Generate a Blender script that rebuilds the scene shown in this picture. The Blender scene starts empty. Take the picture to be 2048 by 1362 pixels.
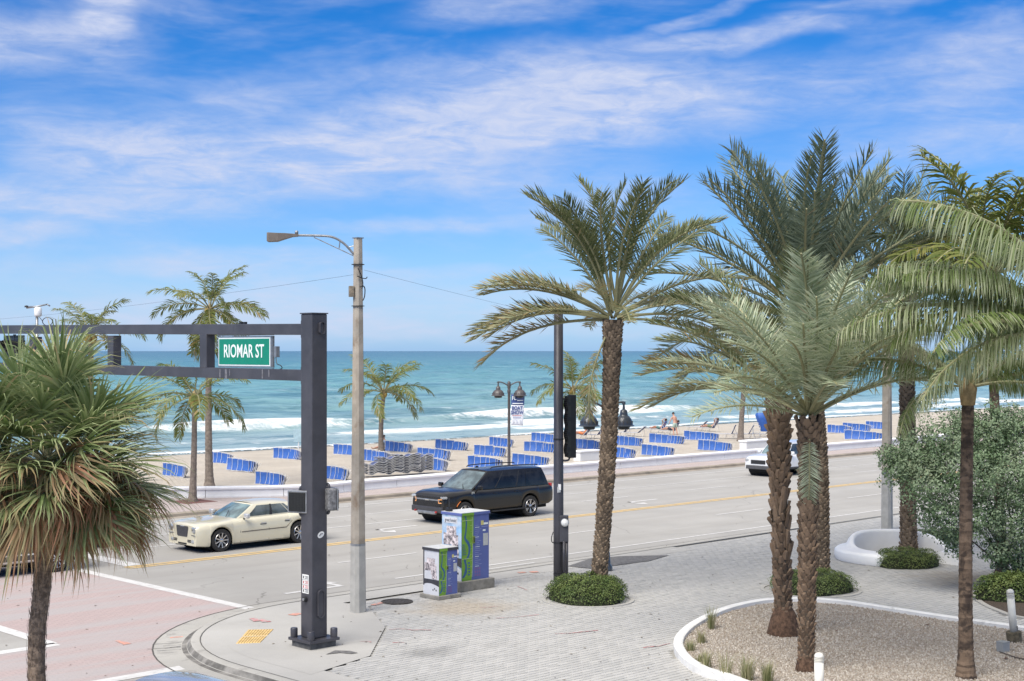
import bpy, bmesh, math, random
import numpy as np
from mathutils import Vector, Matrix, Euler, noise as mnoise

rad = math.radians
S = bpy.context.scene
COL = S.collection

# ---------------------------------------------------------------- camera
F_PX, CX, HZ, CAM_H = 2900.0, 1024.0, 702.0, 6.4     # focal length and horizon in photo pixels, eye height in metres
cam_d = bpy.data.cameras.new('camera')
cam = bpy.data.objects.new('camera', cam_d); COL.objects.link(cam)
cam_d.sensor_width = 36.0
cam_d.lens = F_PX * 36.0 / 2048.0
cam_d.shift_y = (HZ - 681.0) / 2048.0
cam_d.clip_start = 0.5
cam_d.clip_end = 80000.0
cam.location = (0, 0, CAM_H)
cam.rotation_euler = (rad(90), 0, 0)
S.camera = cam

# ---------------------------------------------------------------- world, sun, exposure
SUN_EL, SUN_AZ = rad(52), rad(212)        # azimuth clockwise from +Y (the view direction): behind the camera, to the left
world = bpy.data.worlds.new('World'); S.world = world; world.use_nodes = True
wn = world.node_tree; wn.nodes.clear()
def WN(t, **kw):
    n = wn.nodes.new(t)
    for k, v in kw.items(): setattr(n, k, v)
    return n
def wl(a, b): wn.links.new(a, b)
sky = WN('ShaderNodeTexSky', sky_type='NISHITA'); sky.sun_disc = False
sky.sun_elevation = SUN_EL; sky.sun_rotation = SUN_AZ
sky.altitude = 3000; sky.air_density = 1.0; sky.dust_density = 0.15; sky.ozone_density = 5.0
hs = WN('ShaderNodeHueSaturation'); hs.inputs['Hue'].default_value = 0.508
hs.inputs['Saturation'].default_value = 1.38; hs.inputs['Value'].default_value = 1.2
wl(sky.outputs[0], hs.inputs['Color'])
# cirrus and thin cloud bands, laid out by compass direction and elevation
tc = WN('ShaderNodeTexCoord'); sx = WN('ShaderNodeSeparateXYZ'); wl(tc.outputs['Generated'], sx.inputs[0])
def wmath(op, a, b=None, c=None, clamp=False):
    n = WN('ShaderNodeMath', operation=op); n.use_clamp = clamp
    for i, v in enumerate((a, b, c)):
        if v is None: continue
        if isinstance(v, (int, float)): n.inputs[i].default_value = v
        else: wl(v, n.inputs[i])
    return n.outputs[0]
azim = wmath('ARCTAN2', sx.outputs[0], sx.outputs[1])
elev = wmath('ARCSINE', sx.outputs[2])
cv = WN('ShaderNodeCombineXYZ'); wl(azim, cv.inputs[0]); wl(elev, cv.inputs[1])
def wnoise(scale, stretch, detail, rough, rot=0.0, dist=0.0):
    mp = WN('ShaderNodeMapping'); wl(cv.outputs[0], mp.inputs[0])
    mp.inputs['Rotation'].default_value = (0, 0, rot); mp.inputs['Scale'].default_value = (1, stretch, 1)
    n = WN('ShaderNodeTexNoise'); wl(mp.outputs[0], n.inputs['Vector'])
    n.inputs['Scale'].default_value = scale; n.inputs['Detail'].default_value = detail
    n.inputs['Roughness'].default_value = rough; n.inputs['Distortion'].default_value = dist
    return n
warp = wnoise(9, 2.2, 4, 0.55)
ws = WN('ShaderNodeVectorMath', operation='SUBTRACT'); wl(warp.outputs['Color'], ws.inputs[0]); ws.inputs[1].default_value = (.5, .5, .5)
wsc = WN('ShaderNodeVectorMath', operation='MULTIPLY'); wl(ws.outputs[0], wsc.inputs[0]); wsc.inputs[1].default_value = (0.10, 0.035, 0)
cvw = WN('ShaderNodeVectorMath', operation='ADD'); wl(cv.outputs[0], cvw.inputs[0]); wl(wsc.outputs[0], cvw.inputs[1])
BANDS = [  # x, y, half length, half height (photo pixels), tilt in degrees, strength
    (1120, 205, 470, 90, 3, .95), (900, 260, 330, 62, 7, .6), (520, 325, 470, 62, -3, .9), (190, 410, 340, 60, 0, .8),
    (60, 120, 210, 60, 4, .62), (205, 20, 62, 62, 0, .7), (60, 482, 130, 24, 0, .6), (830, 450, 210, 17, 2, .55), (480, 215, 240, 40, 18, .34),
    (1500, 75, 260, 20, 6, .7), (1400, 40, 180, 13, 14, .5), (1750, 20, 150, 12, 3, .5), (1850, 170, 330, 70, 8, .45), (1850, 300, 330, 60, 6, .36),
    (960, 20, 190, 34, 4, .5), (650, 600, 700, 26, 1, .5), (430, 545, 330, 20, 0, .42), (1000, 655, 900, 20, 0, .5), (230, 640, 380, 20, 0, .42), (760, 560, 260, 16, 3, .45), (560, 520, 220, 14, -2, .35), (900, 625, 420, 12, 1, .4),
    (1150, 380, 300, 60, 0, .4), (200, 270, 300, 60, 0, .33)]
acc = None
for (px, py, hl, hh, tilt, amp) in BANDS:
    mp = WN('ShaderNodeMapping', vector_type='TEXTURE'); wl(cvw.outputs[0], mp.inputs[0])
    mp.inputs['Location'].default_value = (math.atan((px - CX) / F_PX), math.atan((HZ - py) / F_PX), 0)
    mp.inputs['Rotation'].default_value = (0, 0, rad(tilt)); mp.inputs['Scale'].default_value = (hl / F_PX * 1.25, hh / F_PX * 1.35, 1)
    ln = WN('ShaderNodeVectorMath', operation='LENGTH'); wl(mp.outputs[0], ln.inputs[0])
    mr = WN('ShaderNodeMapRange', interpolation_type='SMOOTHSTEP'); wl(ln.outputs['Value'], mr.inputs['Value'])
    for k, v in zip(('From Min', 'From Max', 'To Min', 'To Max'), (0.25, 1.15, amp, 0.0)): mr.inputs[k].default_value = v
    acc = mr.outputs[0] if acc is None else wmath('ADD', acc, mr.outputs[0])
wisp = wnoise(16, 4.5, 8, 0.62, rot=rad(8), dist=0.6)
wispr = WN('ShaderNodeMapRange', interpolation_type='SMOOTHSTEP'); wl(wisp.outputs['Fac'], wispr.inputs['Value'])
for k, v in zip(('From Min', 'From Max', 'To Min', 'To Max'), (0.28, 0.72, 0.42, 1.15)): wispr.inputs[k].default_value = v
veil = wnoise(5, 3.2, 5, 0.6, rot=rad(5), dist=0.4)
veilr = WN('ShaderNodeMapRange', interpolation_type='SMOOTHSTEP'); wl(veil.outputs['Fac'], veilr.inputs['Value'])
for k, v in zip(('From Min', 'From Max', 'To Min', 'To Max'), (0.44, 0.78, 0.0, 0.62)): veilr.inputs[k].default_value = v
cm = wmath('ADD', wmath('MULTIPLY', acc, wispr.outputs[0]), veilr.outputs[0])
cm = wmath('MULTIPLY', cm, 0.92)
hi = WN('ShaderNodeMapRange', interpolation_type='SMOOTHSTEP'); wl(elev, hi.inputs['Value'])      # thin cloud thickens overhead
for k, v in zip(('From Min', 'From Max', 'To Min', 'To Max'), (0.26, 0.75, 0.0, 1.0)): hi.inputs[k].default_value = v
cm = wmath('MAXIMUM', cm, wmath('MULTIPLY', hi.outputs[0], wmath('ADD', 0.30, wmath('MULTIPLY', veil.outputs['Fac'], 0.9))))
fib = wnoise(34, 3.2, 8, 0.66, rot=rad(9), dist=0.8)
fibr = WN('ShaderNodeMapRange'); wl(fib.outputs['Fac'], fibr.inputs['Value'])
for k, v in zip(('From Min', 'From Max', 'To Min', 'To Max'), (0.30, 0.72, 0.66, 1.06)): fibr.inputs[k].default_value = v
cm = wmath('MULTIPLY', wmath('MINIMUM', cm, 0.98), fibr.outputs[0])
cm = wmath('MINIMUM', cm, 0.96)
# sea haze towards the horizon, all round
hz = wmath('MULTIPLY', wmath('POWER', 2.718, wmath('MULTIPLY', wmath('MAXIMUM', elev, 0.0), -1 / 0.085)), 0.97)
mixh = WN('ShaderNodeMix', data_type='RGBA'); wl(hz, mixh.inputs['Factor']); wl(hs.outputs[0], mixh.inputs[6]); mixh.inputs[7].default_value = (2.75, 4.5, 6.9, 1)
mixc = WN('ShaderNodeMix', data_type='RGBA'); wl(cm, mixc.inputs['Factor']); wl(mixh.outputs[2], mixc.inputs[6])
ccol = WN('ShaderNodeMix', data_type='RGBA'); wl(hi.outputs[0], ccol.inputs['Factor']); ccol.inputs[6].default_value = (5.3, 5.8, 7.4, 1); ccol.inputs[7].default_value = (10.2, 10.1, 10.0, 1)
wl(ccol.outputs[2], mixc.inputs[7])
bg = WN('ShaderNodeBackground'); bg.inputs['Strength'].default_value = 0.0555; wl(mixc.outputs[2], bg.inputs['Color'])
wo = WN('ShaderNodeOutputWorld'); wl(bg.outputs[0], wo.inputs[0])

sun_d = bpy.data.lights.new('sun', 'SUN'); sun_d.energy = 2.2; sun_d.angle = rad(42); sun_d.color = (1.0, 0.94, 0.85)
sun = bpy.data.objects.new('sun', sun_d); COL.objects.link(sun)
sdir = Vector((math.sin(SUN_AZ) * math.cos(SUN_EL), math.cos(SUN_AZ) * math.cos(SUN_EL), math.sin(SUN_EL)))
sun.rotation_euler = (-sdir).to_track_quat('-Z', 'Y').to_euler(); sun.location = sdir * 60
S.view_settings.view_transform = 'Standard'; S.view_settings.look = 'None'
S.view_settings.gamma = 1.0; S.view_settings.exposure = 1.13; S.view_settings.use_curve_mapping = False

# ---------------------------------------------------------------- where things stand
UX = Vector((0.718, 0.696, 0)).normalized()       # along the beach road, away to the right
NX = Vector((-UX.y, UX.x, 0))                     # across it, towards the sea
U_ANG = math.atan2(UX.y, UX.x)
WALK_Z = 0.13
def G(px, py, z=0.0):
    """Point at height z that the photo shows at a pixel."""
    d = F_PX * (CAM_H - z) / (py - HZ)
    return Vector(((px - CX) / F_PX * d, d, z))
def W(px, py): return G(px, py, WALK_Z)
def zat(py, d): return CAM_H - (py - HZ) * d / F_PX
def P3(px, py, d): return Vector(((px - CX) / F_PX * d, d, zat(py, d)))
def ST(s, t, z=0.0): p = UX * s + NX * t; return Vector((p.x, p.y, z))
def st_of(p): return (p.x * UX.x + p.y * UX.y, p.x * NX.x + p.y * NX.y)
def sand_z(t):
    if t < 54: return 0.02
    if t < 80: return 0.02 - 0.32 * (t - 54) / 26
    return -0.30 - 1.2 * (t - 80) / 17
def SAND(px, py):
    z = -0.1
    for _ in range(12):
        p = G(px, py, z); z = 0.5 * z + 0.5 * sand_z(st_of(p)[1])
    p = G(px, py, z); p.z = sand_z(st_of(p)[1]); return p

# ---------------------------------------------------------------- materials
def new_mat(name):
    m = bpy.data.materials.new(name); m.use_nodes = True
    nt = m.node_tree; b = nt.nodes['Principled BSDF']
    return m, nt, b
def N(nt, t, **kw):
    n = nt.nodes.new(t)
    for k, v in kw.items(): setattr(n, k, v)
    return n
def nmix(nt, fac, a, b, blend='MIX'):
    n = N(nt, 'ShaderNodeMix', data_type='RGBA', blend_type=blend)
    for sock, v in ((n.inputs['Factor'], fac), (n.inputs[6], a), (n.inputs[7], b)):
        if isinstance(v, (int, float)): sock.default_value = v
        elif isinstance(v, (tuple, list)): sock.default_value = (*v[:3], 1)
        else: nt.links.new(v, sock)
    return n.outputs[2]
def nmath(nt, op, a, b=None, clamp=False):
    n = N(nt, 'ShaderNodeMath', operation=op); n.use_clamp = clamp
    for i, v in enumerate((a, b)):
        if v is None: continue
        if isinstance(v, (int, float)): n.inputs[i].default_value = v
        else: nt.links.new(v, n.inputs[i])
    return n.outputs[0]
def nrange(nt, v, a, b, c=0.0, d=1.0, smooth=True):
    n = N(nt, 'ShaderNodeMapRange', interpolation_type='SMOOTHSTEP' if smooth else 'LINEAR'); nt.links.new(v, n.inputs['Value'])
    for k, x in zip(('From Min', 'From Max', 'To Min', 'To Max'), (a, b, c, d)): n.inputs[k].default_value = x
    return n.outputs[0]
def ncoord(nt, kind='Object', rot=0.0, scale=(1, 1, 1)):
    tcn = N(nt, 'ShaderNodeTexCoord'); mp = N(nt, 'ShaderNodeMapping'); nt.links.new(tcn.outputs[kind], mp.inputs[0])
    mp.inputs['Rotation'].default_value = (0, 0, rot); mp.inputs['Scale'].default_value = scale
    return mp.outputs[0]
def nnoise(nt, vec, scale, detail=4, rough=0.55, dist=0.0):
    n = N(nt, 'ShaderNodeTexNoise'); nt.links.new(vec, n.inputs['Vector'])
    n.inputs['Scale'].default_value = scale; n.inputs['Detail'].default_value = detail
    n.inputs['Roughness'].default_value = rough; n.inputs['Distortion'].default_value = dist
    return n.outputs['Fac']
def nbump(nt, b, h, strength=0.3, dist=0.02):
    n = N(nt, 'ShaderNodeBump'); n.inputs['Strength'].default_value = strength; n.inputs['Distance'].default_value = dist
    nt.links.new(h, n.inputs['Height']); nt.links.new(n.outputs[0], b.inputs['Normal'])
MATS = {}
def mat(name, col, rough=0.6, metal=0.0, var=0.12, vscale=6.0, bump=0.0, bscale=40.0, coat=0.0, spec=0.5, dirt=None, dscale=2.0, dcut=(0.55, 0.75), tint=None):
    """Plain surface with uneven tone, optional fine relief, stains and per-face tint."""
    if name in MATS: return MATS[name]
    m, nt, b = new_mat(name); v = ncoord(nt)
    n = nnoise(nt, v, vscale, 5, 0.6)
    lo = tuple(c * (1 - var) for c in col); hi = tuple(min(1, c * (1 + var)) for c in col)
    c = nmix(nt, nrange(nt, n, 0.3, 0.7), lo, hi)
    if tint:
        at = N(nt, 'ShaderNodeAttribute', attribute_name='tint')
        c = nmix(nt, at.outputs['Fac'], c, tint)
    if dirt:
        dn = nnoise(nt, v, dscale, 6, 0.65, 0.5)
        c = nmix(nt, nrange(nt, dn, dcut[0], dcut[1], 0, 0.8), c, dirt)
    nt.links.new(c, b.inputs['Base Color'])
    b.inputs['Roughness'].default_value = rough; b.inputs['Metallic'].default_value = metal
    b.inputs['Coat Weight'].default_value = coat; b.inputs['Coat Roughness'].default_value = 0.06
    b.inputs['Specular IOR Level'].default_value = spec
    if bump: nbump(nt, b, nnoise(nt, v, bscale, 4, 0.6), bump, 0.01)
    MATS[name] = m; return m
def leaf_mat(name, a, bcol, tipcol, rough=0.5, trans=0.28, rnd=0.35):
    """Foliage: tint 0..1 runs from fresh to pale green, above 1 towards dry brown."""
    if name in MATS: return MATS[name]
    m, nt, b = new_mat(name)
    at = N(nt, 'ShaderNodeAttribute', attribute_name='tint')
    oi = N(nt, 'ShaderNodeObjectInfo')
    f = nmath(nt, 'ADD', at.outputs['Fac'], nmath(nt, 'MULTIPLY', nmath(nt, 'SUBTRACT', oi.outputs['Random'], 0.5), rnd))
    c = nmix(nt, nrange(nt, f, 0.0, 1.0, smooth=False), a, bcol)
    c = nmix(nt, nrange(nt, f, 1.0, 2.0, smooth=False), c, tipcol)
    nt.links.new(c, b.inputs['Base Color']); b.inputs['Roughness'].default_value = rough
    b.inputs['Specular IOR Level'].default_value = 0.35
    tr = N(nt, 'ShaderNodeBsdfTranslucent'); nt.links.new(c, tr.inputs['Color'])
    mx = N(nt, 'ShaderNodeMixShader'); mx.inputs[0].default_value = trans
    nt.links.new(b.outputs[0], mx.inputs[1]); nt.links.new(tr.outputs[0], mx.inputs[2])
    nt.links.new(mx.outputs[0], nt.nodes['Material Output'].inputs['Surface'])
    MATS[name] = m; return m

# ---------------------------------------------------------------- mesh building
class MB:
    def __init__(s): s.v = []; s.f = []; s.m = []; s.t = []
    def add(s, verts, faces, m=0, tint=0.5):
        o = len(s.v); s.v.extend([tuple(p) for p in verts])
        for k, f in enumerate(faces):
            s.f.append(tuple(i + o for i in f)); s.m.append(m)
            s.t.append(tint[k] if isinstance(tint, (list, tuple)) else tint)
        return s
    def box(s, c, size, m=0, rot=None, tint=0.5, taper=1.0):
        hx, hy, hz = size[0] / 2, size[1] / 2, size[2] / 2
        pts = [Vector((x * hx * (taper if z > 0 else 1), y * hy * (taper if z > 0 else 1), z * hz)) for z in (-1, 1) for y in (-1, 1) for x in (-1, 1)]
        if rot is not None:
            R = rot if isinstance(rot, Matrix) else Euler(rot).to_matrix()
            pts = [R @ p for p in pts]
        c = Vector(c)
        return s.add([p + c for p in pts], [(0, 2, 3, 1), (4, 5, 7, 6), (0, 1, 5, 4), (2, 6, 7, 3), (0, 4, 6, 2), (1, 3, 7, 5)], m, tint)
    def tube(s, path, r, n=8, m=0, cap=True, tint=0.5, flat=1.0):
        path = [Vector(p) for p in path]; k = len(path)
        rs = r if isinstance(r, (list, tuple)) else [r] * k
        T = []
        for i in range(k):
            d = path[min(i + 1, k - 1)] - path[max(i - 1, 0)]
            T.append(d.normalized() if d.length > 1e-9 else Vector((0, 0, 1)))
        up = Vector((0, 0, 1)) if abs(T[0].z) < 0.9 else Vector((1, 0, 0))
        A = T[0].cross(up).normalized(); vs = []
        for i in range(k):
            A = (A - T[i] * A.dot(T[i])).normalized(); B = T[i].cross(A)
            for j in range(n):
                a = 2 * math.pi * j / n
                vs.append(path[i] + (A * math.cos(a) + B * math.sin(a) * flat) * rs[i])
        fs = [(i * n + j, i * n + (j + 1) % n, (i + 1) * n + (j + 1) % n, (i + 1) * n + j) for i in range(k - 1) for j in range(n)]
        if cap: fs += [tuple(range(n - 1, -1, -1)), tuple((k - 1) * n + j for j in range(n))]
        return s.add(vs, fs, m, tint)
    def lathe(s, prof, c=(0, 0, 0), n=16, m=0, axis='Z', tint=0.5, cap=True):
        c = Vector(c); vs = []
        for (r, z) in prof:
            for j in range(n):
                a = 2 * math.pi * j / n; x, y = r * math.cos(a), r * math.sin(a)
                vs.append(c + (Vector((x, y, z)) if axis == 'Z' else Vector((x, z, y)) if axis == 'Y' else Vector((z, x, y))))
        k = len(prof); fs = []
        for i in range(k - 1):
            for j in range(n):
                q = (i * n + j, i * n + (j + 1) % n, (i + 1) * n + (j + 1) % n, (i + 1) * n + j)
                fs.append(q if axis != 'Y' else q[::-1])
        if cap and prof[0][0] > 1e-6: fs.append(tuple(range(n - 1, -1, -1)))
        if cap and prof[-1][0] > 1e-6: fs.append(tuple((k - 1) * n + j for j in range(n)))
        return s.add(vs, fs, m, tint)
    def prism(s, poly, z0, z1, m=0, tint=0.5, inset=0.0):
        n = len(poly); cx = sum(p[0] for p in poly) / n; cy = sum(p[1] for p in poly) / n
        top = [(p[0] + (cx - p[0]) * inset, p[1] + (cy - p[1]) * inset, z1) for p in poly]
        vs = [(p[0], p[1], z0) for p in poly] + top
        fs = [tuple(range(n - 1, -1, -1)), tuple(range(n, 2 * n))] + [(i, (i + 1) % n, n + (i + 1) % n, n + i) for i in range(n)]
        return s.add(vs, fs, m, tint)
    def strip(s, pts, w, m=0, tint=0.5):
        """Flat ribbon along a path of points, width vectors given."""
        vs = []
        for p, q in zip(pts, w): vs += [p - q, p + q]
        return s.add(vs, [(2 * i, 2 * i + 1, 2 * i + 3, 2 * i + 2) for i in range(len(pts) - 1)], m, tint)
    def grid(s, rows, m=0, tint=0.5, closed=False, flip=False):
        nr, nc = len(rows), len(rows[0]); vs = [p for r in rows for p in r]; fs = []
        for i in range(nr - 1):
            for j in range(nc if closed else nc - 1):
                q = (i * nc + j, i * nc + (j + 1) % nc, (i + 1) * nc + (j + 1) % nc, (i + 1) * nc + j)
                fs.append(q[::-1] if flip else q)
        return s.add(vs, fs, m, tint)
    def mesh(s, name, mats, smooth=False):
        me = bpy.data.meshes.new(name); me.from_pydata(s.v, [], s.f)
        for mm in (mats if isinstance(mats, (list, tuple)) else [mats]): me.materials.append(mm)
        if me.materials and len(me.materials) > 1: me.polygons.foreach_set('material_index', s.m)
        a = me.attributes.new('tint', 'FLOAT', 'FACE'); a.data.foreach_set('value', [float(x) for x in s.t])
        if smooth: me.polygons.foreach_set('use_smooth', [True] * len(me.polygons))
        me.update(); return me
    def build(s, name, mats, parent=None, smooth=False, bevel=0.0, auto=None, segs=2, loc=None, rot=None):
        me = s.mesh(name, mats, smooth or auto is not None)
        if auto is not None:
            try: me.set_sharp_from_angle(angle=rad(auto))
            except Exception: pass
        o = link(name, me, parent)
        if loc is not None: o.location = loc
        if rot is not None: o.rotation_euler = rot
        if bevel:
            bv = o.modifiers.new('bevel', 'BEVEL'); bv.width = bevel; bv.segments = segs; bv.limit_method = 'ANGLE'; bv.angle_limit = rad(35)
        return o
def link(name, data, parent=None):
    o = bpy.data.objects.new(name, data); COL.objects.link(o)
    if parent is not None: o.parent = parent
    return o
def tag(o, label=None, cat=None, group=None, kind=None):
    if label: o['label'] = label
    if cat: o['category'] = cat
    if group: o['group'] = group
    if kind: o['kind'] = kind
    return o
def thing(name, label, cat, loc=(0, 0, 0), rz=0.0, group=None):
    o = link(name, None); o.location = loc; o.rotation_euler = (0, 0, rz); o.empty_display_size = 0.3
    return tag(o, label, cat, group)
def text_mesh(body, size, sx=1.0, depth=0.0, bold=0.0):
    c = bpy.data.curves.new('lettering', 'FONT'); c.body = body; c.size = size; c.align_x = 'CENTER'; c.align_y = 'CENTER'
    c.extrude = depth; c.offset = bold; c.resolution_u = 3
    o = bpy.data.objects.new('lettering_tmp', c); COL.objects.link(o)
    dg = bpy.context.evaluated_depsgraph_get(); me = bpy.data.meshes.new_from_object(o.evaluated_get(dg))
    bpy.data.objects.remove(o); bpy.data.curves.remove(c)
    me.transform(Matrix.Diagonal((sx, 1, 1, 1))); return me
def lettering(body, size, material, parent, loc, rot, sx=1.0, bold=0.0, depth=0.002):
    me = text_mesh(body, size, sx, depth, bold); me.materials.clear(); me.materials.append(material)
    o = link('lettering', me, parent); o.location = loc; o.rotation_euler = rot; return o
def spline(pts, n):
    """Catmull-Rom through points, n steps per span."""
    P = [Vector(p) for p in pts]; out = []
    for i in range(len(P) - 1):
        a, b, c, d = P[max(i - 1, 0)], P[i], P[i + 1], P[min(i + 2, len(P) - 1)]
        for k in range(n):
            t = k / n
            out.append(0.5 * ((2 * b) + (c - a) * t + (2 * a - 5 * b + 4 * c - d) * t * t + (3 * b - a - 3 * c + d) * t ** 3))
    out.append(P[-1]); return out
def inside(p, poly):
    x, y = p[0], p[1]; c = False; j = len(poly) - 1
    for i in range(len(poly)):
        xi, yi, xj, yj = poly[i][0], poly[i][1], poly[j][0], poly[j][1]
        if (yi > y) != (yj > y) and x < (xj - xi) * (y - yi) / (yj - yi) + xi: c = not c
        j = i
    return c
def offset_path(path, d):
    """Shift an open ground path sideways (positive to its left)."""
    out = []
    for i, p in enumerate(path):
        q = path[min(i + 1, len(path) - 1)] - path[max(i - 1, 0)]; q = Vector((q.x, q.y, 0)).normalized()
        out.append(p + Vector((-q.y, q.x, 0)) * d)
    return out
def sweep(mb, path, profile, m=0, tint=0.5):
    """Sweep a profile [(offset to the left, z)] along a ground path; closed section with ends."""
    rows = []
    offs = {o: offset_path(path, o) for o in {a for a, _ in profile}}
    for i in range(len(path)): rows.append([Vector((offs[a][i].x, offs[a][i].y, z)) for a, z in profile])
    mb.grid(rows, m, tint, closed=True, flip=True)
    n = len(profile); mb.add(rows[0], [tuple(range(n))], m, tint); mb.add(rows[-1], [tuple(range(n - 1, -1, -1))], m, tint)

# ================================================================ SETTING
random.seed(5)
def struct(o): o['kind'] = 'structure'; return o
def ground_mat(name, col, rough, build=None, var=0.1):
    m, nt, b = new_mat(name); v = ncoord(nt, 'Object', rot=0)
    # object coordinates of these sheets are world metres; turn them to run along the road
    tcn = N(nt, 'ShaderNodeTexCoord'); mp = N(nt, 'ShaderNodeMapping', vector_type='TEXTURE'); nt.links.new(tcn.outputs['Object'], mp.inputs[0])
    mp.inputs['Rotation'].default_value = (0, 0, U_ANG); r = mp.outputs[0]
    c = nmix(nt, nrange(nt, nnoise(nt, v, 0.35, 6, 0.6), 0.3, 0.7), tuple(x * (1 - var) for x in col), tuple(x * (1 + var) for x in col))
    c = nmix(nt, nrange(nt, nnoise(nt, v, 60, 3, 0.7), 0.25, 0.75, 0, 0.5), c, tuple(x * 0.72 for x in col))
    if build: c = build(nt, v, r, c, b)
    nt.links.new(c, b.inputs['Base Color']); b.inputs['Roughness'].default_value = rough
    b.inputs['Specular IOR Level'].default_value = 0.25
    return m
def stretched(nt, r, sc, scale, detail=5):
    mp = N(nt, 'ShaderNodeMapping'); nt.links.new(r, mp.inputs[0]); mp.inputs['Scale'].default_value = sc
    return nnoise(nt, mp.outputs[0], scale, detail, 0.6)
def b_road(nt, v, r, c, b):
    w = stretched(nt, r, (0.02, 0.55, 1), 1.0)                    # wheel paths and laying lanes
    c = nmix(nt, nrange(nt, w, 0.35, 0.7, 0, 0.75), c, (0.33, 0.315, 0.29))
    k = nnoise(nt, v, 2.2, 7, 0.7, 1.2)
    c = nmix(nt, nrange(nt, k, 0.66, 0.78, 0, 0.3), c, (0.17, 0.165, 0.155))
    vo = N(nt, 'ShaderNodeTexVoronoi', feature='DISTANCE_TO_EDGE'); wv = N(nt, 'ShaderNodeVectorMath', operation='ADD'); nz = N(nt, 'ShaderNodeTexNoise'); nt.links.new(v, nz.inputs['Vector']); nz.inputs['Scale'].default_value = 0.9; nz.inputs['Detail'].default_value = 6
    nt.links.new(v, wv.inputs[0]); nt.links.new(nz.outputs['Color'], wv.inputs[1]); nt.links.new(wv.outputs[0], vo.inputs['Vector']); vo.inputs['Scale'].default_value = 0.17
    crack = nmath(nt, 'MULTIPLY', nrange(nt, vo.outputs['Distance'], 0.0, 0.006, 1.0, 0.0), nrange(nt, nnoise(nt, v, 0.22, 3), 0.48, 0.62, 0, 0.55))
    c = nmix(nt, crack, c, (0.12, 0.115, 0.105))
    w2 = stretched(nt, r, (0.05, 1.6, 1), 1.0); c = nmix(nt, nrange(nt, w2, 0.55, 0.75, 0, 0.28), c, (0.22, 0.21, 0.195))
    nbump(nt, b, nnoise(nt, v, 90, 3, 0.7), 0.25, 0.01); return c
def bricks(nt, r, sx, sy, c1, c2, mortar, msize=0.015):
    mp = N(nt, 'ShaderNodeMapping'); nt.links.new(r, mp.inputs[0]); mp.inputs['Scale'].default_value = (1, 1, 1)
    n = N(nt, 'ShaderNodeTexBrick'); nt.links.new(mp.outputs[0], n.inputs['Vector'])
    n.inputs['Scale'].default_value = 1.0; n.inputs['Brick Width'].default_value = sx; n.inputs['Row Height'].default_value = sy
    n.inputs['Mortar Size'].default_value = msize; n.inputs['Color1'].default_value = (*c1, 1); n.inputs['Color2'].default_value = (*c2, 1)
    n.inputs['Mortar'].default_value = (*mortar, 1); n.inputs['Mortar Smooth'].default_value = 0.3
    return n
def b_cross(nt, v, r, c, b):
    n = bricks(nt, r, 0.24, 0.12, (0.43, 0.335, 0.32), (0.395, 0.315, 0.302), (0.33, 0.265, 0.25), 0.012)
    w = stretched(nt, r, (0.07, 0.95, 1), 0.8)                    # rubber and grey wear where tyres run
    c = nmix(nt, nrange(nt, w, 0.43, 0.60, 0, 0.65), n.outputs['Color'], (0.37, 0.365, 0.362))
    c = nmix(nt, nrange(nt, nnoise(nt, v, 26, 5, 0.7), 0.4, 0.7, 0, 0.4), c, (0.50, 0.43, 0.41))
    nbump(nt, b, n.outputs['Fac'], -0.25, 0.01); return c
def b_prom(nt, v, r, c, b):
    n = bricks(nt, r, 0.22, 0.11, (0.46, 0.385, 0.36), (0.42, 0.36, 0.335), (0.35, 0.31, 0.295), 0.01)
    j = bricks(nt, r, 2.4, 1.2, (0, 0, 0), (0, 0, 0), (1, 1, 1), 0.03)
    c = nmix(nt, j.outputs['Color'], n.outputs['Color'], (0.30, 0.265, 0.25))
    return nmix(nt, nrange(nt, nnoise(nt, v, 1.3, 5, 0.6), 0.45, 0.75, 0, 0.4), c, (0.49, 0.445, 0.42))
def stain(nt, pos, r0, r1, wob=1.0):
    g = N(nt, 'ShaderNodeNewGeometry'); d = N(nt, 'ShaderNodeVectorMath', operation='DISTANCE'); nt.links.new(g.outputs['Position'], d.inputs[0])
    d.inputs[1].default_value = pos
    w = nnoise(nt, g.outputs['Position'], 1.1, 5, 0.65)
    dd = nmath(nt, 'ADD', d.outputs['Value'], nmath(nt, 'MULTIPLY', nmath(nt, 'SUBTRACT', w, 0.5), 2.4 * wob))
    return nrange(nt, dd, r0, r1, 1.0, 0.0)
def plaza_dirt(nt, v, c):
    c = nmix(nt, nmath(nt, 'MULTIPLY', stain(nt, W(930, 1215), 0.2, 1.9), 0.5), c, (0.40, 0.31, 0.20))
    c = nmix(nt, nmath(nt, 'MULTIPLY', stain(nt, W(1960, 1160), 0.2, 2.6), 0.6), c, (0.34, 0.26, 0.16))
    c = nmix(nt, nmath(nt, 'MULTIPLY', stain(nt, W(860, 1305), 0.0, 0.8, .6), 0.5), c, (0.15, 0.15, 0.145))
    c = nmix(nt, nmath(nt, 'MULTIPLY', stain(nt, W(745, 1283), 0.0, 0.7, .6), 0.4), c, (0.22, 0.21, 0.21))
    c = nmix(nt, nmath(nt, 'MULTIPLY', stain(nt, W(1060, 1155), 0.2, 1.3), 0.35), c, (0.22, 0.21, 0.2))
    c = nmix(nt, nmath(nt, 'MULTIPLY', stain(nt, W(1340, 1240), 0.3, 3.0), 0.25), c, (0.24, 0.25, 0.26))
    g = nnoise(nt, v, 0.5, 6, 0.7, 0.8)
    return nmix(nt, nrange(nt, g, 0.55, 0.8, 0, 0.3), c, (0.25, 0.24, 0.22))
M_GROUND = ground_mat('ground_concrete', (0.30, 0.29, 0.27), 0.9)
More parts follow.
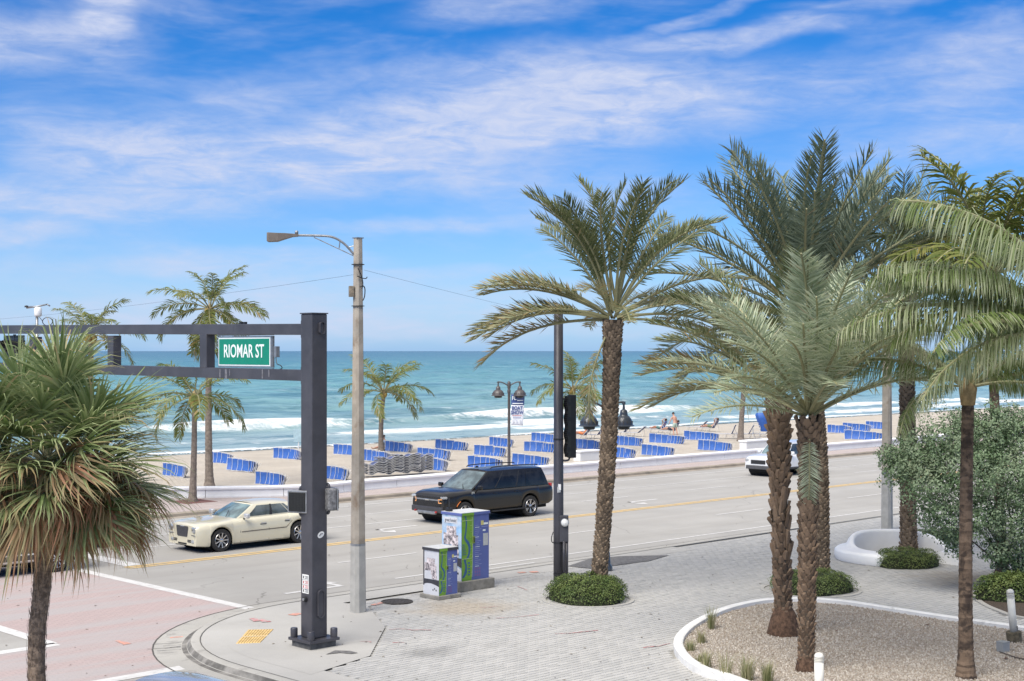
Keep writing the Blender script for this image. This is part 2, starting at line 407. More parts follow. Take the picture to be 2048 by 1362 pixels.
M_ROAD = ground_mat('worn_asphalt', (0.405, 0.392, 0.365), 0.85, b_road)
M_CROSS = ground_mat('stamped_brick', (0.34, 0.26, 0.25), 0.9, b_cross)
M_PROM = ground_mat('promenade_brick', (0.35, 0.28, 0.26), 0.9, b_prom)
M_CONC = ground_mat('kerb_concrete', (0.43, 0.415, 0.38), 0.9, lambda nt, v, r, c, b: nmix(nt, nrange(nt, nnoise(nt, v, 1.6, 7, 0.72, 0.9), 0.53, 0.72, 0, 0.55), c, (0.16, 0.15, 0.14)))
M_WALK = ground_mat('walk_concrete', (0.45, 0.438, 0.41), 0.9, lambda nt, v, r, c, b: plaza_dirt(nt, v, c))
M_JOINT = ground_mat('paver_joint_sand', (0.32, 0.31, 0.285), 0.95)
def b_sand(nt, v, r, c, b):
    f = stretched(nt, r, (0.25, 1.2, 1), 1.2)
    c = nmix(nt, nrange(nt, f, 0.4, 0.7, 0, 0.5), c, (0.50, 0.44, 0.36))
    g = N(nt, 'ShaderNodeNewGeometry'); d = N(nt, 'ShaderNodeVectorMath', operation='DOT_PRODUCT'); nt.links.new(g.outputs['Position'], d.inputs[0]); d.inputs[1].default_value = NX
    wob = nmath(nt, 'ADD', d.outputs['Value'], nmath(nt, 'MULTIPLY', nnoise(nt, v, 0.12, 4), 5.0))
    c = nmix(nt, nrange(nt, wob, 95.0, 98.0), c, (0.25, 0.21, 0.165))           # wet strip at the waterline
    fp = nnoise(nt, v, 3.4, 5, 0.75, 0.6); c = nmix(nt, nrange(nt, fp, 0.52, 0.68, 0, 0.35), c, (0.43, 0.37, 0.295)); nbump(nt, b, fp, 1.0, 0.16); return c
M_SAND = ground_mat('beach_sand', (0.58, 0.52, 0.435), 0.95, b_sand)
M_PAINT = mat('white_road_paint', (0.60, 0.59, 0.57), 0.8, var=0.08, vscale=4, dirt=(0.42, 0.41, 0.39), dscale=5, dcut=(0.5, 0.72))
M_YELLOW = mat('yellow_road_paint', (0.60, 0.43, 0.20), 0.8, var=0.12, vscale=3, dirt=(0.42, 0.37, 0.29), dscale=3.5, dcut=(0.48, 0.66))
M_REDPAINT = mat('red_survey_paint', (0.50, 0.20, 0.20), 0.8, var=0.2, dirt=(0.42, 0.40, 0.38), dscale=9, dcut=(0.42, 0.6))
M_ORANGEPAINT = mat('orange_survey_paint', (0.62, 0.30, 0.22), 0.8, var=0.2, dirt=(0.36, 0.30, 0.29), dscale=6, dcut=(0.45, 0.62))

def sheet(name, poly, z, material, parent=None):
    mb = MB(); mb.add([(p[0], p[1], z) for p in poly], [tuple(range(len(poly)))])
    return mb.build(name, material, parent)
def quad_st(s0, s1, t0, t1): return [ST(s0, t0), ST(s1, t0), ST(s1, t1), ST(s0, t1)]

ground = struct(sheet('ground', quad_st(-900, 3500, -900, 51.6), -0.05, M_GROUND))
T_NEAR, T_FAR = 30.0, 49.2
road = struct(sheet('road', quad_st(-900, 3000, T_NEAR - 0.5, T_FAR), 0.0, M_ROAD))
side_street = struct(sheet('side_street', quad_st(2, 17.5, -200, T_NEAR - 0.5), 0.0, M_ROAD))
brick_crossing = struct(sheet('crosswalk', quad_st(14.9, 20.3, 29.6, 49.0), 0.004, M_CROSS))
cross2 = struct(sheet('crosswalk', quad_st(4.0, 22.0, 25.8, 29.6), 0.004, M_CROSS))
MK = 0.008
def line(name, s0, s1, t, w, m=None, par=None): return sheet(name, quad_st(s0, s1, t - w / 2, t + w / 2), MK, m or M_PAINT, par or road)
def xline(name, s, w, t0, t1): return sheet(name, quad_st(s - w / 2, s + w / 2, t0, t1), MK, M_PAINT, road)
line('edge_line', 26, 400, 31.55, 0.13)
line('edge_line', 22.5, 400, 47.55, 0.12)
line('edge_line', 22.5, 400, 44.75, 0.10)
line('lane_line', 21.5, 36.5, 42.2, 0.12)
s = 38.0
while s < 150: line('lane_dash', s, s + 3.0, 42.2, 0.11); s += 6.2 if s > 90 else 7.0
s = 26.7
while s < 150: line('lane_dash', s, s + 3.1, 35.1, 0.11); s += 9.2
line('lane_dash', 28.6, 31.0, 31.0, 0.10)
for dt in (-0.135, 0.135): line('centre_line', 21.6, 300, 38.6 + dt, 0.20, M_YELLOW)
xline('stop_line', 22.0, 0.55, 38.9, 44.5)
xline('crossing_border', 20.4, 0.32, 30.1, 49.0); xline('crossing_border', 14.8, 0.32, 29.7, 49.0)
sheet('crossing_border', quad_st(6, 14.9, 29.45, 29.8), MK, M_PAINT, road); sheet('crossing_border', quad_st(6, 16.3, 25.5, 25.85), MK, M_PAINT, side_street)
def arrow(sc, tc_, sgn=-1, turn=1):
    mb = MB(); z = MK
    def q(*st_): mb.add([ST(sc + a * sgn, tc_ + b_, z) for a, b_ in st_], [tuple(range(len(st_)))])
    q((-1.3, -0.09), (0.6, -0.09), (0.6, 0.09), (-1.3, 0.09)); q((0.45, 0.09), (0.62, 0.09), (0.62, 0.09 + 0.45 * turn), (0.45, 0.09 + 0.45 * turn))
    q((0.2, 0.54 * turn), (0.88, 0.54 * turn), (0.53, 1.05 * turn))
    return mb.build('turn_arrow', M_PAINT, road)
arrow(33.2, 40.6, -1, -1); arrow(46.8, 40.6, -1, -1); arrow(59, 40.5, -1, -1); arrow(23.6, 31.6, 1, 1)

# near kerb with its gutter, round the corner into the side street
def corner_path():
    pts = [ST(260, T_NEAR), ST(120, T_NEAR)] + [ST(s_, T_NEAR) for s_ in np.arange(80, 21.6, -2.0)]
    for k in range(0, 19): a = math.pi / 2 + math.pi / 2 * k / 18; pts.append(ST(21.5 + 5.5 * math.cos(a), 24.5 + 5.5 * math.sin(a)))
    pts += [ST(16, t_) for t_ in np.arange(23.0, 4.0, -1.5)] + [ST(16, -40)]
    return pts
KP = corner_path()
mb = MB(); sweep(mb, KP, [(-0.75, -0.03), (-0.75, 0.006), (-0.06, 0.012), (-0.02, 0.05), (0.02, WALK_Z - 0.02), (0.06, WALK_Z + 0.004), (0.22, WALK_Z + 0.008), (0.22, -0.03)])
near_kerb = struct(mb.build('kerb', M_CONC, auto=40))
M_JLINE = mat('dark_joint', (0.09, 0.085, 0.075), 0.9, var=.3)
def ribbon(path, o0, o1, z, m_, nm, par):
    a, b_ = offset_path(path, o0), offset_path(path, o1); mb = MB(); mb.grid([[Vector((p.x, p.y, z)), Vector((q.x, q.y, z))] for p, q in zip(a, b_)], flip=True); return mb.build(nm, m_, par)
ribbon(KP[20:], -0.785, -0.752, 0.0125, M_JLINE, 'joint_line', near_kerb)
ribbon(KP[20:], 0.222, 0.242, WALK_Z + 0.0125, M_JLINE, 'joint_line', near_kerb)
mb = MB(); sc_ = KP[30:]
sweep(mb, sc_, [(-0.16, 0.0145), (-0.05, 0.0185), (-0.026, 0.055), (0.012, WALK_Z - 0.022), (0.03, WALK_Z - 0.012), (0.03, 0.0)]); mb.build('scuffed_face', mat('tyre_scuffed_concrete', (0.30, 0.285, 0.26), .9, var=.2, vscale=2, dirt=(0.07, 0.066, 0.06), dscale=1.1, dcut=(0.36, 0.62)), near_kerb)
# plaza
plaza_edge = offset_path(KP, 0.22)
poly = [(p.x, p.y) for p in plaza_edge] + [tuple(ST(260, -40)[:2])]
plaza = struct(sheet('plaza', poly, WALK_Z - 0.03, M_JOINT))
band_in = offset_path(KP, 1.15); i0 = 30
mb = MB(); ks = [k for k in range(len(KP)) if 24 <= k <= len(KP) - 2]
rows = [[Vector((plaza_edge[k].x, plaza_edge[k].y, WALK_Z + 0.003)), Vector((band_in[k].x, band_in[k].y, WALK_Z + 0.003))] for k in ks]
mb.grid(rows, flip=True); walk_band = struct(mb.build('sidewalk', M_WALK))
_arc = [p for p in offset_path(KP, 0.75) if 17.0 > 0 and st_of(p)[0] < 23.2 and st_of(p)[1] > 22.6]
apron = _arc[::-1] + [W(735, 1212), W(770, 1255), W(740, 1312), W(620, 1350)]
struct(sheet('sidewalk', apron, WALK_Z + 0.006, M_WALK))

def m_paver():
    m, nt, b = new_mat('grey_pavers'); v = ncoord(nt)
    g = N(nt, 'ShaderNodeNewGeometry'); pos = g.outputs['Position']
    at = N(nt, 'ShaderNodeAttribute', attribute_name='tint')
    c = nmix(nt, at.outputs['Fac'], (0.425, 0.42, 0.40), (0.50, 0.49, 0.465))
    c = nmix(nt, nrange(nt, nnoise(nt, pos, 45, 4, 0.7), 0.3, 0.75, 0, 0.3), c, (0.30, 0.295, 0.28))
    c = plaza_dirt(nt, pos, c)
    nt.links.new(c, b.inputs['Base Color']); b.inputs['Roughness'].default_value = 0.85; b.inputs['Specular IOR Level'].default_value = 0.3
    nbump(nt, b, nnoise(nt, pos, 70, 3, 0.7), 0.25, 0.008); return m
M_PAVER = m_paver()
bed_pts = [(0, 0), (2250, 1570), (1950, 1505), (1680, 1440), (1520, 1392), (1440, 1362), (1400, 1350), (1362, 1325), (1347, 1296), (1362, 1270), (1398, 1246), (1450, 1224), (1520, 1209), (1600, 1205), (1690, 1211), (1790, 1226), (1900, 1243), (2048, 1264), (2150, 1282)]
BED = spline([W(*p) for p in bed_pts[1:]], 6)
BED_POLY = [(p.x, p.y) for p in BED]
SB = spline([W(2250, 1262), W(2048, 1238), W(1990, 1222), W(1955, 1205), W(1944, 1190), W(1958, 1178), W(2010, 1165), W(2100, 1150), W(2250, 1140)], 6)
SB_POLY = [(p.x, p.y) for p in SB]
bandpoly = [(p.x, p.y) for p in offset_path(KP, 1.17)] + [tuple(ST(260, -40)[:2])]
PL, PW, GAP = 0.30, 0.15, 0.010
cells = []
rs = random.Random(3)
for i in range(int(-8 / PW), int(30 / PW)):
    t_ = i * PW + PW / 2
    for j in range(int(16 / PL), int(110 / PL)):
        s_ = j * PL + (PL / 2 if i % 2 else 0)
        p = ST(s_, t_)
        if p.y < 17 or p.y > 78: continue
        px, py = CX + p.x / p.y * F_PX, HZ + (CAM_H - WALK_Z) * F_PX / p.y
        if not (-300 < px < 2500 and py < 1800): continue
        q = (p.x, p.y)
        if s_ < 26 and not inside(q, bandpoly): continue
        if t_ > 28.6: 
            if s_ < 26 or t_ > 29.6: continue
        if inside(q, BED_POLY) or inside(q, SB_POLY) or inside(q, [(a.x, a.y) for a in apron]): continue
        cells.append((py, p, rs.random(), rs.gauss(0, 0.0016), rs.gauss(0, 0.006), rs.gauss(0, 0.006)))
cells.sort(key=lambda c_: -c_[0] if c_[0] < 1366 and 0 < CX + c_[1].x / c_[1].y * F_PX < 2048 else 0)
def paver_into(mb, p, tint, dz, ax, ay, local=False):
    hx, hy, e = PL / 2 - GAP / 2, PW / 2 - GAP / 2, 0.008
    vs = []
    for (gx, gy, z) in ((hx, hy, -0.028), (hx - e, hy - e, 0.0)):
        for a, b_ in ((-1, -1), (1, -1), (1, 1), (-1, 1)):
            if z < 0: gx2, gy2 = hx, hy
            else: gx2, gy2 = hx - e, hy - e
            off = UX * (a * gx2) + NX * (b_ * gy2)
            zz = (0.0 if z == 0.0 else z) + dz + (a * ax * hx + b_ * ay * hy if z == 0.0 else 0)
            base = Vector((0, 0, 0)) if local else Vector((p.x, p.y, WALK_Z))
            vs.append(base + off + Vector((0, 0, zz)))
    mb.add(vs, [(4, 5, 6, 7), (0, 1, 5, 4), (1, 2, 6, 5), (2, 3, 7, 6), (3, 0, 4, 7)], 0, tint)
protos = []
for k in range(8):
    mb = MB(); paver_into(mb, None, k / 7, rs.gauss(0, 0.0016), rs.gauss(0, 0.006), rs.gauss(0, 0.006), True); protos.append(mb.mesh('paver', M_PAVER))
for (py, p, ti, dz, ax, ay) in cells[:300]:
    o = link('paver', protos[int(ti * 7.99)], plaza); o.location = (p.x, p.y, WALK_Z)
mb = MB()
for (py, p, ti, dz, ax, ay) in cells[300:]: paver_into(mb, p, ti, dz, ax, ay)
tag(mb.build('paving_field', M_PAVER, plaza), kind='stuff')

def flat_strip(name, pix, w, m, parent, z=None):
    z = WALK_Z + 0.012 if z is None else z
    pts = [G(x, y, z) for x, y in pix]; mb = MB(); ws = []
    for i in range(len(pts)):
        d = (pts[min(i + 1, len(pts) - 1)] - pts[max(i - 1, 0)]).normalized(); wv = Vector((-d.y, d.x, 0)) * w * random.uniform(0.5, 1.1) / 2; ws.append(wv)
    mb.strip(pts, ws); return mb.build(name, m, parent)
for pix in ([(778, 1259), (800, 1257), (822, 1259)], [(822, 1260), (845, 1259), (862, 1260)], [(720, 1283), (734, 1282), (742, 1284)], [(785, 1285), (800, 1284), (808, 1285)],
            [(992, 1236), (1030, 1234), (1078, 1229)], [(960, 1215), (980, 1214), (996, 1212)], [(1110, 1267), (1140, 1266), (1196, 1260)], [(1290, 1293), (1316, 1292), (1340, 1286)], [(1035, 1172), (1045, 1176), (1054, 1180)], [(1286, 1295), (1300, 1294), (1312, 1292)]):
    flat_strip('paint_mark', pix, 0.045, M_REDPAINT, plaza)
for pix in ([(505, 1236), (514, 1242)], [(522, 1238), (530, 1243), (541, 1242)]): flat_strip('paint_mark', pix, 0.16, M_REDPAINT, plaza, WALK_Z + 0.02)
for pix in ([(1036, 1145), (1052, 1144)], [(1060, 1144), (1076, 1143)], [(583, 1230), (600, 1226)], [(745, 1210), (768, 1204), (790, 1200)]): flat_strip('paint_mark', pix, 0.22, M_ORANGEPAINT, plaza, WALK_Z + 0.016)
for pix in ([(340, 1275), (366, 1273)], [(382, 1275), (398, 1275)], [(234, 1281), (256, 1288)]): flat_strip('paint_mark', pix, 0.2, M_ORANGEPAINT, cross2, MK + 0.004)
M_TAR = mat('dark_patch', (0.15, 0.145, 0.14), 0.9, var=0.3, vscale=12, dirt=(0.2, 0.19, 0.18), dscale=6)
for poly_ in ([(1135, 1133), (1180, 1118), (1240, 1113), (1338, 1111), (1300, 1122), (1235, 1131), (1185, 1138)],):
    struct(sheet('asphalt_patch', [W(*p) for p in poly_], WALK_Z + 0.014, M_TAR))
for pix in ([(652, 1310), (670, 1302), (700, 1303), (716, 1307), (702, 1309), (680, 1307)],): sheet('tar_patch', [W(*p) for p in pix], WALK_Z + 0.016, M_TAR, plaza)
for (x0, y0) in ((440, 1302), (452, 1316), (470, 1330), (500, 1345), (530, 1356)):
    pass
# scuff lines and tyre crumbs on the crossing
for k in range(9):
    y = 1281 + k * 1.6 + random.uniform(-1, 1); x0 = 300 + random.uniform(-20, 60)
    flat_strip('skid_mark', [(x0, y + 8), (x0 + 45, y + 5), (x0 + 85, y - 1), (403 + random.uniform(-6, 4), y - 6)], 0.035, M_TAR, cross2, MK + 0.003)
# tactile pad at the kerb ramp
mb = MB(); c0, c1, c2, c3 = [G(x, y, WALK_Z + 0.02) for x, y in ((471, 1287), (497, 1258), (548, 1257), (520, 1285))]
for i in range(9):
    for j in range(2):
        a, b_ = (i + 0.06) / 9, (i + 0.94) / 9; e, g_ = j / 2 + 0.01, (j + 1) / 2 - 0.01
        def bl(u_, v_): return (c0 * (1 - u_) + c3 * u_) * (1 - v_) + (c1 * (1 - u_) + c2 * u_) * v_
        q = [bl(a, e), bl(b_, e), bl(b_, g_), bl(a, g_)]; cc = sum(q, Vector()) / 4
        mb.add([p - Vector((0, 0, .03)) for p in q] + [p + (cc - p) * 0.12 for p in q], [(4, 5, 6, 7), (0, 1, 5, 4), (1, 2, 6, 5), (2, 3, 7, 6), (3, 0, 4, 7)])
tag(mb.build('tactile_pad', mat('yellow_tactile', (0.60, 0.42, 0.17), 0.8, var=0.15, dirt=(0.4, 0.33, 0.22), dscale=8)), 'ribbed yellow tactile pad at the curved kerb ramp', 'tactile pad')
# manhole
p = W(794, 1204); mb = MB(); mb.lathe([(0.40, 0), (0.40, 0.02), (0.36, 0.024), (0.36, 0.014), (0.01, 0.016)], (0, 0, 0), 28)
mh = mb.build('manhole_cover', mat('cast_iron', (0.075, 0.065, 0.055), 0.7, metal=0.4, var=0.3, vscale=20)); mh.location = p + Vector((0, 0, 0.002))
tag(mh, 'round dark iron manhole cover near the small utility cabinet', 'manhole')
mb = MB()
for k in range(-3, 4): mb.box((k * 0.09, 0, 0.019), (0.03, 2 * math.sqrt(max(0.01, 0.32 ** 2 - (k * 0.09) ** 2)), 0.008))
mb.build('rib', MATS['cast_iron'], mh)

# ---------------------------------------------------------------- far promenade, kerb, sea wall, beach
wall_pts = [ST(220, 51.5)] + [ST(s_, 51.5) for s_ in np.arange(160, 43, -3.0)] + [ST(41, 51.52), Vector((-8.3, 63.35, 0)), Vector((-10.2, 62.45, 0)), Vector((-12.6, 62.0, 0)), Vector((-16, 61.75, 0)), Vector((-20, 61.7, 0)), Vector((-25, 61.9, 0)), Vector((-32, 62.6, 0)), Vector((-60, 68, 0))]
WALLP = spline(wall_pts, 3)
poly = [tuple(p) for p in WALLP] + [ST(-60, 60), ST(-60, T_FAR + .3), ST(220, T_FAR + .3)]
prom = struct(sheet('promenade', [Vector((p[0], p[1], 0)) for p in poly], WALK_Z, M_PROM))
FKP = [ST(s_, T_FAR) for s_ in (220, 120, 90)] + [ST(s_, T_FAR) for s_ in np.arange(84, -60, -4.0)]
mb = MB(); sweep(mb, FKP, [(0.45, -0.03), (0.45, 0.006), (0.02, 0.010), (0.0, WALK_Z - 0.02), (-0.04, WALK_Z + 0.008), (-0.32, WALK_Z + 0.008), (-0.32, -0.03)][::-1])
struct(mb.build('kerb', mat('tan_kerb', (0.30, 0.26, 0.21), 0.9, var=0.2, vscale=1.2, dirt=(0.16, 0.14, 0.12), dscale=1.0), auto=40))

M_WALLW = mat('white_wall_paint', (0.76, 0.76, 0.75), 0.7, var=0.04, vscale=1.5, dirt=(0.60, 0.59, 0.57), dscale=0.9, dcut=(0.55, 0.85))
M_COPE = mat('white_coping', (0.88, 0.88, 0.88), 0.6, var=0.03)
wall = thing('sea_wall', 'long low white sea wall with coping between promenade and beach', 'wall', (0, 0, 0))
dense = spline(wall_pts, 6); run = 0.0; seg = [dense[0]]
for a, b_ in zip(dense, dense[1:]):
    seg.append(b_); run += (b_ - a).length
    if run > 2.9:
        c_ = []
        for k, p in enumerate(seg): c_.append(p.copy())
        d0 = (c_[1] - c_[0]).normalized() * 0.012; d1 = (c_[-1] - c_[-2]).normalized() * 0.012
        c_[0] += d0; c_[-1] -= d1
        if c_[0].y < 140:
            mb = MB(); sweep(mb, c_, [(0.0, 0.05), (-0.02, 0.48), (-0.30, 0.48), (-0.32, -0.2)][::-1]); mb.build('wall_panel', M_WALLW, wall)
            mb = MB(); sweep(mb, [seg[0]] + seg[1:], [(0.05, 0.482), (0.06, 0.56), (0.02, 0.60), (-0.33, 0.60), (-0.37, 0.56), (-0.36, 0.482)][::-1]); mb.build('coping', M_COPE, wall)
            mb = MB(); sweep(mb, c_, [(0.035, 0.0), (0.035, 0.20), (-0.004, 0.205), (-0.004, 0.0)][::-1]); mb.build('plinth', M_WALLW, wall)
        else:
            mb = MB(); sweep(mb, c_, [(0.0, 0.05), (0.0, 0.53), (-0.32, 0.53), (-0.32, -0.2)][::-1]); mb.build('wall_panel', M_WALLW, wall)
        seg = [b_]; run = 0.0
def wall_pier(px0, px1, py_top, py_base, label):
    a = SAND((px0 + px1) / 2, py_base); d = a.y; h = zat(py_top, d) - a.z; w = (px1 - px0) / F_PX * d
    t_ = thing('wall_pier', label, 'wall', a, U_ANG)
    mb = MB(); mb.box((0, 0.2, (h - .12) / 2 - 0.15), (w, 0.55, h - .12 + 0.3)); mb.build('pier_body', M_WALLW, t_, bevel=0.02)
    mb = MB(); mb.box((0, 0.2, h - 0.06), (w + .12, 0.67, 0.115)); mb.build('coping', M_COPE, t_, bevel=0.04, segs=3)
wall_pier(1474, 1560, 879, 903, 'white wall end with rounded cap behind the left palm of the trio')
wall_pier(1150, 1205, 900, 921, 'short white wall piece behind the signal on the round dark pole')

mb = MB(); ts = [51.7, 53, 54] + list(np.arange(57, 116, 2.0)) + [118, 125, 140]
ss = [-900, -300, -120] + list(np.arange(-60, 200, 6.0)) + [230, 300, 450, 800, 1600, 3500]
rows = []
for t_ in ts: rows.append([ST(s_, t_, sand_z(t_) + (0.05 * mnoise.noise(Vector((s_ * .23, t_ * .31, 0))) + 0.09 * mnoise.noise(Vector((s_ * .05, t_ * .12, 3)))) * (1 if 55 < t_ < 94 else 0.25)) for s_ in ss])
mb.grid(rows); beach = struct(mb.build('beach', M_SAND, smooth=True))

# small leaves and grit lying about
mb = MB(); rl = random.Random(21)
for k in range(280):
    px, py = rl.uniform(0, 2048), rl.uniform(1000, 1362); p = G(px, py, 0.0); s1, t1 = st_of(p)
    if s1 < 16 or t1 > T_NEAR: p = G(px, py, 0.014)
    elif t1 < T_NEAR - 1.3 and s1 > 18: p = G(px, py, WALK_Z + 0.012)
    else: continue
    if inside((p.x, p.y), BED_POLY) or t1 > T_FAR - .3: continue
    a = rl.uniform(0, 6.28); d = Vector((math.cos(a), math.sin(a), 0)); e = Vector((-d.y, d.x, 0)); l_ = rl.uniform(.015, .055); w_ = l_ * rl.uniform(.25, .6)
    mb.add([p - d * l_, p + e * w_ + Vector((0, 0, .008)), p + d * l_, p - e * w_ + Vector((0, 0, .012))], [(0, 1, 2), (0, 2, 3)], 0, rl.random())
tag(mb.build('leaf_litter', mat('dry_litter', (.10, .075, .05), .9, var=.4, tint=(.26, .22, .17))), 'scattered dry leaf bits on road and paving', 'litter', kind='stuff')

# ---------------------------------------------------------------- sea
SEA_Z = -1.5
az = np.concatenate([np.linspace(-80, -24, 36)[:-1], np.linspace(-24, 24, 330), np.linspace(24, 80, 36)[1:]]) * math.pi / 180
rr = np.concatenate([np.arange(84, 240, 0.75), 240 * 1.012 ** np.arange(0, 130), 240 * 1.012 ** 129 * 1.10 ** np.arange(1, 46)])
A, R = np.meshgrid(az, rr); X = R * np.sin(A); Y = R * np.cos(A)
s_ = X * UX.x + Y * UX.y; t_ = X * NX.x + Y * NX.y
rng = np.random.RandomState(4)
def wob(s, k, amp, seed):
    r = np.random.RandomState(seed); out = 0
    for i in range(6): out = out + np.sin(s * k * (0.6 + 0.55 * i) + r.rand() * 7) * amp / (1 + 0.7 * i)
    return out
z = np.zeros_like(X)
fade = np.clip((t_ - 98) / 60, 0.03, 1); spacing = R * (R / 1500)
for i in range(16):
    lam = 26 * 0.82 ** i; th = rng.normal(0, 0.34); kx = 2 * math.pi / lam
    amp = 0.0085 * lam * np.clip(lam / (0.010 * R + .6) - 1.0, 0, 1)
    ph = kx * (t_ * math.cos(th) + s_ * math.sin(th)) + rng.rand() * 6.28 + wob(s_ * .7 + t_ * .4, 0.02, 1.2, i)
    z += amp * (np.exp(0.9 * (np.sin(ph) - 1)) * 2 - 1.0)
z *= fade
# breakers, uneven along the shore
def breaker(t0, h, back, front, seed, k):
    c_ = t0 + wob(s_, 0.035, 1.6, seed); e = t_ - c_
    on = np.clip(0.48 + wob(s_, k, 0.55, seed + 9), 0, 1)
    ridge = np.where(e > 0, np.exp(-(e / back) ** 2), np.exp(-(e / front) ** 2)) * h * on
    crest = np.clip(np.where(e > 0, np.exp(-(e / 1.1) ** 2), np.exp(-(e / 4.2) ** 2)), 0, 1) * np.clip(on * 1.25 - .1, 0, 1)
    return ridge, crest
foam = np.zeros_like(X)
for a in ((126, 1.05, 5.0, 1.4, 1, 0.045), (115, 0.42, 3.0, 1.0, 2, 0.06), (105.5, 0.25, 2.0, 0.9, 3, 0.07), (143, 0.6, 6.0, 2.2, 5, 0.05), (110.5, 0.2, 2.0, 0.8, 8, 0.09)):
    rg, cr = breaker(*a); z += rg; foam = np.maximum(foam, cr * (0.5 if a[0] > 130 else 0.9))
swash = np.clip(1 - np.abs(t_ - (98.8 + wob(s_, 0.09, 0.9, 21))) / 3.2, 0, 1) * 0.95
mid = np.clip(1 - np.abs(t_ - 109) / 15, 0, 1) * 0.58
foam = np.clip(np.maximum(np.maximum(foam, swash), mid), 0, 1) * np.clip((150 - t_) / 6, 0, 1)
V = np.stack([X, Y, SEA_Z + z], -1).reshape(-1, 3)
nr, nc = X.shape; idx = np.arange(nr * nc).reshape(nr, nc)
fq = np.stack([idx[:-1, :-1], idx[:-1, 1:], idx[1:, 1:], idx[1:, :-1]], -1).reshape(-1, 4)[:, ::-1]
me = bpy.data.meshes.new('sea'); me.vertices.add(len(V)); me.vertices.foreach_set('co', V.ravel())
me.loops.add(fq.size); me.loops.foreach_set('vertex_index', fq.ravel().astype(np.int32)); me.polygons.add(len(fq))
me.polygons.foreach_set('loop_start', np.arange(0, fq.size, 4, dtype=np.int32)); me.update(calc_edges=True)
me.polygons.foreach_set('use_smooth', np.ones(len(fq), bool))
a = me.attributes.new('foam', 'FLOAT', 'POINT'); a.data.foreach_set('value', foam.ravel().astype(np.float32))
m, nt, b = new_mat('sea_water')
g = N(nt, 'ShaderNodeNewGeometry'); dn = N(nt, 'ShaderNodeVectorMath', operation='DOT_PRODUCT'); nt.links.new(g.outputs['Position'], dn.inputs[0]); dn.inputs[1].default_value = NX
td = dn.outputs['Value']
mpn = N(nt, 'ShaderNodeMapping', vector_type='TEXTURE'); nt.links.new(g.outputs['Position'], mpn.inputs[0]); mpn.inputs['Rotation'].default_value = (0, 0, U_ANG)
def sea_noise(sc, scale, detail=5, rough=0.6, dist=0.0):
    q = N(nt, 'ShaderNodeMapping'); nt.links.new(mpn.outputs[0], q.inputs[0]); q.inputs['Scale'].default_value = sc
    return nnoise(nt, q.outputs[0], scale, detail, rough, dist)
lt = nmath(nt, 'LOGARITHM', td, 10)
wobn = nmath(nt, 'ADD', lt, nmath(nt, 'MULTIPLY', nmath(nt, 'SUBTRACT', sea_noise((0.02, 0.05, 1), 0.5, 4), 0.5), 0.25))
cr = N(nt, 'ShaderNodeValToRGB'); nt.links.new(nrange(nt, wobn, 2.0, 4.2, smooth=False), cr.inputs[0])
els = cr.color_ramp.elements
els[0].position = 0.0; els[0].color = (0.31, 0.41, 0.41, 1); els[1].position = 1.0; els[1].color = (0.02, 0.085, 0.14, 1)
for pos, c_ in ((0.07, (0.25, 0.40, 0.395)), (0.17, (0.17, 0.365, 0.36)), (0.34, (0.09, 0.265, 0.28)), (0.58, (0.04, 0.145, 0.195))):
    e = els.new(pos); e.color = (*c_, 1)
patch = sea_noise((0.006, 0.03, 1), 1.0, 6, 0.65)
c_ = nmix(nt, nrange(nt, patch, 0.40, 0.66, 0, 0.42), cr.outputs[0], (0.045, 0.17, 0.23))
chop = sea_noise((0.12, 0.45, 1), 1.0, 7, 0.68, 0.4)
c_ = nmix(nt, nrange(nt, chop, 0.46, 0.66, 0, 0.72), c_, (0.03, 0.12, 0.155))
chop2 = sea_noise((0.30, 1.1, 1), 1.0, 6, 0.7, 0.5)
c_ = nmix(nt, nrange(nt, chop2, 0.52, 0.70, 0, 0.45), c_, (0.34, 0.50, 0.50))
chop3 = sea_noise((1.0, 0.55, 1), 0.020, 12, 0.80, 0.3)
c_ = nmix(nt, nrange(nt, chop3, 0.50, 0.60, 0, 0.6), c_, (0.035, 0.13, 0.165))
chop4 = sea_noise((0.9, 0.6, 1), 0.045, 12, 0.80, 0.3)
c_ = nmix(nt, nrange(nt, chop4, 0.53, 0.64, 0, 0.5), c_, (0.33, 0.47, 0.48))
fa = N(nt, 'ShaderNodeAttribute', attribute_name='foam')
fn = sea_noise((0.62, 0.34, 1), 1.0, 9, 0.78, 1.0); fn2 = sea_noise((0.12, 0.16, 1), 1.0, 7, 0.7, 0.6)
ft = nmath(nt, 'ADD', nmath(nt, 'MULTIPLY', fn, 1.25), nmath(nt, 'MULTIPLY', fn2, 0.75))
fm = nrange(nt, nmath(nt, 'SUBTRACT', nmath(nt, 'ADD', nmath(nt, 'MULTIPLY', fa.outputs['Fac'], 0.80), ft), 1.36), 0.0, 0.42)
wc = sea_noise((0.9, 0.35, 1), 0.05, 12, 0.80, 0.4)                        # scattered white caps further out
fm = nmath(nt, 'MAXIMUM', fm, nrange(nt, wc, 0.675, 0.72, 0, 0.7))
c_ = nmix(nt, fm, c_, (0.78, 0.80, 0.80)); nt.links.new(c_, b.inputs['Base Color'])
nt.links.new(nrange(nt, fm, 0, 1, 0.28, 0.9), b.inputs['Roughness']); b.inputs['IOR'].default_value = 1.33
b.inputs['Specular IOR Level'].default_value = 0.35
hb = nmath(nt, 'ADD', chop, nmath(nt, 'MULTIPLY', sea_noise((0.5, 1.3, 1), 1.0, 6, 0.7), 0.5)); nbump(nt, b, hb, 0.9, 0.55)
me.materials.append(m); struct(link('sea', me))
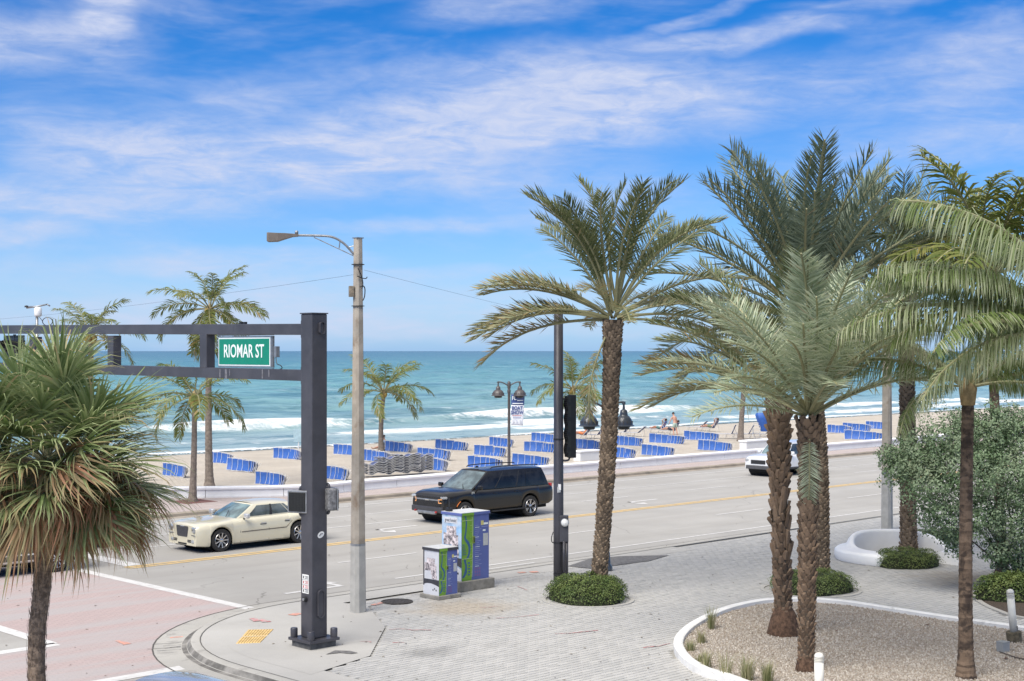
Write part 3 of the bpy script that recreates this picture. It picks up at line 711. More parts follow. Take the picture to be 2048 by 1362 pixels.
# line of dry seaweed at the high-water mark
mb = MB(); rs2 = random.Random(6)
for k in range(1500):
    s1 = rs2.uniform(20, 190); t1 = 94.6 + 0.8 * math.sin(s1 * .11) + 0.5 * math.sin(s1 * .37) + rs2.gauss(0, .35); p = ST(s1, t1); p.z = sand_z(t1) + .06
    a = rs2.uniform(0, 6.28); l_ = rs2.uniform(.08, .32); d = Vector((math.cos(a), math.sin(a), 0)); e = Vector((-d.y, d.x, 0)) * .05
    mb.add([p - d * l_, p + e + Vector((0, 0, .05)), p + d * l_, p - e + Vector((0, 0, .03))], [(0, 1, 2), (0, 2, 3)])
tag(mb.build('seaweed', mat('dry_seaweed', (.10, .08, .05), .9, var=.4)), 'line of dark dry seaweed along the waterline', 'seaweed', kind='stuff')

# ================================================================ STREET FURNITURE
M_DARKSTEEL = mat('dark_painted_steel', (0.064, 0.063, 0.074), 0.42, metal=0.15, var=0.18, vscale=1.5, dirt=(0.10, 0.10, 0.11), dscale=1.3, dcut=(0.5, 0.8))
M_BLACK = mat('black_paint', (0.018, 0.018, 0.02), 0.45, var=0.2)
M_LENS = mat('dark_lens', (0.03, 0.032, 0.03), 0.35, var=0.3, vscale=60)
M_GALV = mat('galvanised_steel', (0.32, 0.33, 0.34), 0.4, metal=0.7, var=0.2, vscale=8)
M_ALU = mat('brushed_aluminium', (0.45, 0.46, 0.47), 0.35, metal=0.8, var=0.1)
M_WHITE = mat('white_enamel', (0.78, 0.78, 0.76), 0.45, var=0.04)
M_GREENSIGN = mat('green_sign_sheeting', (0.0, 0.215, 0.135), 0.4, var=0.05)
M_SIGNWHITE = mat('white_sign_sheeting', (0.80, 0.85, 0.84), 0.4, var=0.02)
M_INK = mat('dark_print', (0.03, 0.03, 0.035), 0.6, var=0.1)
M_REDINK = mat('red_print', (0.45, 0.05, 0.06), 0.6, var=0.1)

# ---- signal gantry: post and twin beams towards the sea side
gp = W(628, 1292); GD = gp.y
gantry = thing('signal_gantry', 'dark square steel signal gantry with twin beams over the crossing', 'gantry', gp, U_ANG)
# local axes: x along the road (away right), y towards the sea
PWD = 0.40
ztop = zat(628, GD) - WALK_Z
mb = MB(); mb.box((0, 0, (ztop + 0.2) / 2), (PWD, PWD, ztop - 0.2)); mb.build('post', M_DARKSTEEL, gantry, bevel=0.02)
mb = MB(); mb.box((0, 0, ztop + 0.012), (PWD + .03, PWD + .03, 0.024)); mb.build('post_cap', M_DARKSTEEL, gantry)
mb = MB(); mb.box((0, 0, 0.165), (0.78, 0.78, 0.06)); mb.build('base_plate', M_DARKSTEEL, gantry, bevel=0.006)
mb = MB(); mb.box((0, 0, 0.065), (0.66, 0.66, 0.13)); mb.build('grout_pad', mat('grout', (0.10, 0.10, 0.10), 0.9, var=0.3, vscale=10), gantry)
for sx_ in (-1, 1):
    for sy_ in (-1, 1):
        mb = MB(); mb.lathe([(0.072, 0.196), (0.078, 0.22), (0.078, 0.375), (0.068, 0.39), (0.0, 0.39)], (sx_ * 0.30, sy_ * 0.30, 0), 14); mb.build('bolt_cover', M_DARKSTEEL, gantry, auto=40)
zu, zl = zat(658.5, GD) - WALK_Z, zat(751, GD) - WALK_Z
BL = 21.0
def beam(z, name, rise):
    mb = MB(); n = 8
    rows = []
    for i in range(n + 1):
        y = PWD / 2 + 0.03 + (BL) * i / n; zz = z + rise * (i / n)
        rows.append([(-0.11, y, zz - .12), (0.11, y, zz - .12), (0.11, y, zz + .12), (-0.11, y, zz + .12)])
    mb.grid(rows, closed=True); mb.add(rows[-1], [(3, 2, 1, 0)])
    mb.build(name, M_DARKSTEEL, gantry, bevel=0.012)
beam(zu, 'upper_beam', 0.22); beam(zl, 'lower_beam', 0.10)
for z in (zu, zl):
    mb = MB(); mb.box((0, PWD / 2 + 0.014, z), (0.36, 0.026, 0.36)); mb.build('flange', M_DARKSTEEL, gantry)
for yk in (4.16, 8.5, 12.85, 17.2):
    mb = MB(); mb.box((0, yk, (zu + zl) / 2 + 0.03), (0.23, 0.30, zu - zl - 0.2)); mb.build('strut', M_DARKSTEEL, gantry, bevel=0.01)
def oval_plate(name, mat_, parent, pos, nrm_axis, w, h, th, ang=0.0):
    """Racetrack cover standing on the post face; nrm_axis 0 = -x face, 1 = -y face."""
    mb = MB(); pts = []
    for k in range(20):
        a = 2 * math.pi * k / 20; c_, s_ = math.cos(a), math.sin(a)
        pts.append((w / 2 * c_, (h - w) / 2 * (1 if s_ > 0 else -1) + w / 2 * s_))
    vs = [(x, -0.0, z) for x, z in pts] + [(x, -th, z) for x, z in pts] + [(x * .82, -th, z * .93) for x, z in pts] + [(x * .8, -th * .55, z * .92) for x, z in pts]
    fs = []
    for r in range(3):
        for k in range(20): fs.append((r * 20 + k, (r + 1) * 20 + k, (r + 1) * 20 + (k + 1) % 20, r * 20 + (k + 1) % 20))
    fs.append(tuple(60 + k for k in range(20)))
    mb.add(vs, fs); o = mb.build(name, mat_, parent); o.location = pos
    if nrm_axis == 0: o.rotation_euler = (0, 0, -math.pi / 2)
    return o
HS = PWD / 2
oval_plate('hand_hole_cover', M_DARKSTEEL, gantry, (0.02, -HS - 0.001, 0.92), 1, 0.17, 0.60, 0.05)
oval_plate('cable_cover', M_DARKSTEEL, gantry, (0.03, -HS - 0.001, ztop - 0.30), 1, 0.13, 0.26, 0.07)
mb = MB(); mb.lathe([(0.0, -0.004), (0.10, -0.004), (0.10, 0.0)], (0, 0, 0), 24, axis='Y'); o = mb.build('sticker', M_WHITE, gantry); o.location = (0.03, -HS - 0.002, zat(1068, GD) - WALK_Z); o.scale = (0.9, 1, 0.62); o.rotation_euler = (0, rad(-28), 0)
mb = MB(); mb.tube([(-0.05, 0, 0), (0.0, 0, 0.02), (0.05, 0, 0.0)], 0.008, 5); o = mb.build('sticker_print', M_INK, gantry); o.location = (0.03, -HS - 0.010, zat(1068, GD) - WALK_Z); o.rotation_euler = (0, rad(-28), 0)
# crossing instructions and push button on the face that looks left
zs = zat(1166, GD) - WALK_Z
mb = MB(); mb.box((-HS - 0.006, 0.02, zs), (0.006, 0.23, 0.40)); panel = mb.build('instruction_sign', M_WHITE, gantry, bevel=0.002)
for k, (zz, m_) in enumerate(((0.14, M_INK), (0.035, M_REDINK), (-0.06, M_REDINK), (-0.145, M_INK))):
    mb = MB(); mb.box((-HS - 0.0105, 0.085, zs + zz), (0.002, 0.03, 0.055)); mb.build('pictogram', m_, panel)
    for q in range(3):
        mb = MB(); mb.box((-HS - 0.0105, -0.02 - 0.01 * (q % 2), zs + zz + 0.025 - q * 0.024), (0.002, 0.12 - 0.03 * (q % 2), 0.010)); mb.build('print_line', M_INK if m_ is M_INK else M_REDINK, panel)
for zz in (0.09, -0.015, -0.105):
    mb = MB(); mb.box((-HS - 0.0105, 0.02, zs + zz), (0.002, 0.21, 0.004)); mb.build('print_line', M_INK, panel)
zb = zat(1196, GD) - WALK_Z
mb = MB(); mb.lathe([(0.055, 0), (0.06, -0.03), (0.05, -0.06)], (0, 0, 0), 16, axis='X'); mb.lathe([(0.03, -0.06), (0.03, -0.075), (0.0, -0.078)], (0, 0, 0), 12, axis='X', m=1)
o = mb.build('push_button', [M_BLACK, M_ALU], gantry, auto=40); o.location = (-HS - 0.002, 0.01, zb)

# street name sign between the beams, facing down the road
signz = zat(703.5, GD) - WALK_Z
ysn = 2.56
sg = thing('street_sign', 'green RIOMAR ST street name sign hung between the beams', 'sign', gantry.matrix_basis @ Vector((0, 0, 0)), U_ANG)
mw = Matrix.Translation(gp) @ Matrix.Rotation(U_ANG, 4, 'Z'); sg.location = mw @ Vector((-0.02, ysn, signz))
SGW, SGH = 2.12, 0.70
mb = MB(); mb.box((0, 0, 0), (0.07, SGW, SGH)); mb.build('sign_box', M_ALU, sg, bevel=0.01)
mb = MB(); mb.box((-0.038, 0, 0), (0.006, SGW - 0.07, SGH - 0.07)); mb.build('sign_border', M_SIGNWHITE, sg)
mb = MB(); mb.box((-0.043, 0, 0), (0.006, SGW - 0.12, SGH - 0.12)); mb.build('sign_face', M_GREENSIGN, sg)
lettering('RIOMAR ST', 0.42, M_SIGNWHITE, sg, (-0.049, 0, 0.0), (rad(90), 0, rad(-90)), sx=0.76, bold=0.004)
for yy in (-0.7, 0.7):
    for zz in (1, -1):
        mb = MB(); mb.box((0.02, yy, zz * (SGH / 2 + 0.055)), (0.06, 0.14, 0.05)); mb.build('hanger', M_BLACK, sg)
mb = MB(); mb.box((0.0, 0.0, SGH / 2 + 0.028), (0.05, SGW + 0.06, 0.03)); mb.box((0.0, 0.0, -SGH / 2 - 0.028), (0.05, SGW + 0.06, 0.03)); mb.box((0, -SGW / 2 - 0.03, 0), (0.05, 0.025, SGH)); mb.build('hanger_rail', M_GALV, sg)
mb = MB(); mb.box((0.02, -SGW / 2 - 0.13, 0.0), (0.1, 0.1, 0.24)); mb.build('junction_box', M_GALV, sg, bevel=0.008)
mb = MB(); mb.tube(spline([(0, -SGW / 2 - 0.13, -0.12), (-0.02, -SGW / 2 - 0.2, -0.26), (-0.02, -SGW / 2 - 0.34, -0.30), (0, -SGW / 2 - 0.36, -0.36), (0, -SGW / 2 - 0.2, -0.4)], 5), 0.010, 5); mb.build('cable', M_BLACK, sg)
# cable brackets above the upper beam
for yy in (0.9, 1.05): 
    mb = MB(); mb.box((0, yy + 1.7, zu + 0.165), (0.06, 0.09, 0.06)); mb.build('clamp', M_BLACK, gantry)

for yy, wd_, hh_ in ((3.45, .05, .2), (3.2, .09, .23), (3.05, .03, .15), (1.75, .05, .2), (1.5, .04, .16), (9.3, .05, .18)):
    mb = MB(); mb.box((-0.1125, yy, zl + .11 - hh_ / 2), (0.002, wd_, hh_)); mb.build('water_stain', mat('chalky_stain', (.15, .15, .165), .7, var=.3, vscale=20), gantry)
# signal hung from the upper beam, at the picture's left edge
def signal_head(root, n=3, plate=True):
    mb = MB(); mb.box((0.08, 0, 0), (0.2, 0.34 * n + .0, 0.36)); mb.build('housing', M_BLACK, root, bevel=0.02)
    for k in range(n):
        y = (k - (n - 1) / 2) * 0.34
        mb = MB(); mb.lathe([(0.14, 0.0), (0.15, -0.04), (0.0, -0.05)], (-0.02, y, 0), 18, axis='X'); mb.build('lens', M_LENS, root, smooth=True)
        rows = []
        for a in np.linspace(-20, 200, 13):
            a = rad(a); rows.append([(-0.02, y + 0.155 * math.cos(a), 0.155 * math.sin(a)), (-0.26, y + 0.165 * math.cos(a), 0.165 * math.sin(a) + 0.02)])
        mb = MB(); mb.grid(rows); o = mb.build('visor', M_BLACK, root); md = o.modifiers.new('thick', 'SOLIDIFY'); md.thickness = 0.008
    if plate:
        mb = MB(); mb.box((0.075, 0, 0), (0.012, 0.34 * n + 0.28, 0.64)); mb.build('backplate', M_BLACK, root)
ts_ = thing('traffic_signal', 'black traffic signal hung under the upper beam at left edge', 'traffic signal', mw @ Vector((-0.02, 14.3, zu - 0.34)), U_ANG)
signal_head(ts_, 3)
mb = MB(); mb.box((0.09, 0, 0.26), (0.06, 0.06, 0.18)); mb.box((0.09, 0, 0.22), (0.05, 0.8, 0.04)); mb.build('bracket', M_DARKSTEEL, ts_)

# ---- pedestrian signals clamped to the post
def ped_signal(loc, rz, label, lit):
    t_ = thing('pedestrian_signal', label, 'signal', loc, rz, 'pedestrian signals on the gantry post')
    mb = MB(); mb.box((0, 0.10, 0), (0.46, 0.20, 0.47)); mb.build('housing', mat('weathered_grey_paint', (0.16, 0.16, 0.165), 0.6, var=0.5, vscale=14, bump=0.6, bscale=30), t_, bevel=0.04, segs=3)
    mb = MB(); mb.box((0, -0.012, 0), (0.47, 0.03, 0.48)); mb.build('door_rim', M_GALV, t_, bevel=0.03, segs=3)
    mb = MB(); mb.box((0, -0.034, 0), (0.40, 0.02, 0.41)); sc = mb.build('screen', M_LENS, t_, bevel=0.02)
    mb = MB()
    for k in range(-5, 6): mb.box((k * 0.036, -0.046, 0), (0.006, 0.01, 0.38)); mb.box((0, -0.047, k * 0.036), (0.38, 0.008, 0.006))
    mb.build('louvre_grid', M_BLACK, t_)
    for zz in (0.27, -0.27):
        mb = MB(); mb.tube(spline([(0.0, 0.10, zz * 0.85), (0.03, 0.11, zz * 1.12), (0.16, 0.13, zz * 1.12), (0.36, 0.16, zz * 1.12)], 4), 0.035, 10); mb.build('mount_arm', M_DARKSTEEL, t_, smooth=True)
    return t_
zp = zat(1003, GD)
pl = mw @ Vector((-HS - 0.22, 0.0, 0)); pl.z = zp
o1 = ped_signal(Vector((P3(596, 1003, GD).x, GD - 0.05, zp)), rad(-22), 'grey pedestrian signal with dark screen, left side of the gantry post', True)
o2 = ped_signal(Vector((P3(666, 998, GD).x, GD + 0.08, zat(998, GD))), rad(118), 'grey pedestrian signal seen from behind, right side of the gantry post', False)

# ---- concrete light pole
M_POLE = mat('weathered_concrete_pole', (0.36, 0.32, 0.265), 0.9, var=0.2, vscale=2.5, dirt=(0.20, 0.125, 0.07), dscale=1.3, dcut=(0.5, 0.7), bump=0.3, bscale=30)
M_POLE2 = mat('grey_concrete_pole', (0.40, 0.39, 0.36), 0.9, var=0.12, vscale=3, dirt=(0.24, 0.23, 0.21), dscale=2)
def concrete_pole(base, ztop_, label, lamp_dir, seam, rz, w0=0.34, w1=0.19, extras=True):
    t_ = thing('concrete_light_pole', label, 'light pole', base, rz, 'concrete light poles along the road'); h = ztop_ - base.z
    def sect(z, w): e = w * 0.22; return [(-w / 2 + e, -w / 2, z), (w / 2 - e, -w / 2, z), (w / 2, -w / 2 + e, z), (w / 2, w / 2 - e, z), (w / 2 - e, w / 2, z), (-w / 2 + e, w / 2, z), (-w / 2, w / 2 - e, z), (-w / 2, -w / 2 + e, z)]
    def wz(z): return w0 + (w1 - w0) * z / h
    mb = MB(); mb.grid([sect(z, wz(z)) for z in np.linspace(0, seam, 4)], closed=True); mb.build('pole_base', M_POLE2, t_)
    mb = MB(); rows = [sect(z, wz(z) - 0.008) for z in np.linspace(seam, h, 9)]; mb.grid(rows, closed=True); mb.add(rows[-1], [tuple(range(8))]); mb.build('pole_shaft', M_POLE, t_)
    mb = MB(); mb.box((0, 0, h + 0.012), (w1 + .01, w1 + .01, 0.024)); mb.build('pole_cap', M_GALV, t_)
    mb = MB(); mb.grid([sect(seam - .03, wz(seam) + 0.006), sect(seam + 0.02, wz(seam) + 0.006)], closed=True); mb.build('band', M_GALV, t_)
    if extras:
        R = Matrix.Rotation(-rz, 3, 'Z'); L = R @ lamp_dir.normalized()
        def q(a, z): return Vector((L.x * a, L.y * a, z))
        mb = MB(); mb.tube(spline([q(0.1, h - 0.38), q(0.34, h - 0.12), q(0.62, h + 0.03), q(1.0, h + 0.06), q(1.6, h + 0.06)], 6), 0.028, 8); mb.build('lamp_arm', M_GALV, t_, smooth=True)
        mb = MB(); mb.tube([q(0.1, h - 0.42), q(1.05, h + 0.02)], 0.012, 6); mb.tube([q(0.45, h - 0.24), q(0.43, h - 0.07)], 0.014, 6); mb.tube([q(0.1, h - 0.18), q(0.26, h - 0.22)], 0.012, 6); mb.build('arm_brace', M_GALV, t_)
        hd = MB(); rows = []
        for a, w_, zt, zb_ in ((1.42, .05, .09, .03), (1.55, .07, .10, .02), (1.75, .12, .11, -.04), (1.9, .15, .11, -.09), (2.12, .15, .12, -.10), (2.16, .13, .12, -.08)):
            s_ = Vector((-L.y, L.x, 0)) * w_
            rows.append([q(a, h + zb_) - s_, q(a, h + zb_) + s_, q(a, h + zt) + s_ * .7, q(a, h + zt) - s_ * .7])
        hd.grid(rows, closed=True); hd.add(rows[0], [(0, 1, 2, 3)]); hd.add(rows[-1], [(3, 2, 1, 0)]); lh = hd.build('lamp_head', mat('bronze_lamp', (0.11, 0.09, 0.075), 0.5, var=0.15), t_, bevel=0.008)
        mb = MB(); mb.lathe([(0.04, 0), (0.045, 0.06), (0.03, 0.09), (0, 0.095)], q(1.46, h + 0.085), 12); mb.build('photocell', M_GALV, lh, smooth=True)
    return t_, h
pb = W(716, 1224); D = pb.y
pole1, ph = concrete_pole(pb, zat(477, D), 'weathered concrete light pole with long lamp arm beside the gantry post', Vector((-1, -0.12, 0)), zat(1088, D) - WALK_Z, U_ANG)
zj = zat(583, D) - pb.z
mb = MB(); mb.box((-0.16, -0.02, zj), (0.12, 0.16, 0.26)); mb.build('fuse_box', mat('rusty_box', (0.24, 0.2, 0.15), 0.7, metal=0.3, var=0.4, vscale=9), pole1, bevel=0.01, rot=(0, 0, rad(-30)))
mb = MB(); mb.tube(spline([(-0.06, -0.15, zj + .1), (0.02, -0.17, zj + .13), (0.1, -0.14, zj + .06), (0.08, -0.15, zj - .12), (0.03, -0.15, zj - .22)], 5), 0.014, 6); mb.tube(spline([(-0.10, -0.13, zj + .55), (-0.02, -0.15, zj + .38), (0.03, -0.15, zj + .2), (0.0, -0.15, zj + .05)], 5), 0.012, 6); mb.build('cable', M_BLACK, pole1)
zk = zat(557, D) - pb.z
mb = MB(); mb.tube(spline([(-0.12, -0.12, zk + .05), (0.0, -0.14, zk + .01), (0.14, -0.12, zk), (0.2, -0.1, zk + .04)], 4), 0.012, 6); mb.build('wire_hook', M_BLACK, pole1)
for yy_ in (612, 529):
    mb = MB(); mb.lathe([(0.158, -0.008), (0.158, 0.008)], (0, 0, zat(yy_, D) - pb.z), 12); mb.build('strap', M_BLACK, pole1)
pb2 = W(1774, 1060); concrete_pole(pb2, zat(560, pb2.y), 'pale concrete light pole beside the curved white bench', Vector((-1, 0.4, 0)), 2.0, U_ANG + 0.2, 0.36, 0.24, False)
# overhead wires
def wire(a, b_, sag, label, r=0.0032):
    mb = MB(); pts = []
    for k in range(25): t = k / 24; p = a.lerp(b_, t); p.z -= sag * 4 * t * (1 - t); pts.append(p)
    mb.tube(pts, r, 5); tag(mb.build('overhead_wire', M_BLACK), label, 'wire', 'overhead wires')
top1 = pb + Vector((0, 0, zk))
wire(P3(716, 548, D - .15), P3(-40, 641, 62), 0.12, 'thin overhead wire from the concrete light pole to the left edge')
wire(P3(728, 540, D - .1), P3(1230, 660, 62), 0.05, 'thin overhead wire from the concrete light pole towards the palms')

# ---- far pole top behind the gantry beam
D0 = 58.0; b0 = P3(74, 645, D0); b0.z = WALK_Z
t0 = thing('camera_pole', 'slim pole with tilted arm and cable loop above the beam at left', 'pole', b0)
zz = zat(612, D0) - b0.z
mb = MB(); mb.tube([(0, 0, 0), (0, 0, zz - 0.1)], 0.055, 10); mb.build('pole', M_GALV, t0, smooth=True)
mb = MB(); mb.tube([(-0.42, 0, zz - 0.06), (0.0, 0, zz - 0.02), (0.42, 0, zz + 0.07)], [0.05, 0.035, 0.03], 8); mb.tube([(0.4, 0, zz + .07), (0.52, 0, zz)], 0.03, 8); mb.build('cross_arm', M_GALV, t0, smooth=True)
mb = MB(); mb.lathe([(0.12, -0.42), (0.15, -0.36), (0.15, -0.1), (0.1, -0.05)], (0.04, 0, zz), 14); mb.build('equipment_can', M_WHITE, t0, smooth=True)
mb = MB(); mb.lathe([(0.09, 0.0), (0.07, 0.06), (0.0, 0.08)], (-0.42, 0, zz - 0.05), 10); mb.build('sensor', M_BLACK, t0, smooth=True)
mb = MB(); mb.tube([(0.42 + 0.20 * math.cos(a), 0, zz - 0.62 + 0.16 * math.sin(a)) for a in np.linspace(0, 2 * math.pi, 25)], 0.016, 6); mb.tube(spline([(0.06, 0, zz - .4), (0.18, 0, zz - .55), (0.24, 0, zz - .66)], 4), 0.012, 5); mb.build('cable_loop', M_BLACK, t0)

# ---- round dark pole with signals and meter box
rp = W(1117, 1160); RD = rp.y
rt = thing('signal_pole', 'tall round dark pole with a meter box, left of the scaly palm', 'signal pole', rp, U_ANG)
rz_top = zat(618, RD) - rp.z
mb = MB(); mb.lathe([(0.14, 0), (0.14, 1.5), (0.125, rz_top), (0.0, rz_top + .02)], (0, 0, 0), 20); mb.build('pole', M_DARKSTEEL, rt, smooth=True)
mb = MB(); mb.box((-.10, -0.115, zat(973, RD) - rp.z), (0.01, 0.15, 0.16)); mb.box((-.09, -0.125, zat(978, RD) - rp.z), (0.15, 0.01, 0.16)); mb.build('sticker', M_WHITE, rt)
for y_ in (878, 1085, 1148):
    mb = MB(); mb.lathe([(0.146, -0.02), (0.146, 0.02)], (0, 0, zat(y_, RD) - rp.z), 20); mb.build('band', M_BLACK, rt)
Vr = Matrix.Rotation(-U_ANG, 3, 'Z')
def loc_r(px, py, dy=0.0): p = P3(px, py, RD + dy); p = p - rp; q = Vr @ Vector((p.x, p.y, 0)); return Vector((q.x, q.y, p.z))
c = loc_r(1128, 1057, -0.14); mb = MB(); mb.box((0, 0, 0), (0.24, 0.16, 0.72)); bx = mb.build('meter_box', M_DARKSTEEL, rt, bevel=0.015); bx.location = c; bx.rotation_euler = (0, 0, -U_ANG)
mb = MB(); mb.lathe([(0.10, 0.0), (0.10, -0.06), (0.08, -0.09), (0.0, -0.10)], (0.02, -0.08, 0.17), 20, axis='Y'); mb.build('meter', M_WHITE, bx, smooth=True)
mb = MB(); mb.lathe([(0.115, 0.0), (0.115, -0.03), (0.1, -0.035), (0.1, 0)], (0.02, -0.08, 0.17), 20, axis='Y', cap=False); mb.build('meter_ring', M_GALV, bx)
c2 = loc_r(1128, 1075, -0.2)
mb = MB(); mb.tube([c2 + Vector((0, 0, -1.0)), c2 + Vector((0, 0, -0.1))], 0.035, 8); mb.tube([c2 + Vector((0.09, -0.02, -1.05)), c2 + Vector((0.09, -0.02, -0.1))], 0.04, 8); mb.build('conduit', M_DARKSTEEL, rt, smooth=True)
c3 = loc_r(1105, 1075, -0.15); mb = MB(); mb.tube(spline([c3 + Vector((0.03, 0, .15)), c3 + Vector((-0.04, 0, 0)), c3 + Vector((-0.02, 0, -.12)), c3 + Vector((0.05, 0, -.15))], 4), 0.012, 6); mb.build('cable', M_BLACK, rt)
# stacked signal heads on its right, seen from the side
zc = zat(853, RD)
sgn = thing('traffic_signal', 'tall black traffic signal with louvred visors on the round dark pole', 'traffic signal', Vector((P3(1139, 853, RD).x, RD + 0.05, zc)), rad(35))
hh = 126 / F_PX * RD; sgn.scale = (0.8, 0.8, 1)
mb = MB(); mb.box((0.10, 0, 0), (0.24, 0.2, hh)); mb.build('housing', M_BLACK, sgn, bevel=0.012)
mb = MB(); mb.box((-0.07, 0, 0), (0.12, 0.2, hh * .97)); mb.build('lens_panel', M_LENS, sgn)
for k in range(4):
    zz = hh * (0.36 - 0.24 * k)
    mb = MB()
    rows = []
    for a in np.linspace(0, 360, 19): a = rad(a); rows.append([(0.0 - 0.02, 0.15 * math.cos(a) * .7, zz + 0.17 * math.sin(a)), (-0.17, 0.155 * math.cos(a) * .7, zz + 0.175 * math.sin(a))])
    mb.grid(rows); o = mb.build('visor', M_BLACK, sgn); md = o.modifiers.new('thick', 'SOLIDIFY'); md.thickness = 0.008
    mb = MB()
    for q in range(6): mb.box((-0.10, 0, zz - 0.14 + q * 0.055), (0.12, 0.2, 0.006), rot=(0, rad(15), 0))
    mb.build('louvre', M_DARKSTEEL, sgn)
mb = MB(); mb.tube(spline([(0.0, 0, -hh / 2), (-0.05, 0, -hh / 2 - 0.06), (-0.2, 0.05, -hh / 2 - 0.07), (-0.26, 0.1, -hh / 2 - .04)], 4), 0.03, 8); mb.tube([(-0.02, 0, hh / 2 - .1), (-0.28, 0.12, hh / 2 - .12)], 0.03, 8); tag(mb.build('bracket', M_DARKSTEEL, sgn), kind='stuff')

# ---- twin lantern posts
M_LAMP = mat('slate_lamp_enamel', (0.065, 0.075, 0.09), 0.3, var=0.12, coat=0.3)
M_LAMPB = mat('brown_lamp_enamel', (0.085, 0.075, 0.072), 0.4, var=0.12)
def twin_lamp(base, ztop_, span, lw, m_, label, rz):
    t_ = thing('twin_lamp_post', label, 'lamp post', base, rz, 'twin lantern posts'); h = ztop_ - base.z
    mb = MB(); mb.lathe([(0.17, 0), (0.17, 0.12), (0.12, 0.2), (0.10, 0.5), (0.075, 0.56), (0.062, h - 0.6), (0.085, h - 0.52), (0.085, h - 0.42), (0.06, h - 0.38), (0.085, h - 0.30), (0.085, h - 0.06), (0.05, h), (0, h + 0.03)], (0, 0, 0), 16); mb.build('post', m_, t_, auto=50)
    for s_ in (-1, 1):
        x = s_ * span / 2
        mb = MB(); mb.tube(spline([(s_ * 0.06, 0, h - 0.2), (s_ * span * .2, 0, h - 0.10), (s_ * span * .36, 0, h - 0.03), (x, 0, h - 0.02)], 5), 0.03, 8); mb.build('arm', m_, t_, smooth=True)
        mb = MB(); r = lw / 2
        mb.lathe([(0.05, -0.0), (0.055, -0.08), (0.03, -0.09), (0.04, -0.22), (0.10, -0.26), (0.115, -0.36), (0.12, -0.40), (r * 0.60, -0.43), (r * 0.80, -0.50), (r * .93, -0.60), (r * .98, -0.67), (r * 1.12, -0.69), (r * 1.12, -0.705), (r * 0.9, -0.70)], (x, 0, h), 22)
        lt_ = mb.build('lantern', m_, t_, auto=50)
        mb = MB(); mb.lathe([(r * 0.62, -0.66), (r * 0.62, -0.77), (r * 0.5, -0.80), (0, -0.81)], (x, 0, h), 18); mb.build('glass', M_LENS, lt_, smooth=True)
        mb = MB()
        for k in range(14):
            a = 2 * math.pi * k / 14; mb.box((x + r * 0.90 * math.cos(a), r * 0.90 * math.sin(a), h - 0.60), (0.03, 0.03, 0.09), rot=(0, 0, a))
        tag(mb.build('vent_ribs', M_LAMPB, lt_), kind='stuff')
    return t_, h
bp = G(1018, 958, WALK_Z); bd = bp.y
lp1, lh1 = twin_lamp(bp, zat(763, bd), 1.06, 0.62, M_LAMPB, 'brown twin lantern post carrying the boat show banner', 0.0)
twin_lamp(W(1213, 1141), zat(803, W(1213, 1141).y), 1.0, 0.55, M_LAMP, 'slate twin lantern post hidden behind the scaly palm trunk', rad(6))
# banner
M_BAN = mat('white_vinyl', (0.72, 0.74, 0.78), 0.6, var=0.03); M_BANB = mat('navy_vinyl', (0.045, 0.085, 0.25), 0.6, var=0.06)
zt_, zb2 = zat(789, bd) - bp.z, zat(850, bd) - bp.z
bn = thing('banner', 'blue and white BOAT SHOW banner on the lamp post', 'banner', bp + Vector((0.09, -0.02, 0)))
bw = 0.66
def bpt(u_, v_): return Vector((0.02 + u_ * bw * (1 - .13 * v_), -0.03 + 0.04 * math.sin(3 * v_ + 2 * u_) * u_, zt_ + (zb2 - zt_) * v_ - 0.02 * u_))
for nm, v0, v1, m_ in (('banner_header', 0, 0.34, M_BANB), ('banner_cloth', 0.34, 1.0, M_BAN)):
    rows = [[bpt(u_, v_) for u_ in np.linspace(0, 1, 7)] for v_ in np.linspace(v0, v1, 10)]
    mb = MB(); mb.grid(rows); o = mb.build(nm, m_, bn, smooth=True); md = o.modifiers.new('thick', 'SOLIDIFY'); md.thickness = 0.004
mb = MB(); mb.tube([(-0.08, 0, zt_ + .02), (bw + .03, 0, zt_ + 0.02)], 0.014, 6); mb.build('banner_rod', M_BLACK, bn)
H_ = zt_ - zb2
def btext(tx, size, u_, v_, m_, sx=1.0, bold=0.0): p = bpt(u_, v_); lettering(tx, size, m_, bn, p + Vector((0, -0.05, 0)), (rad(90), 0, 0), sx, bold)
btext('FL', 0.26, 0.22, 0.12, M_SIGNWHITE, 0.85, 0.004); btext('BOAT', 0.25, 0.47, 0.44, M_BANB, 0.80, 0.008); btext('SHOW', 0.25, 0.47, 0.585, M_BANB, 0.80, 0.008)
for k in range(4):
    mb = MB(); mb.box(bpt(0.68, 0.055 + 0.045 * k) + Vector((0, -0.05, 0)), (0.34 if k < 3 else .3, 0.003, 0.024 if k < 3 else 0.034)); mb.build('print_line', M_SIGNWHITE if k == 3 else mat('pale_blue_print', (0.35, 0.42, 0.6), .6), bn)
mb = MB(); mb.box(bpt(0.5, 0.285) + Vector((0, -0.05, 0)), (0.52, 0.003, 0.045)); mb.build('print_line', M_SIGNWHITE, bn)
mb = MB(); mb.box(bpt(0.47, 0.68) + Vector((0, -0.05, 0)), (0.46, 0.003, 0.02)); mb.build('print_line', M_REDINK, bn)
mb = MB(); mb.box(bpt(0.47, 0.745) + Vector((0, -0.05, 0)), (0.40, 0.003, 0.035)); mb.build('print_line', mat('grey_blue_print', (0.28, 0.32, 0.45), .6), bn)
for k in range(3):
    mb = MB(); mb.box(bpt(0.17 + .3 * k, 0.87) + Vector((0, -0.05, 0)), (0.09, 0.003, 0.12)); mb.build('print_line', mat('pale_grey_print', (0.55, 0.57, 0.62), .6), bn)

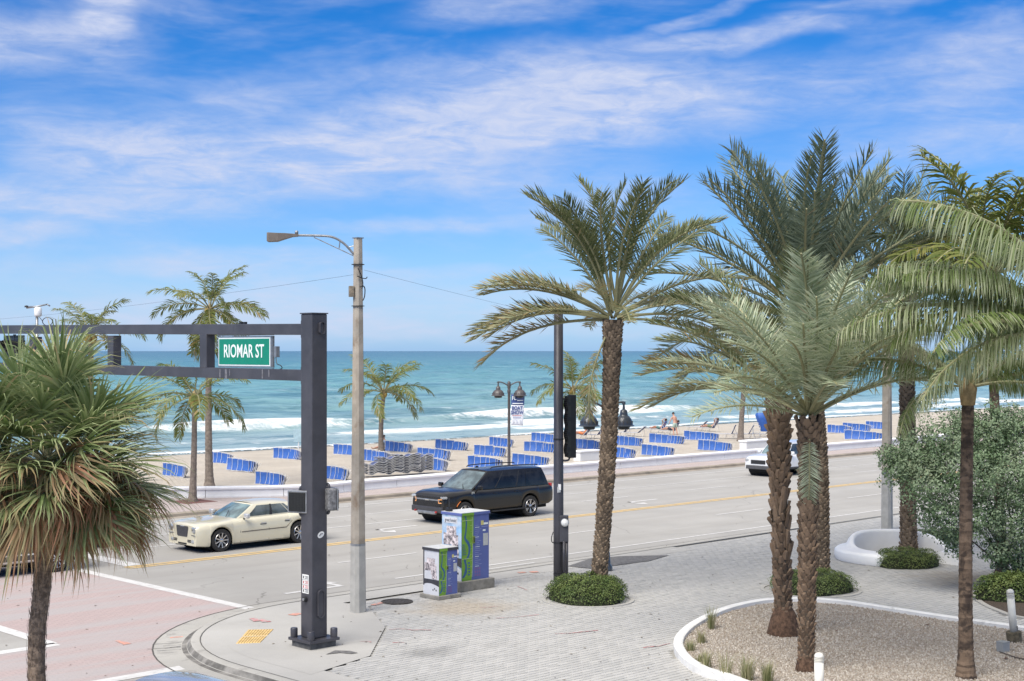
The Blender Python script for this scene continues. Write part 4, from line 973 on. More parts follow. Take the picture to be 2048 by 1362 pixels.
# ---- beach sign seen from behind
sp = SAND(597, 917); t_ = thing('beach_sign', 'small pale sign on a post beside the gantry post', 'sign', sp)
zz = zat(858, sp.y) - sp.z
mb = MB(); mb.tube([(0, 0, 0), (0, 0, zz)], 0.035, 8); mb.build('post', M_WHITE, t_)
mb = MB(); mb.box((-0.02, -0.05, zz - 0.4), (0.55, 0.02, 0.80)); mb.build('sign_plate', mat('pale_blue_plate', (0.36, 0.50, 0.55), 0.5), t_, bevel=0.008)

# ---- utility cabinets with printed wraps
M_WRAPB = mat('blue_wrap', (0.105, 0.14, 0.37), 0.45, var=0.05, vscale=2); M_WRAPG = mat('green_wrap', (0.175, 0.36, 0.04), 0.45, var=0.10, vscale=7)
M_WRAPS = mat('sky_wrap', (0.28, 0.46, 0.68), 0.45, var=0.35, vscale=2.2, dirt=(0.62, 0.68, 0.74), dscale=1.6, dcut=(0.4, 0.6)); M_WRAPW = mat('white_wrap', (0.66, 0.67, 0.70), 0.45, var=0.04)
M_WRAPD = mat('dark_wrap', (0.05, 0.05, 0.06), 0.5, var=0.2); M_RIVER = mat('river_wrap', (0.045, 0.125, 0.27), 0.45, var=0.06)
M_CTOP = mat('cabinet_top', (0.62, 0.62, 0.60), 0.5, var=0.08, dirt=(0.45, 0.44, 0.42)); M_PHOTO = mat('photo_collage', (0.62, 0.55, 0.55), 0.5, var=0.5, vscale=9, dirt=(0.05, 0.045, 0.06), dscale=8, dcut=(0.52, 0.58))
M_BASE = mat('cabinet_base_concrete', (0.26, 0.245, 0.215), 0.9, var=0.2, vscale=5, dirt=(0.15, 0.14, 0.12), dscale=4)
M_YEL = mat('pale_yellow_print', (0.62, 0.55, 0.2), 0.5); M_PLATE = mat('grey_notice', (0.50, 0.51, 0.50), 0.5, var=0.1, vscale=20)
def cabinet(p, w, dpt, h, basew, baseh, label, big):
    """w along the road (right-hand face), dpt across it (left-hand face)."""
    t_ = thing('utility_cabinet', label, 'cabinet', p, U_ANG, 'printed utility cabinets on the plaza')
    mb = MB(); mb.box((w / 2, dpt / 2, baseh / 2), (w + basew, dpt + basew, baseh)); mb.build('plinth', M_BASE, t_, bevel=0.015)
    z0 = baseh
    mb = MB(); mb.box((w / 2, dpt / 2, z0 + h / 2), (w, dpt, h)); mb.build('body', M_WRAPB if big else M_WRAPD, t_, bevel=0.008)
    mb = MB(); mb.box((w / 2, dpt / 2, z0 + h + 0.035), (w + 0.05, dpt + 0.05, 0.07)); lid = mb.build('lid', M_WRAPB if big else M_WRAPD, t_, bevel=0.006)
    mb = MB(); mb.box((w / 2, dpt / 2, z0 + h + 0.073), (w + 0.03, dpt + 0.03, 0.008)); mb.build('lid_top', M_CTOP, lid)
    e = [0.0]
    def right(u0, u1, v0, v1, m_, nm='print_panel', lift=1, par=None):      # face that looks down the road edge towards the viewer's right
        y = -0.0025 - 0.0018 * lift; mb = MB(); mb.box(((u0 + u1) / 2 * w, y, z0 + (v0 + v1) / 2 * h), (abs(u1 - u0) * w, 0.002, abs(v1 - v0) * h)); return mb.build(nm, m_, par or t_)
    def left(u0, u1, v0, v1, m_, nm='print_panel', lift=1):
        x = -0.0025 - 0.0018 * lift; mb = MB(); mb.box((x, (1 - (u0 + u1) / 2) * dpt, z0 + (v0 + v1) / 2 * h), (0.002, abs(u1 - u0) * dpt, abs(v1 - v0) * h)); return mb.build(nm, m_, t_)
    def rpoly(pts, m_, lift, nm='print_shape'):
        y = -0.0025 - 0.0018 * lift; mb = MB(); mb.add([(u_ * w, y, z0 + v_ * h) for u_, v_ in pts], [tuple(range(len(pts)))]); return mb.build(nm, m_, t_)
    def lpoly(pts, m_, lift, nm='print_shape'):
        x = -0.0025 - 0.0018 * lift; mb = MB(); mb.add([(x, (1 - u_) * dpt, z0 + v_ * h) for u_, v_ in pts], [tuple(range(len(pts)))]); return mb.build(nm, m_, t_)
    g = 0.43
    right(0.005, 0.995, 0.0, 1.0, M_WRAPB, lift=0)
    mb = MB(); mb.box((g / 2 * w, -0.0275, z0 + h + 0.035), (g * w, 0.003, 0.068)); mb.build('print_panel', M_WRAPG, lid)
    gw = [(0.005, 0), (0.36, 0), (0.40, 0.25), (0.41, 0.5), (g, 0.75), (g + .01, 1.0), (0.005, 1.0)]; rpoly(gw, M_WRAPG, 1)
    rv = [(0.13, 1.0), (0.17, 0.9), (0.15, 0.75), (0.12, 0.66), (0.2, 0.6), (0.28, 0.52), (0.27, 0.42), (0.2, 0.34), (0.12, 0.32), (0.16, 0.22), (0.14, 0.12), (0.05, 0.05)]
    wd = [.03, .03, .03, .04, .07, .05, .04, .05, .05, .04, .06, .05]
    mb = MB(); y = -0.0025 - 0.0018 * 2; vs = []
    P_ = spline([(a * w, y, z0 + b_ * h) for a, b_ in rv], 4); Wd = np.interp(np.linspace(0, 11, len(P_)), range(12), wd)
    mb.strip(P_, [Vector((x_ * w * 0.8, 0, 0)) for x_ in Wd]); mb.build('river_print', M_RIVER, t_)
    for k in range(6): right(0.02, 0.17 - .01 * k, 0.40 + 0.03 * k, 0.41 + 0.03 * k, M_RIVER, 'print_line', 3)
    for k in range(5): right(0.22 + .02 * (k % 2), 0.30, 0.08 + 0.045 * k, 0.10 + 0.045 * k, M_RIVER, 'print_line', 3)
    M_MAP = mat('pale_map_lines', (0.50, 0.62, 0.30), .5)
    rpoly([(0.36, 0.05), (0.375, 0.05), (0.40, 0.5), (0.385, 0.97), (0.37, 0.97), (0.385, 0.5)], M_MAP, 4)
    right(0.02, 0.40, 0.92, 0.928, M_MAP, 'print_line', 4); right(0.02, 0.36, 0.335, 0.342, M_MAP, 'print_line', 4)
    for k in range(9): right(0.30, 0.385, 0.12 + .09 * k, 0.123 + .09 * k, M_MAP, 'print_line', 4)
    # headings, list text and notices on the blue side
    right(0.70, 0.80, 0.83, 0.90, M_YEL, 'emblem', 2); right(0.80, 0.96, 0.835, 0.865, M_SIGNWHITE, 'print_line', 2); right(0.72, 0.96, 0.80, 0.81, mat('lilac_print', (0.28, 0.31, 0.55), .5), 'print_line', 2)
    right(0.77, 0.87, 0.735, 0.76, M_SIGNWHITE, 'print_line', 2)
    right(0.78, 0.96, 0.51, 0.70, M_PLATE, 'notice_plate', 3)
    rr_ = random.Random(8)
    for k in range(22): right(0.49, 0.49 + rr_.uniform(0.10, 0.24), 0.20 + 0.03 * k, 0.207 + 0.03 * k, MATS['lilac_print'] if k % 5 else M_SIGNWHITE, 'print_line', 2)
    for k in range(3):
        for q in range(3): right(0.47 + .08 * q, 0.52 + .08 * q, 0.05 + .05 * k, 0.085 + .05 * k, mat('mauve_print', (0.20, 0.12, 0.30), .5), 'print_line', 2)
    # left face: photo collage over sky, dark band and white foot
    left(0.0, 1.0, 0.0, 1.0, M_WRAPS if big else M_WRAPW, lift=0)
    lpoly([(0, 0.22), (0, 0.35), (1, 0.35), (1, 0.20), (0.8, 0.23), (0.5, 0.255), (0.25, 0.25)], M_WRAPD, 1)
    lpoly([(0, 0), (1, 0), (1, 0.17), (0.8, 0.21), (0.5, 0.235), (0.25, 0.23), (0, 0.19)], M_WRAPW, 1)
    if not big: left(0.0, 0.07, 0.2, 1.0, M_WRAPD, lift=2)
    for (u0, u1, v0, v1) in ((0.24, 0.74, 0.70, 0.83), (0.08, 0.44, 0.54, 0.72), (0.28, 0.84, 0.55, 0.70), (0.50, 0.84, 0.46, 0.57), (0.56, 0.86, 0.36, 0.47)):
        left(u0, u1, v0, v1, M_PHOTO, 'photo_print', 2 + int(u0 * 5))
    for k in range(3): left(0.60 + .1 * k, 0.66 + .1 * k, 0.10 + (.03 if k == 1 else 0), 0.13 + (.03 if k == 1 else 0), M_INK, 'print_line', 3)
    if big:
        left(0.12, 0.80, 0.875, 0.965, M_WRAPW, 'heading_panel', 3)
        o = lettering('great hotels!', 0.125, mat('grey_print', (0.2, 0.21, 0.24), .5), t_, (-0.012, dpt * 0.54, z0 + 0.92 * h), (rad(90), 0, rad(-90)), 0.72, 0.002)
    mb = MB(); mb.box((0.42 * w, -0.022, z0 + 0.62 * h), (0.075 if big else .05, 0.03, 0.19 if big else .1)); hd_ = mb.build('door_handle', mat('handle_olive', (0.19, 0.26, 0.06), 0.4), t_, bevel=0.006)
    mb = MB(); mb.box((0.42 * w, -0.039, z0 + 0.62 * h), (0.03, 0.006, 0.13 if big else .06)); mb.build('handle_slot', M_INK, hd_)
    if big:
        mb = MB(); mb.box((0.08, dpt - 0.18, z0 + h + 0.12), (0.12, 0.16, 0.09)); mb.tube([(0.08, dpt - .18, z0 + h + .12), (0.08, dpt - .18, z0 + h + .42)], 0.02, 6); mb.build('antenna', M_BLACK, t_)
    return t_
pc = W(921, 1189)
c1 = W(923, 1183); hb_ = 0.26
w1 = 0.98; d1 = 0.76
Hc = (1163 - 1041) / F_PX * c1.y
cabinet(c1, w1, d1, zat(1027, c1.y) - WALK_Z - hb_ - 0.07, 0.22, hb_, 'tall blue and green printed utility cabinet on a concrete plinth', True)
c2_ = W(878, 1200)
cabinet(c2_, 0.62, 0.60, zat(1098, c2_.y) - WALK_Z - 0.1 - 0.07, 0.14, 0.10, 'small blue and green printed utility cabinet in front of the tall one', False)

# ================================================================ PALMS AND PLANTS
L_DATE = leaf_mat('date_leaf', (0.095, 0.125, 0.045), (0.29, 0.30, 0.16), (0.40, 0.26, 0.12))
L_SILVER = leaf_mat('silver_date_leaf', (0.23, 0.295, 0.17), (0.52, 0.57, 0.40), (0.52, 0.44, 0.30))
L_TALL = leaf_mat('tall_date_leaf', (0.075, 0.11, 0.065), (0.23, 0.28, 0.205), (0.26, 0.20, 0.13))
L_COCO = leaf_mat('coconut_leaf', (0.105, 0.15, 0.03), (0.235, 0.25, 0.07), (0.36, 0.24, 0.09), trans=0.34)
L_COCOF = leaf_mat('near_coconut_leaf', (0.14, 0.20, 0.05), (0.42, 0.45, 0.28), (0.50, 0.42, 0.31), trans=0.36, rnd=0.9)
L_SABAL = leaf_mat('sabal_leaf', (0.12, 0.18, 0.055), (0.34, 0.39, 0.19), (0.40, 0.195, 0.11))
L_SHRUB = leaf_mat('shrub_leaf', (0.06, 0.105, 0.025), (0.21, 0.26, 0.08), (0.2, 0.16, 0.07), trans=0.2)
L_BUTTON = leaf_mat('buttonwood_leaf', (0.10, 0.175, 0.07), (0.26, 0.33, 0.21), (0.3, 0.26, 0.16), trans=0.2)
M_DATETRUNK = mat('date_trunk_bark', (0.075, 0.056, 0.04), 0.95, var=0.4, vscale=9, bump=0.7, bscale=25, tint=(0.28, 0.21, 0.145))
M_BOOT = mat('leaf_base_wood', (0.14, 0.095, 0.062), 0.9, var=0.35, vscale=12, bump=0.5, bscale=30, dirt=(0.07, 0.05, 0.035), dscale=5, dcut=(0.5, 0.68), tint=(0.27, 0.185, 0.12))
M_COCOTRUNK = mat('coconut_bark', (0.20, 0.165, 0.135), 0.95, var=0.25, vscale=7, bump=0.5, bscale=18, dirt=(0.09, 0.07, 0.055), dscale=3)
M_NEARCOCO = mat('dark_ringed_bark', (0.11, 0.075, 0.05), 0.95, var=0.4, vscale=6, bump=0.6, bscale=20, dirt=(0.028, 0.02, 0.016), dscale=3.5, dcut=(0.46, 0.6), tint=(0.30, 0.21, 0.14))
M_SABALTRUNK = mat('sabal_bark', (0.28, 0.205, 0.145), 0.95, var=0.35, vscale=14, bump=0.9, bscale=45, dirt=(0.11, 0.08, 0.06), dscale=12, dcut=(0.46, 0.6))
M_FIBRE = mat('brown_root_fibre', (0.10, 0.058, 0.036), 0.95, var=0.5, vscale=14, bump=0.8, bscale=40)
M_RACHIS = mat('frond_stalk', (0.26, 0.25, 0.13), 0.6, var=0.2, vscale=4)

def frond_curve(L, elev, droop, n=14, power=1.5):
    pts = [Vector((0, 0, 0))]
    for i in range(n):
        a = elev - droop * ((i + 0.5) / n) ** power
        pts.append(pts[-1] + Vector((math.cos(a), 0, math.sin(a))) * (L / n))
    return pts
def sample(pts, u):
    x = u * (len(pts) - 1); i = min(int(x), len(pts) - 2); f = x - i
    T = (pts[i + 1] - pts[i]).normalized(); return pts[i].lerp(pts[i + 1], f), T
def feather_frond(L, elev, droop, nl, leaf, rng, width=0.03, start=0.16, hang=0.0, spread=(68, 28), vee=25, tint0=0.3, tint1=0.6, dry=0.0, segs=2, one_side_gap=0.0, power=1.5):
    """Pinnate frond in its own vertical plane (x outward, z up): rachis + leaflets."""
    pts = frond_curve(L, elev, droop, 14, power); mb = MB()
    mb.tube(pts, [0.030 * (L / 3.5) * (1 - 0.86 * i / 14) + 0.004 for i in range(15)], 5, 1)
    Y = Vector((0, 1, 0)); down = Vector((0, 0, -1))
    for side in (-1, 1):
        for k in range(nl):
            u = start + (1 - start) * (k + rng.random() * 0.7) / nl
            if u > 1: continue
            p, T = sample(pts, min(u, 0.999)); Nn = T.cross(Y) * -1 if T.cross(Y).z < 0 else T.cross(Y)
            prof = (0.45 + 0.55 * math.sin(min(1, (u - start) / 0.35) * math.pi / 2)) * (1 - 0.50 * max(0, (u - 0.6) / 0.4) ** 1.3)
            l = leaf * prof * rng.uniform(0.85, 1.12)
            a = rad(spread[0] + (spread[1] - spread[0]) * u + rng.gauss(0, 6)); v = rad(vee + rng.gauss(0, 13))
            d = (T * math.cos(a) + (Y * side * math.cos(v) + Nn * math.sin(v)) * math.sin(a)).normalized()
            if rng.random() < one_side_gap: continue
            q = [p]; dd = d.copy()
            for s_ in range(segs):
                q.append(q[-1] + dd * (l / segs)); dd = (dd + down * (hang * (1.1 + 0.5 * rng.random()) + 0.06) * (1.6 / segs + .2)).normalized()
            wv = T - d * T.dot(d)
            wv = wv.normalized() if wv.length > 0.05 else Nn
            wv = (wv + Nn * rng.uniform(-0.5, 0.5)).normalized() * width * rng.uniform(0.8, 1.15) / 2
            ws = [0.45] + [1.0] * (segs - 1)
            vs = []
            for j in range(segs): vs += [q[j] - wv * ws[j], q[j] + wv * ws[j]]
            vs.append(q[-1]); fs = [(2 * j, 2 * j + 1, 2 * j + 3, 2 * j + 2) for j in range(segs - 1)] + [(2 * segs - 2, 2 * segs - 1, 2 * segs)]
            t_ = rng.uniform(tint0, tint1); tt = [t_] * len(fs); tt[-1] = t_ + (0.25 + dry * rng.random() * 1.3)
            if rng.random() < dry: tt = [1.0 + rng.random() * 0.9] * len(fs)
            mb.add(vs, fs, 0, tt)
    return mb
class Frond:
    """A few drawn fronds for each attitude, shared by all palms of one sort."""
    def __init__(s, mats, **kw): s.mats = mats; s.kw = kw; s.lib = {}; s.rng = random.Random(kw.pop('seed', 1))
    def get(s, elev_deg, L):
        key = int(round(elev_deg / 15.0)) * 15
        if key not in s.lib:
            s.lib[key] = []
            for v in range(s.kw.get('variants', 2)):
                k = dict(s.kw); k.pop('variants', None); dr = k.pop('droop')(key); dryf = k.pop('dryf', None); lt_ = k.pop('length')
                if dryf: k['dry'] = dryf(key)
                tf = k.pop('tintf', None)
                if tf: k['tint0'], k['tint1'] = tf(key)
                s.lib[key].append(feather_frond(lt_, rad(key), rad(dr * s.rng.uniform(0.85, 1.15)), rng=s.rng, **k).mesh('frond', s.mats, smooth=False))
        return s.rng.choice(s.lib[key])
def place_frond(parent, mesh, base, az_, sc, roll=0.0, tilt=0.0):
    o = link('frond', mesh, parent); o.location = base; o.rotation_euler = Euler((roll, tilt, az_), 'XYZ'); o.scale = (sc, sc, sc); return o

def bent_path(base_r, dx, dy, h, n, bow=0.0):
    return [Vector((dx * (i / n) ** 1.3 + bow * math.sin(math.pi * i / n), dy * (i / n) ** 1.3, h * i / n)) for i in range(n + 1)]
def boot_mesh(w, h, th, k):
    r = random.Random(k); mb = MB()
    a, b_ = w / 2, h
    vs = [(-a, 0, 0), (a, 0, 0), (a * .75, th * .55, h * .55), (-a * .75, th * .55, h * .55), (-a * .42, th, h), (a * .42, th, h), (a * .30, th * .35, h * 1.06), (-a * .30, th * .35, h * 1.06), (0, th * 1.05, h * 0.78), (0, th * .28, 0.0)]
    vs = [(x + r.gauss(0, w * .04), y + r.gauss(0, th * .08), z) for x, y, z in vs]
    fs = [(0, 9, 8, 3), (9, 1, 2, 8), (3, 8, 4), (8, 2, 5), (8, 5, 4), (4, 5, 6, 7), (0, 3, 7), (3, 4, 7), (1, 6, 2), (2, 6, 5)]
    mb.add(vs, fs, 0, [r.uniform(0, 0.8)] * len(fs)); return mb
def date_palm(name, label, base, top, r0, r1, fronds, L, lib, boots, seed, bow=0.0, group='date palms on the plaza', foot=None, boot_parts=False, boot_size=(0.15, 0.14, 0.06), rough_from=0.0, stub=0.0):
    t_ = thing(name, label, 'palm tree', base, 0, group); rng = random.Random(seed)
    h = top.z - base.z; path = bent_path(base, top.x - base.x, top.y - base.y, h, 22, bow)
    rs = [r0 + (r1 - r0) * min(1, i / 22 * 1.0) + (0.06 * math.exp(-i / 1.2) if not foot else 0) + 0.05 * max(0, (i - 18) / 4) for i in range(23)]
    mb = MB(); mb.tube(path, rs, 16, 0, tint=0.0)
    w, bh, th = boots; per = max(6, int(2 * math.pi * r0 / (w * 0.92))); ring = bh * 0.62; n = int(h / ring); bl = []
    for i in range(n):
        for j in range(per):
            z = (i + 0.25 * (j % 2) + rng.uniform(-.1, .1)) * ring
            if z > h - 0.02 or z < 0.02: continue
            a = 2 * math.pi * (j + 0.5 * (i % 2)) / per + i * 0.06 + rng.gauss(0, 0.05); u = z / h; p, T = sample(path, u); rr_ = np.interp(u * 22, range(23), rs)
            bl.append((p, a, rr_, z, u))
    if not boot_parts:
        lib_b = [boot_mesh(w, bh, th, k) for k in range(5)]
        for (p, a, rr_, z, u) in bl:
            bm_ = rng.choice(lib_b); R = Matrix.Rotation(a - math.pi / 2, 3, 'Z'); sc = rng.uniform(0.8, 1.2); out = Vector((math.cos(a), math.sin(a), 0)); ti = rng.uniform(0.1, 0.95)
            mb.add([p + out * (rr_ - 0.012) + R @ (Vector(v) * sc) for v in bm_.v], bm_.f, 0, ti)
        mb.build('trunk', M_DATETRUNK, t_)
    else:
        mb.build('trunk', M_DATETRUNK, t_, smooth=True)
        lib_b = [boot_mesh(w, bh, th, k).mesh('leaf_base', M_BOOT) for k in range(7)]
        vis = [b_ for b_ in bl if math.sin(b_[1]) < 0.55]; rest = [b_ for b_ in bl if not math.sin(b_[1]) < 0.55]
        vis.sort(key=lambda b_: -b_[3]); 
        for k, (p, a, rr_, z, u) in enumerate(vis[:300]):
            o = link('leaf_base', rng.choice(lib_b), t_); o.location = p + Vector((math.cos(a), math.sin(a), 0)) * (rr_ - 0.014); sc = rng.uniform(0.8, 1.2) * (0.8 + 0.5 * u); ln_ = 1.0
            if stub and stub[0] < u < stub[1] and rng.random() < 0.5: ln_ = rng.uniform(1.6, 2.6)
            o.rotation_euler = (rng.gauss(0, .08) + (0.10 if ln_ > 1 else 0), rng.gauss(0, .08), a - math.pi / 2); o.scale = (sc * (0.7 if ln_ > 1 else 1), sc, sc * ln_)
        mb = MB()
        lb2 = [boot_mesh(w, bh, th, k) for k in range(5)]
        for (p, a, rr_, z, u) in vis[300:] + rest:
            bm_ = rng.choice(lb2); R = Matrix.Rotation(a - math.pi / 2, 3, 'Z'); out = Vector((math.cos(a), math.sin(a), 0))
            mb.add([p + out * (rr_ - 0.012) + R @ Vector(v) for v in bm_.v], bm_.f, 0, rng.uniform(0, .7))
        tag(mb.build('leaf_bases', M_BOOT, t_), kind='stuff')
    if foot:
        mb = MB()
        for k in range(520):
            a = rng.uniform(0, 6.283); z = rng.uniform(-0.02, foot[1]); rr_ = r0 + (foot[0] - r0) * (1 - z / foot[1]) ** 0.8
            d = Vector((math.cos(a), math.sin(a), 0)); p = d * (rr_ - 0.02) + Vector((0, 0, z)); e = Vector((-d.y, d.x, 0)) * 0.012
            q = p + d * rng.uniform(0.02, 0.06) + Vector((0, 0, -rng.uniform(0.05, 0.14)))
            mb.add([p - e, p + e, q + e * .6, q - e * .6], [(0, 1, 2, 3)], 0, rng.random())
        rows = [[Vector((math.cos(a) * rr_ * (1 + .06 * math.sin(5 * a + z_ * 9)), math.sin(a) * rr_, z_)) for a in np.linspace(0, 2 * math.pi, 20, endpoint=False)] for z_, rr_ in ((0, foot[0]), (foot[1] * .35, foot[0] * .93), (foot[1] * .7, (foot[0] + r0) * .5), (foot[1], r0 * 1.02))]
        mb.grid(rows, closed=True); mb.build('root_mass', M_FIBRE, t_)
    tp = path[-1]
    for k, (az_, el, ls) in enumerate(fronds):
        m_ = lib.get(el, L); off = Vector((math.cos(rad(az_)), math.sin(rad(az_)), 0)) * (r1 * 0.55) + Vector((0, 0, 0.30 * el / 90))
        place_frond(t_, m_, tp + off, rad(az_ + rng.gauss(0, 3)), ls * L, rng.gauss(0, 0.22), rng.gauss(0, 0.05))
    return t_
def crown(n, seed, elmin, elmax, bias=None, lo=0.85, hi=1.1):
    r = random.Random(seed); out = []
    for k in range(n):
        u = (k + 0.5) / n; el = elmax + (elmin - elmax) * u ** 0.9 + r.gauss(0, 5); a = (k * 137.508 + r.gauss(0, 9)) % 360
        out.append((a, el, r.uniform(lo, hi)))
    return out
# attitudes: azimuth 0 = right in the picture, 90 = away, 180 = left, 270 = towards the camera
F_DATE = Frond([L_DATE, M_RACHIS], seed=11, length=1.0, nl=66, leaf=0.19, width=0.0098, droop=lambda e: 46 + 0.02 * max(0, 55 - e), vee=24, spread=(68, 34), start=.27, tintf=lambda e: (0.0, 0.45) if e > 38 else (0.3, 1.1), dryf=lambda e: 0.02 if e > 35 else 0.30 if e > 5 else 0.5, variants=3)
F_SILV = Frond([L_SILVER, M_RACHIS], seed=12, length=1.0, nl=72, leaf=0.20, width=0.0095, droop=lambda e: 34 + 0.22 * max(0, 60 - e), vee=12, spread=(74, 44), tint0=0.1, tint1=0.95, dryf=lambda e: 0.03 if e > 20 else 0.08, variants=3)
F_TALL = Frond([L_TALL, M_RACHIS], seed=14, length=1.0, nl=60, leaf=0.20, width=0.0090, droop=lambda e: 24 + 0.34 * max(0, 55 - e), vee=18, spread=(66, 36), start=.22, tintf=lambda e: (0.1, 0.7) if e > 38 else (0.3, 1.1), dryf=lambda e: 0.02 if e > 25 else 0.25, variants=3)

# palm A, with the neat scaly trunk
bA = W(1196, 1192); tA = P3(1226, 640, bA.y + 0.2)
frA = crown(21, 2, 60, 87, lo=.82, hi=1.0)
frA += [(a_, e_ + 5, l_ * .9) for a_, e_, l_ in [(182, 24, 1.0), (178, 12, 1.05), (186, 4, 1.02), (172, 16, .95), (190, 28, .92), (176, -4, 1.05), (184, 16, .9), (160, 20, .9), (200, 8, .9), (180, 30, .95), (4, 8, .95), (355, 18, 1.0), (12, 2, .9), (340, 10, .85), (25, 22, .95), (100, 14, .9), (60, 24, .9), (280, 10, .8), (250, 18, .85), (222, -65, .69)]]
date_palm('date_palm', 'scaly trunked date palm in a round clipped shrub bed, leftmost on the plaza', bA, tA, 0.165, 0.20, frA, 3.95, F_DATE, (0.125, 0.12, 0.055), 3, bow=0.10)
# trio: left (grey fibrous bases), middle (reddish bases), rear tall
bB = G(1568, 1268, 0.2); tB = P3(1556, 800, bB.y + 0.2)
frB = crown(17, 5, 24, 80) + [(183, 14, .95), (178, 24, .95), (188, 32, .95), (186, 44, 1.0), (174, 8, .85), (184, 56, 1.0), (168, 34, .9)]
date_palm('date_palm', 'date palm with thick grey stubby leaf bases, left of the trio', bB, tB, 0.16, 0.185, frB, 3.25, F_DATE, (0.17, 0.19, 0.085), 6, bow=-0.03, group='date palms on the plaza', foot=(0.36, 0.62), boot_parts=True, stub=(0.3, 0.62))
bC = G(1612, 1340, 0.2); tC = P3(1618, 838, bC.y + 0.1)
frC = crown(26, 8, 26, 86) + [(262, -58, .5), (275, 52, 1.0), (255, 56, 1.0), (290, 58, 1.0), (240, 48, 1.0), (305, 50, 1.0), (225, 38, .95), (320, 40, .95), (262, 68, 1.0), (280, 72, 1.0), (215, 24, .9), (335, 26, .9), (200, 16, .8)]
date_palm('date_palm', 'silvery date palm with reddish diamond leaf bases, in front of the trio', bC, tC, 0.14, 0.155, frC, 3.15, F_SILV, (0.125, 0.13, 0.06), 9, bow=0.01, foot=(0.20, 0.28), boot_parts=True)
bD = W(1641, 1158); tD = P3(1612, 640, bD.y + 0.4)
frD = crown(30, 12, 40, 86, lo=.92, hi=1.08) + crown(8, 19, 4, 26) + [(180, 8, 1.0), (175, 22, 1.05), (188, 34, 1.05), (170, 0, 1.0), (195, 48, 1.05), (185, -8, .95), (205, 62, 1.05), (20, 60, 1.05), (340, 52, 1.0), (100, 78, 1.1), (270, 80, 1.1), (215, 72, 1.1)]
date_palm('date_palm', 'tallest date palm with upright crown, standing behind the trio', bD, tD, 0.195, 0.19, frD, 4.5, F_TALL, (0.135, 0.12, 0.055), 13, bow=0.12)
bE = W(1817, 1112); tE = P3(1812, 610, bE.y)
date_palm('date_palm', 'date palm growing inside the curved white bench', bE, tE, 0.205, 0.20, crown(26, 21, 30, 84) + crown(8, 23, 0, 22), 4.0, F_TALL, (0.15, 0.13, 0.06), 17)

# ---- coconut palms
def coco_palm(label, base, top, r0, r1, fronds, L, lib, trunkmat, seed, bow=0.0, group='coconut palms along the beach', ringed=0.12, nuts=True, tint=0.3):
    t_ = thing('coconut_palm', label, 'palm tree', base, 0, group); rng = random.Random(seed)
    h = top.z - base.z; n = max(20, int(h / ringed)); path = bent_path(base, top.x - base.x, top.y - base.y, h, n, bow)
    mb = MB(); rows = []; tn = []
    for i, p in enumerate(path):
        u = i / n; r = r0 + (r1 - r0) * u + r0 * 0.55 * math.exp(-u * h / 0.35); r *= 1 + (0.035 if i % 2 else -0.02) + rng.gauss(0, 0.012)
        rows.append([p + Vector((math.cos(a), math.sin(a), 0)) * r * (1 + rng.gauss(0, 0.01)) + Vector((0, 0, rng.gauss(0, ringed * .12))) for a in np.linspace(0, 2 * math.pi, 12, endpoint=False)])
    for i in range(n): mb.grid(rows[i:i + 2], 0, rng.uniform(0, tint), closed=True)
    mb.build('trunk', trunkmat, t_)
    tp = path[-1]
    mb = MB(); mb.tube([tp - Vector((0, 0, .1)), tp + Vector((0, 0, .22)), tp + Vector((0, 0, .5))], [r1 * 1.15, r1 * 1.5, r1 * .4], 9, tint=1.2); mb.build('crown_shaft', mat('tan_sheath', (0.3, 0.22, 0.11), 0.9, var=0.3, vscale=10), t_, smooth=True)
    for k, (az_, el, ls) in enumerate(fronds):
        off = Vector((math.cos(rad(az_)), math.sin(rad(az_)), 0)) * r1 * .5 + Vector((0, 0, 0.25))
        place_frond(t_, lib.get(el, L), tp + off, rad(az_), ls * L, rng.gauss(0, 0.3), rng.gauss(0, .05))
    if nuts:
        for k in range(5):
            a = rng.uniform(0, 6.28); mb = MB(); mb.lathe([(0.0, -0.13), (0.07, -0.1), (0.1, 0), (0.07, 0.1), (0.0, 0.13)], tp + Vector((math.cos(a) * .17, math.sin(a) * .17, rng.uniform(-.05, .15))), 8); mb.build('coconut', mat('yellow_husk', (0.35, 0.25, 0.07), 0.6, var=.3), t_, smooth=True)
    return t_
F_COCO = Frond([L_COCO, M_RACHIS], seed=31, length=1.0, nl=40, leaf=0.24, width=0.017, droop=lambda e: 62 + 0.35 * max(0, 60 - e), vee=8, hang=0.34, spread=(66, 38), tint0=0.0, tint1=1.0, dryf=lambda e: .03 if e > 20 else .14, variants=3, segs=3, start=.2, power=1.3)
F_NEAR = Frond([L_COCOF, M_RACHIS], seed=33, length=1.0, nl=165, leaf=0.235, width=0.0050, droop=lambda e: 58 + 0.30 * max(0, 60 - e), vee=4, hang=1.05, spread=(74, 50), tint0=0.0, tint1=1.0, dryf=lambda e: .02 if e > 0 else .06, variants=3, segs=4, start=.14, power=1.25)
pq = SAND(763, 906); coco_palm('small coconut palm on the beach beside the stacked white chairs', pq, P3(767, 792, pq.y), 0.17, 0.13, crown(17, 41, -8, 82), 3.4, F_COCO, M_COCOTRUNK, 1, bow=-.08)
pq = G(385, 1003, WALK_Z); coco_palm('short coconut palm in a tree pit on the promenade', pq, P3(389, 805, pq.y), 0.145, 0.10, crown(15, 43, -22, 84), 2.5, F_COCO, M_COCOTRUNK, 2, bow=.03)
pq = SAND(419, 974); coco_palm('tallest coconut palm, its crown above the gantry beam', pq, P3(420, 628, pq.y), 0.19, 0.11, crown(24, 47, -42, 82), 2.75, F_COCO, M_COCOTRUNK, 3, bow=-.06)
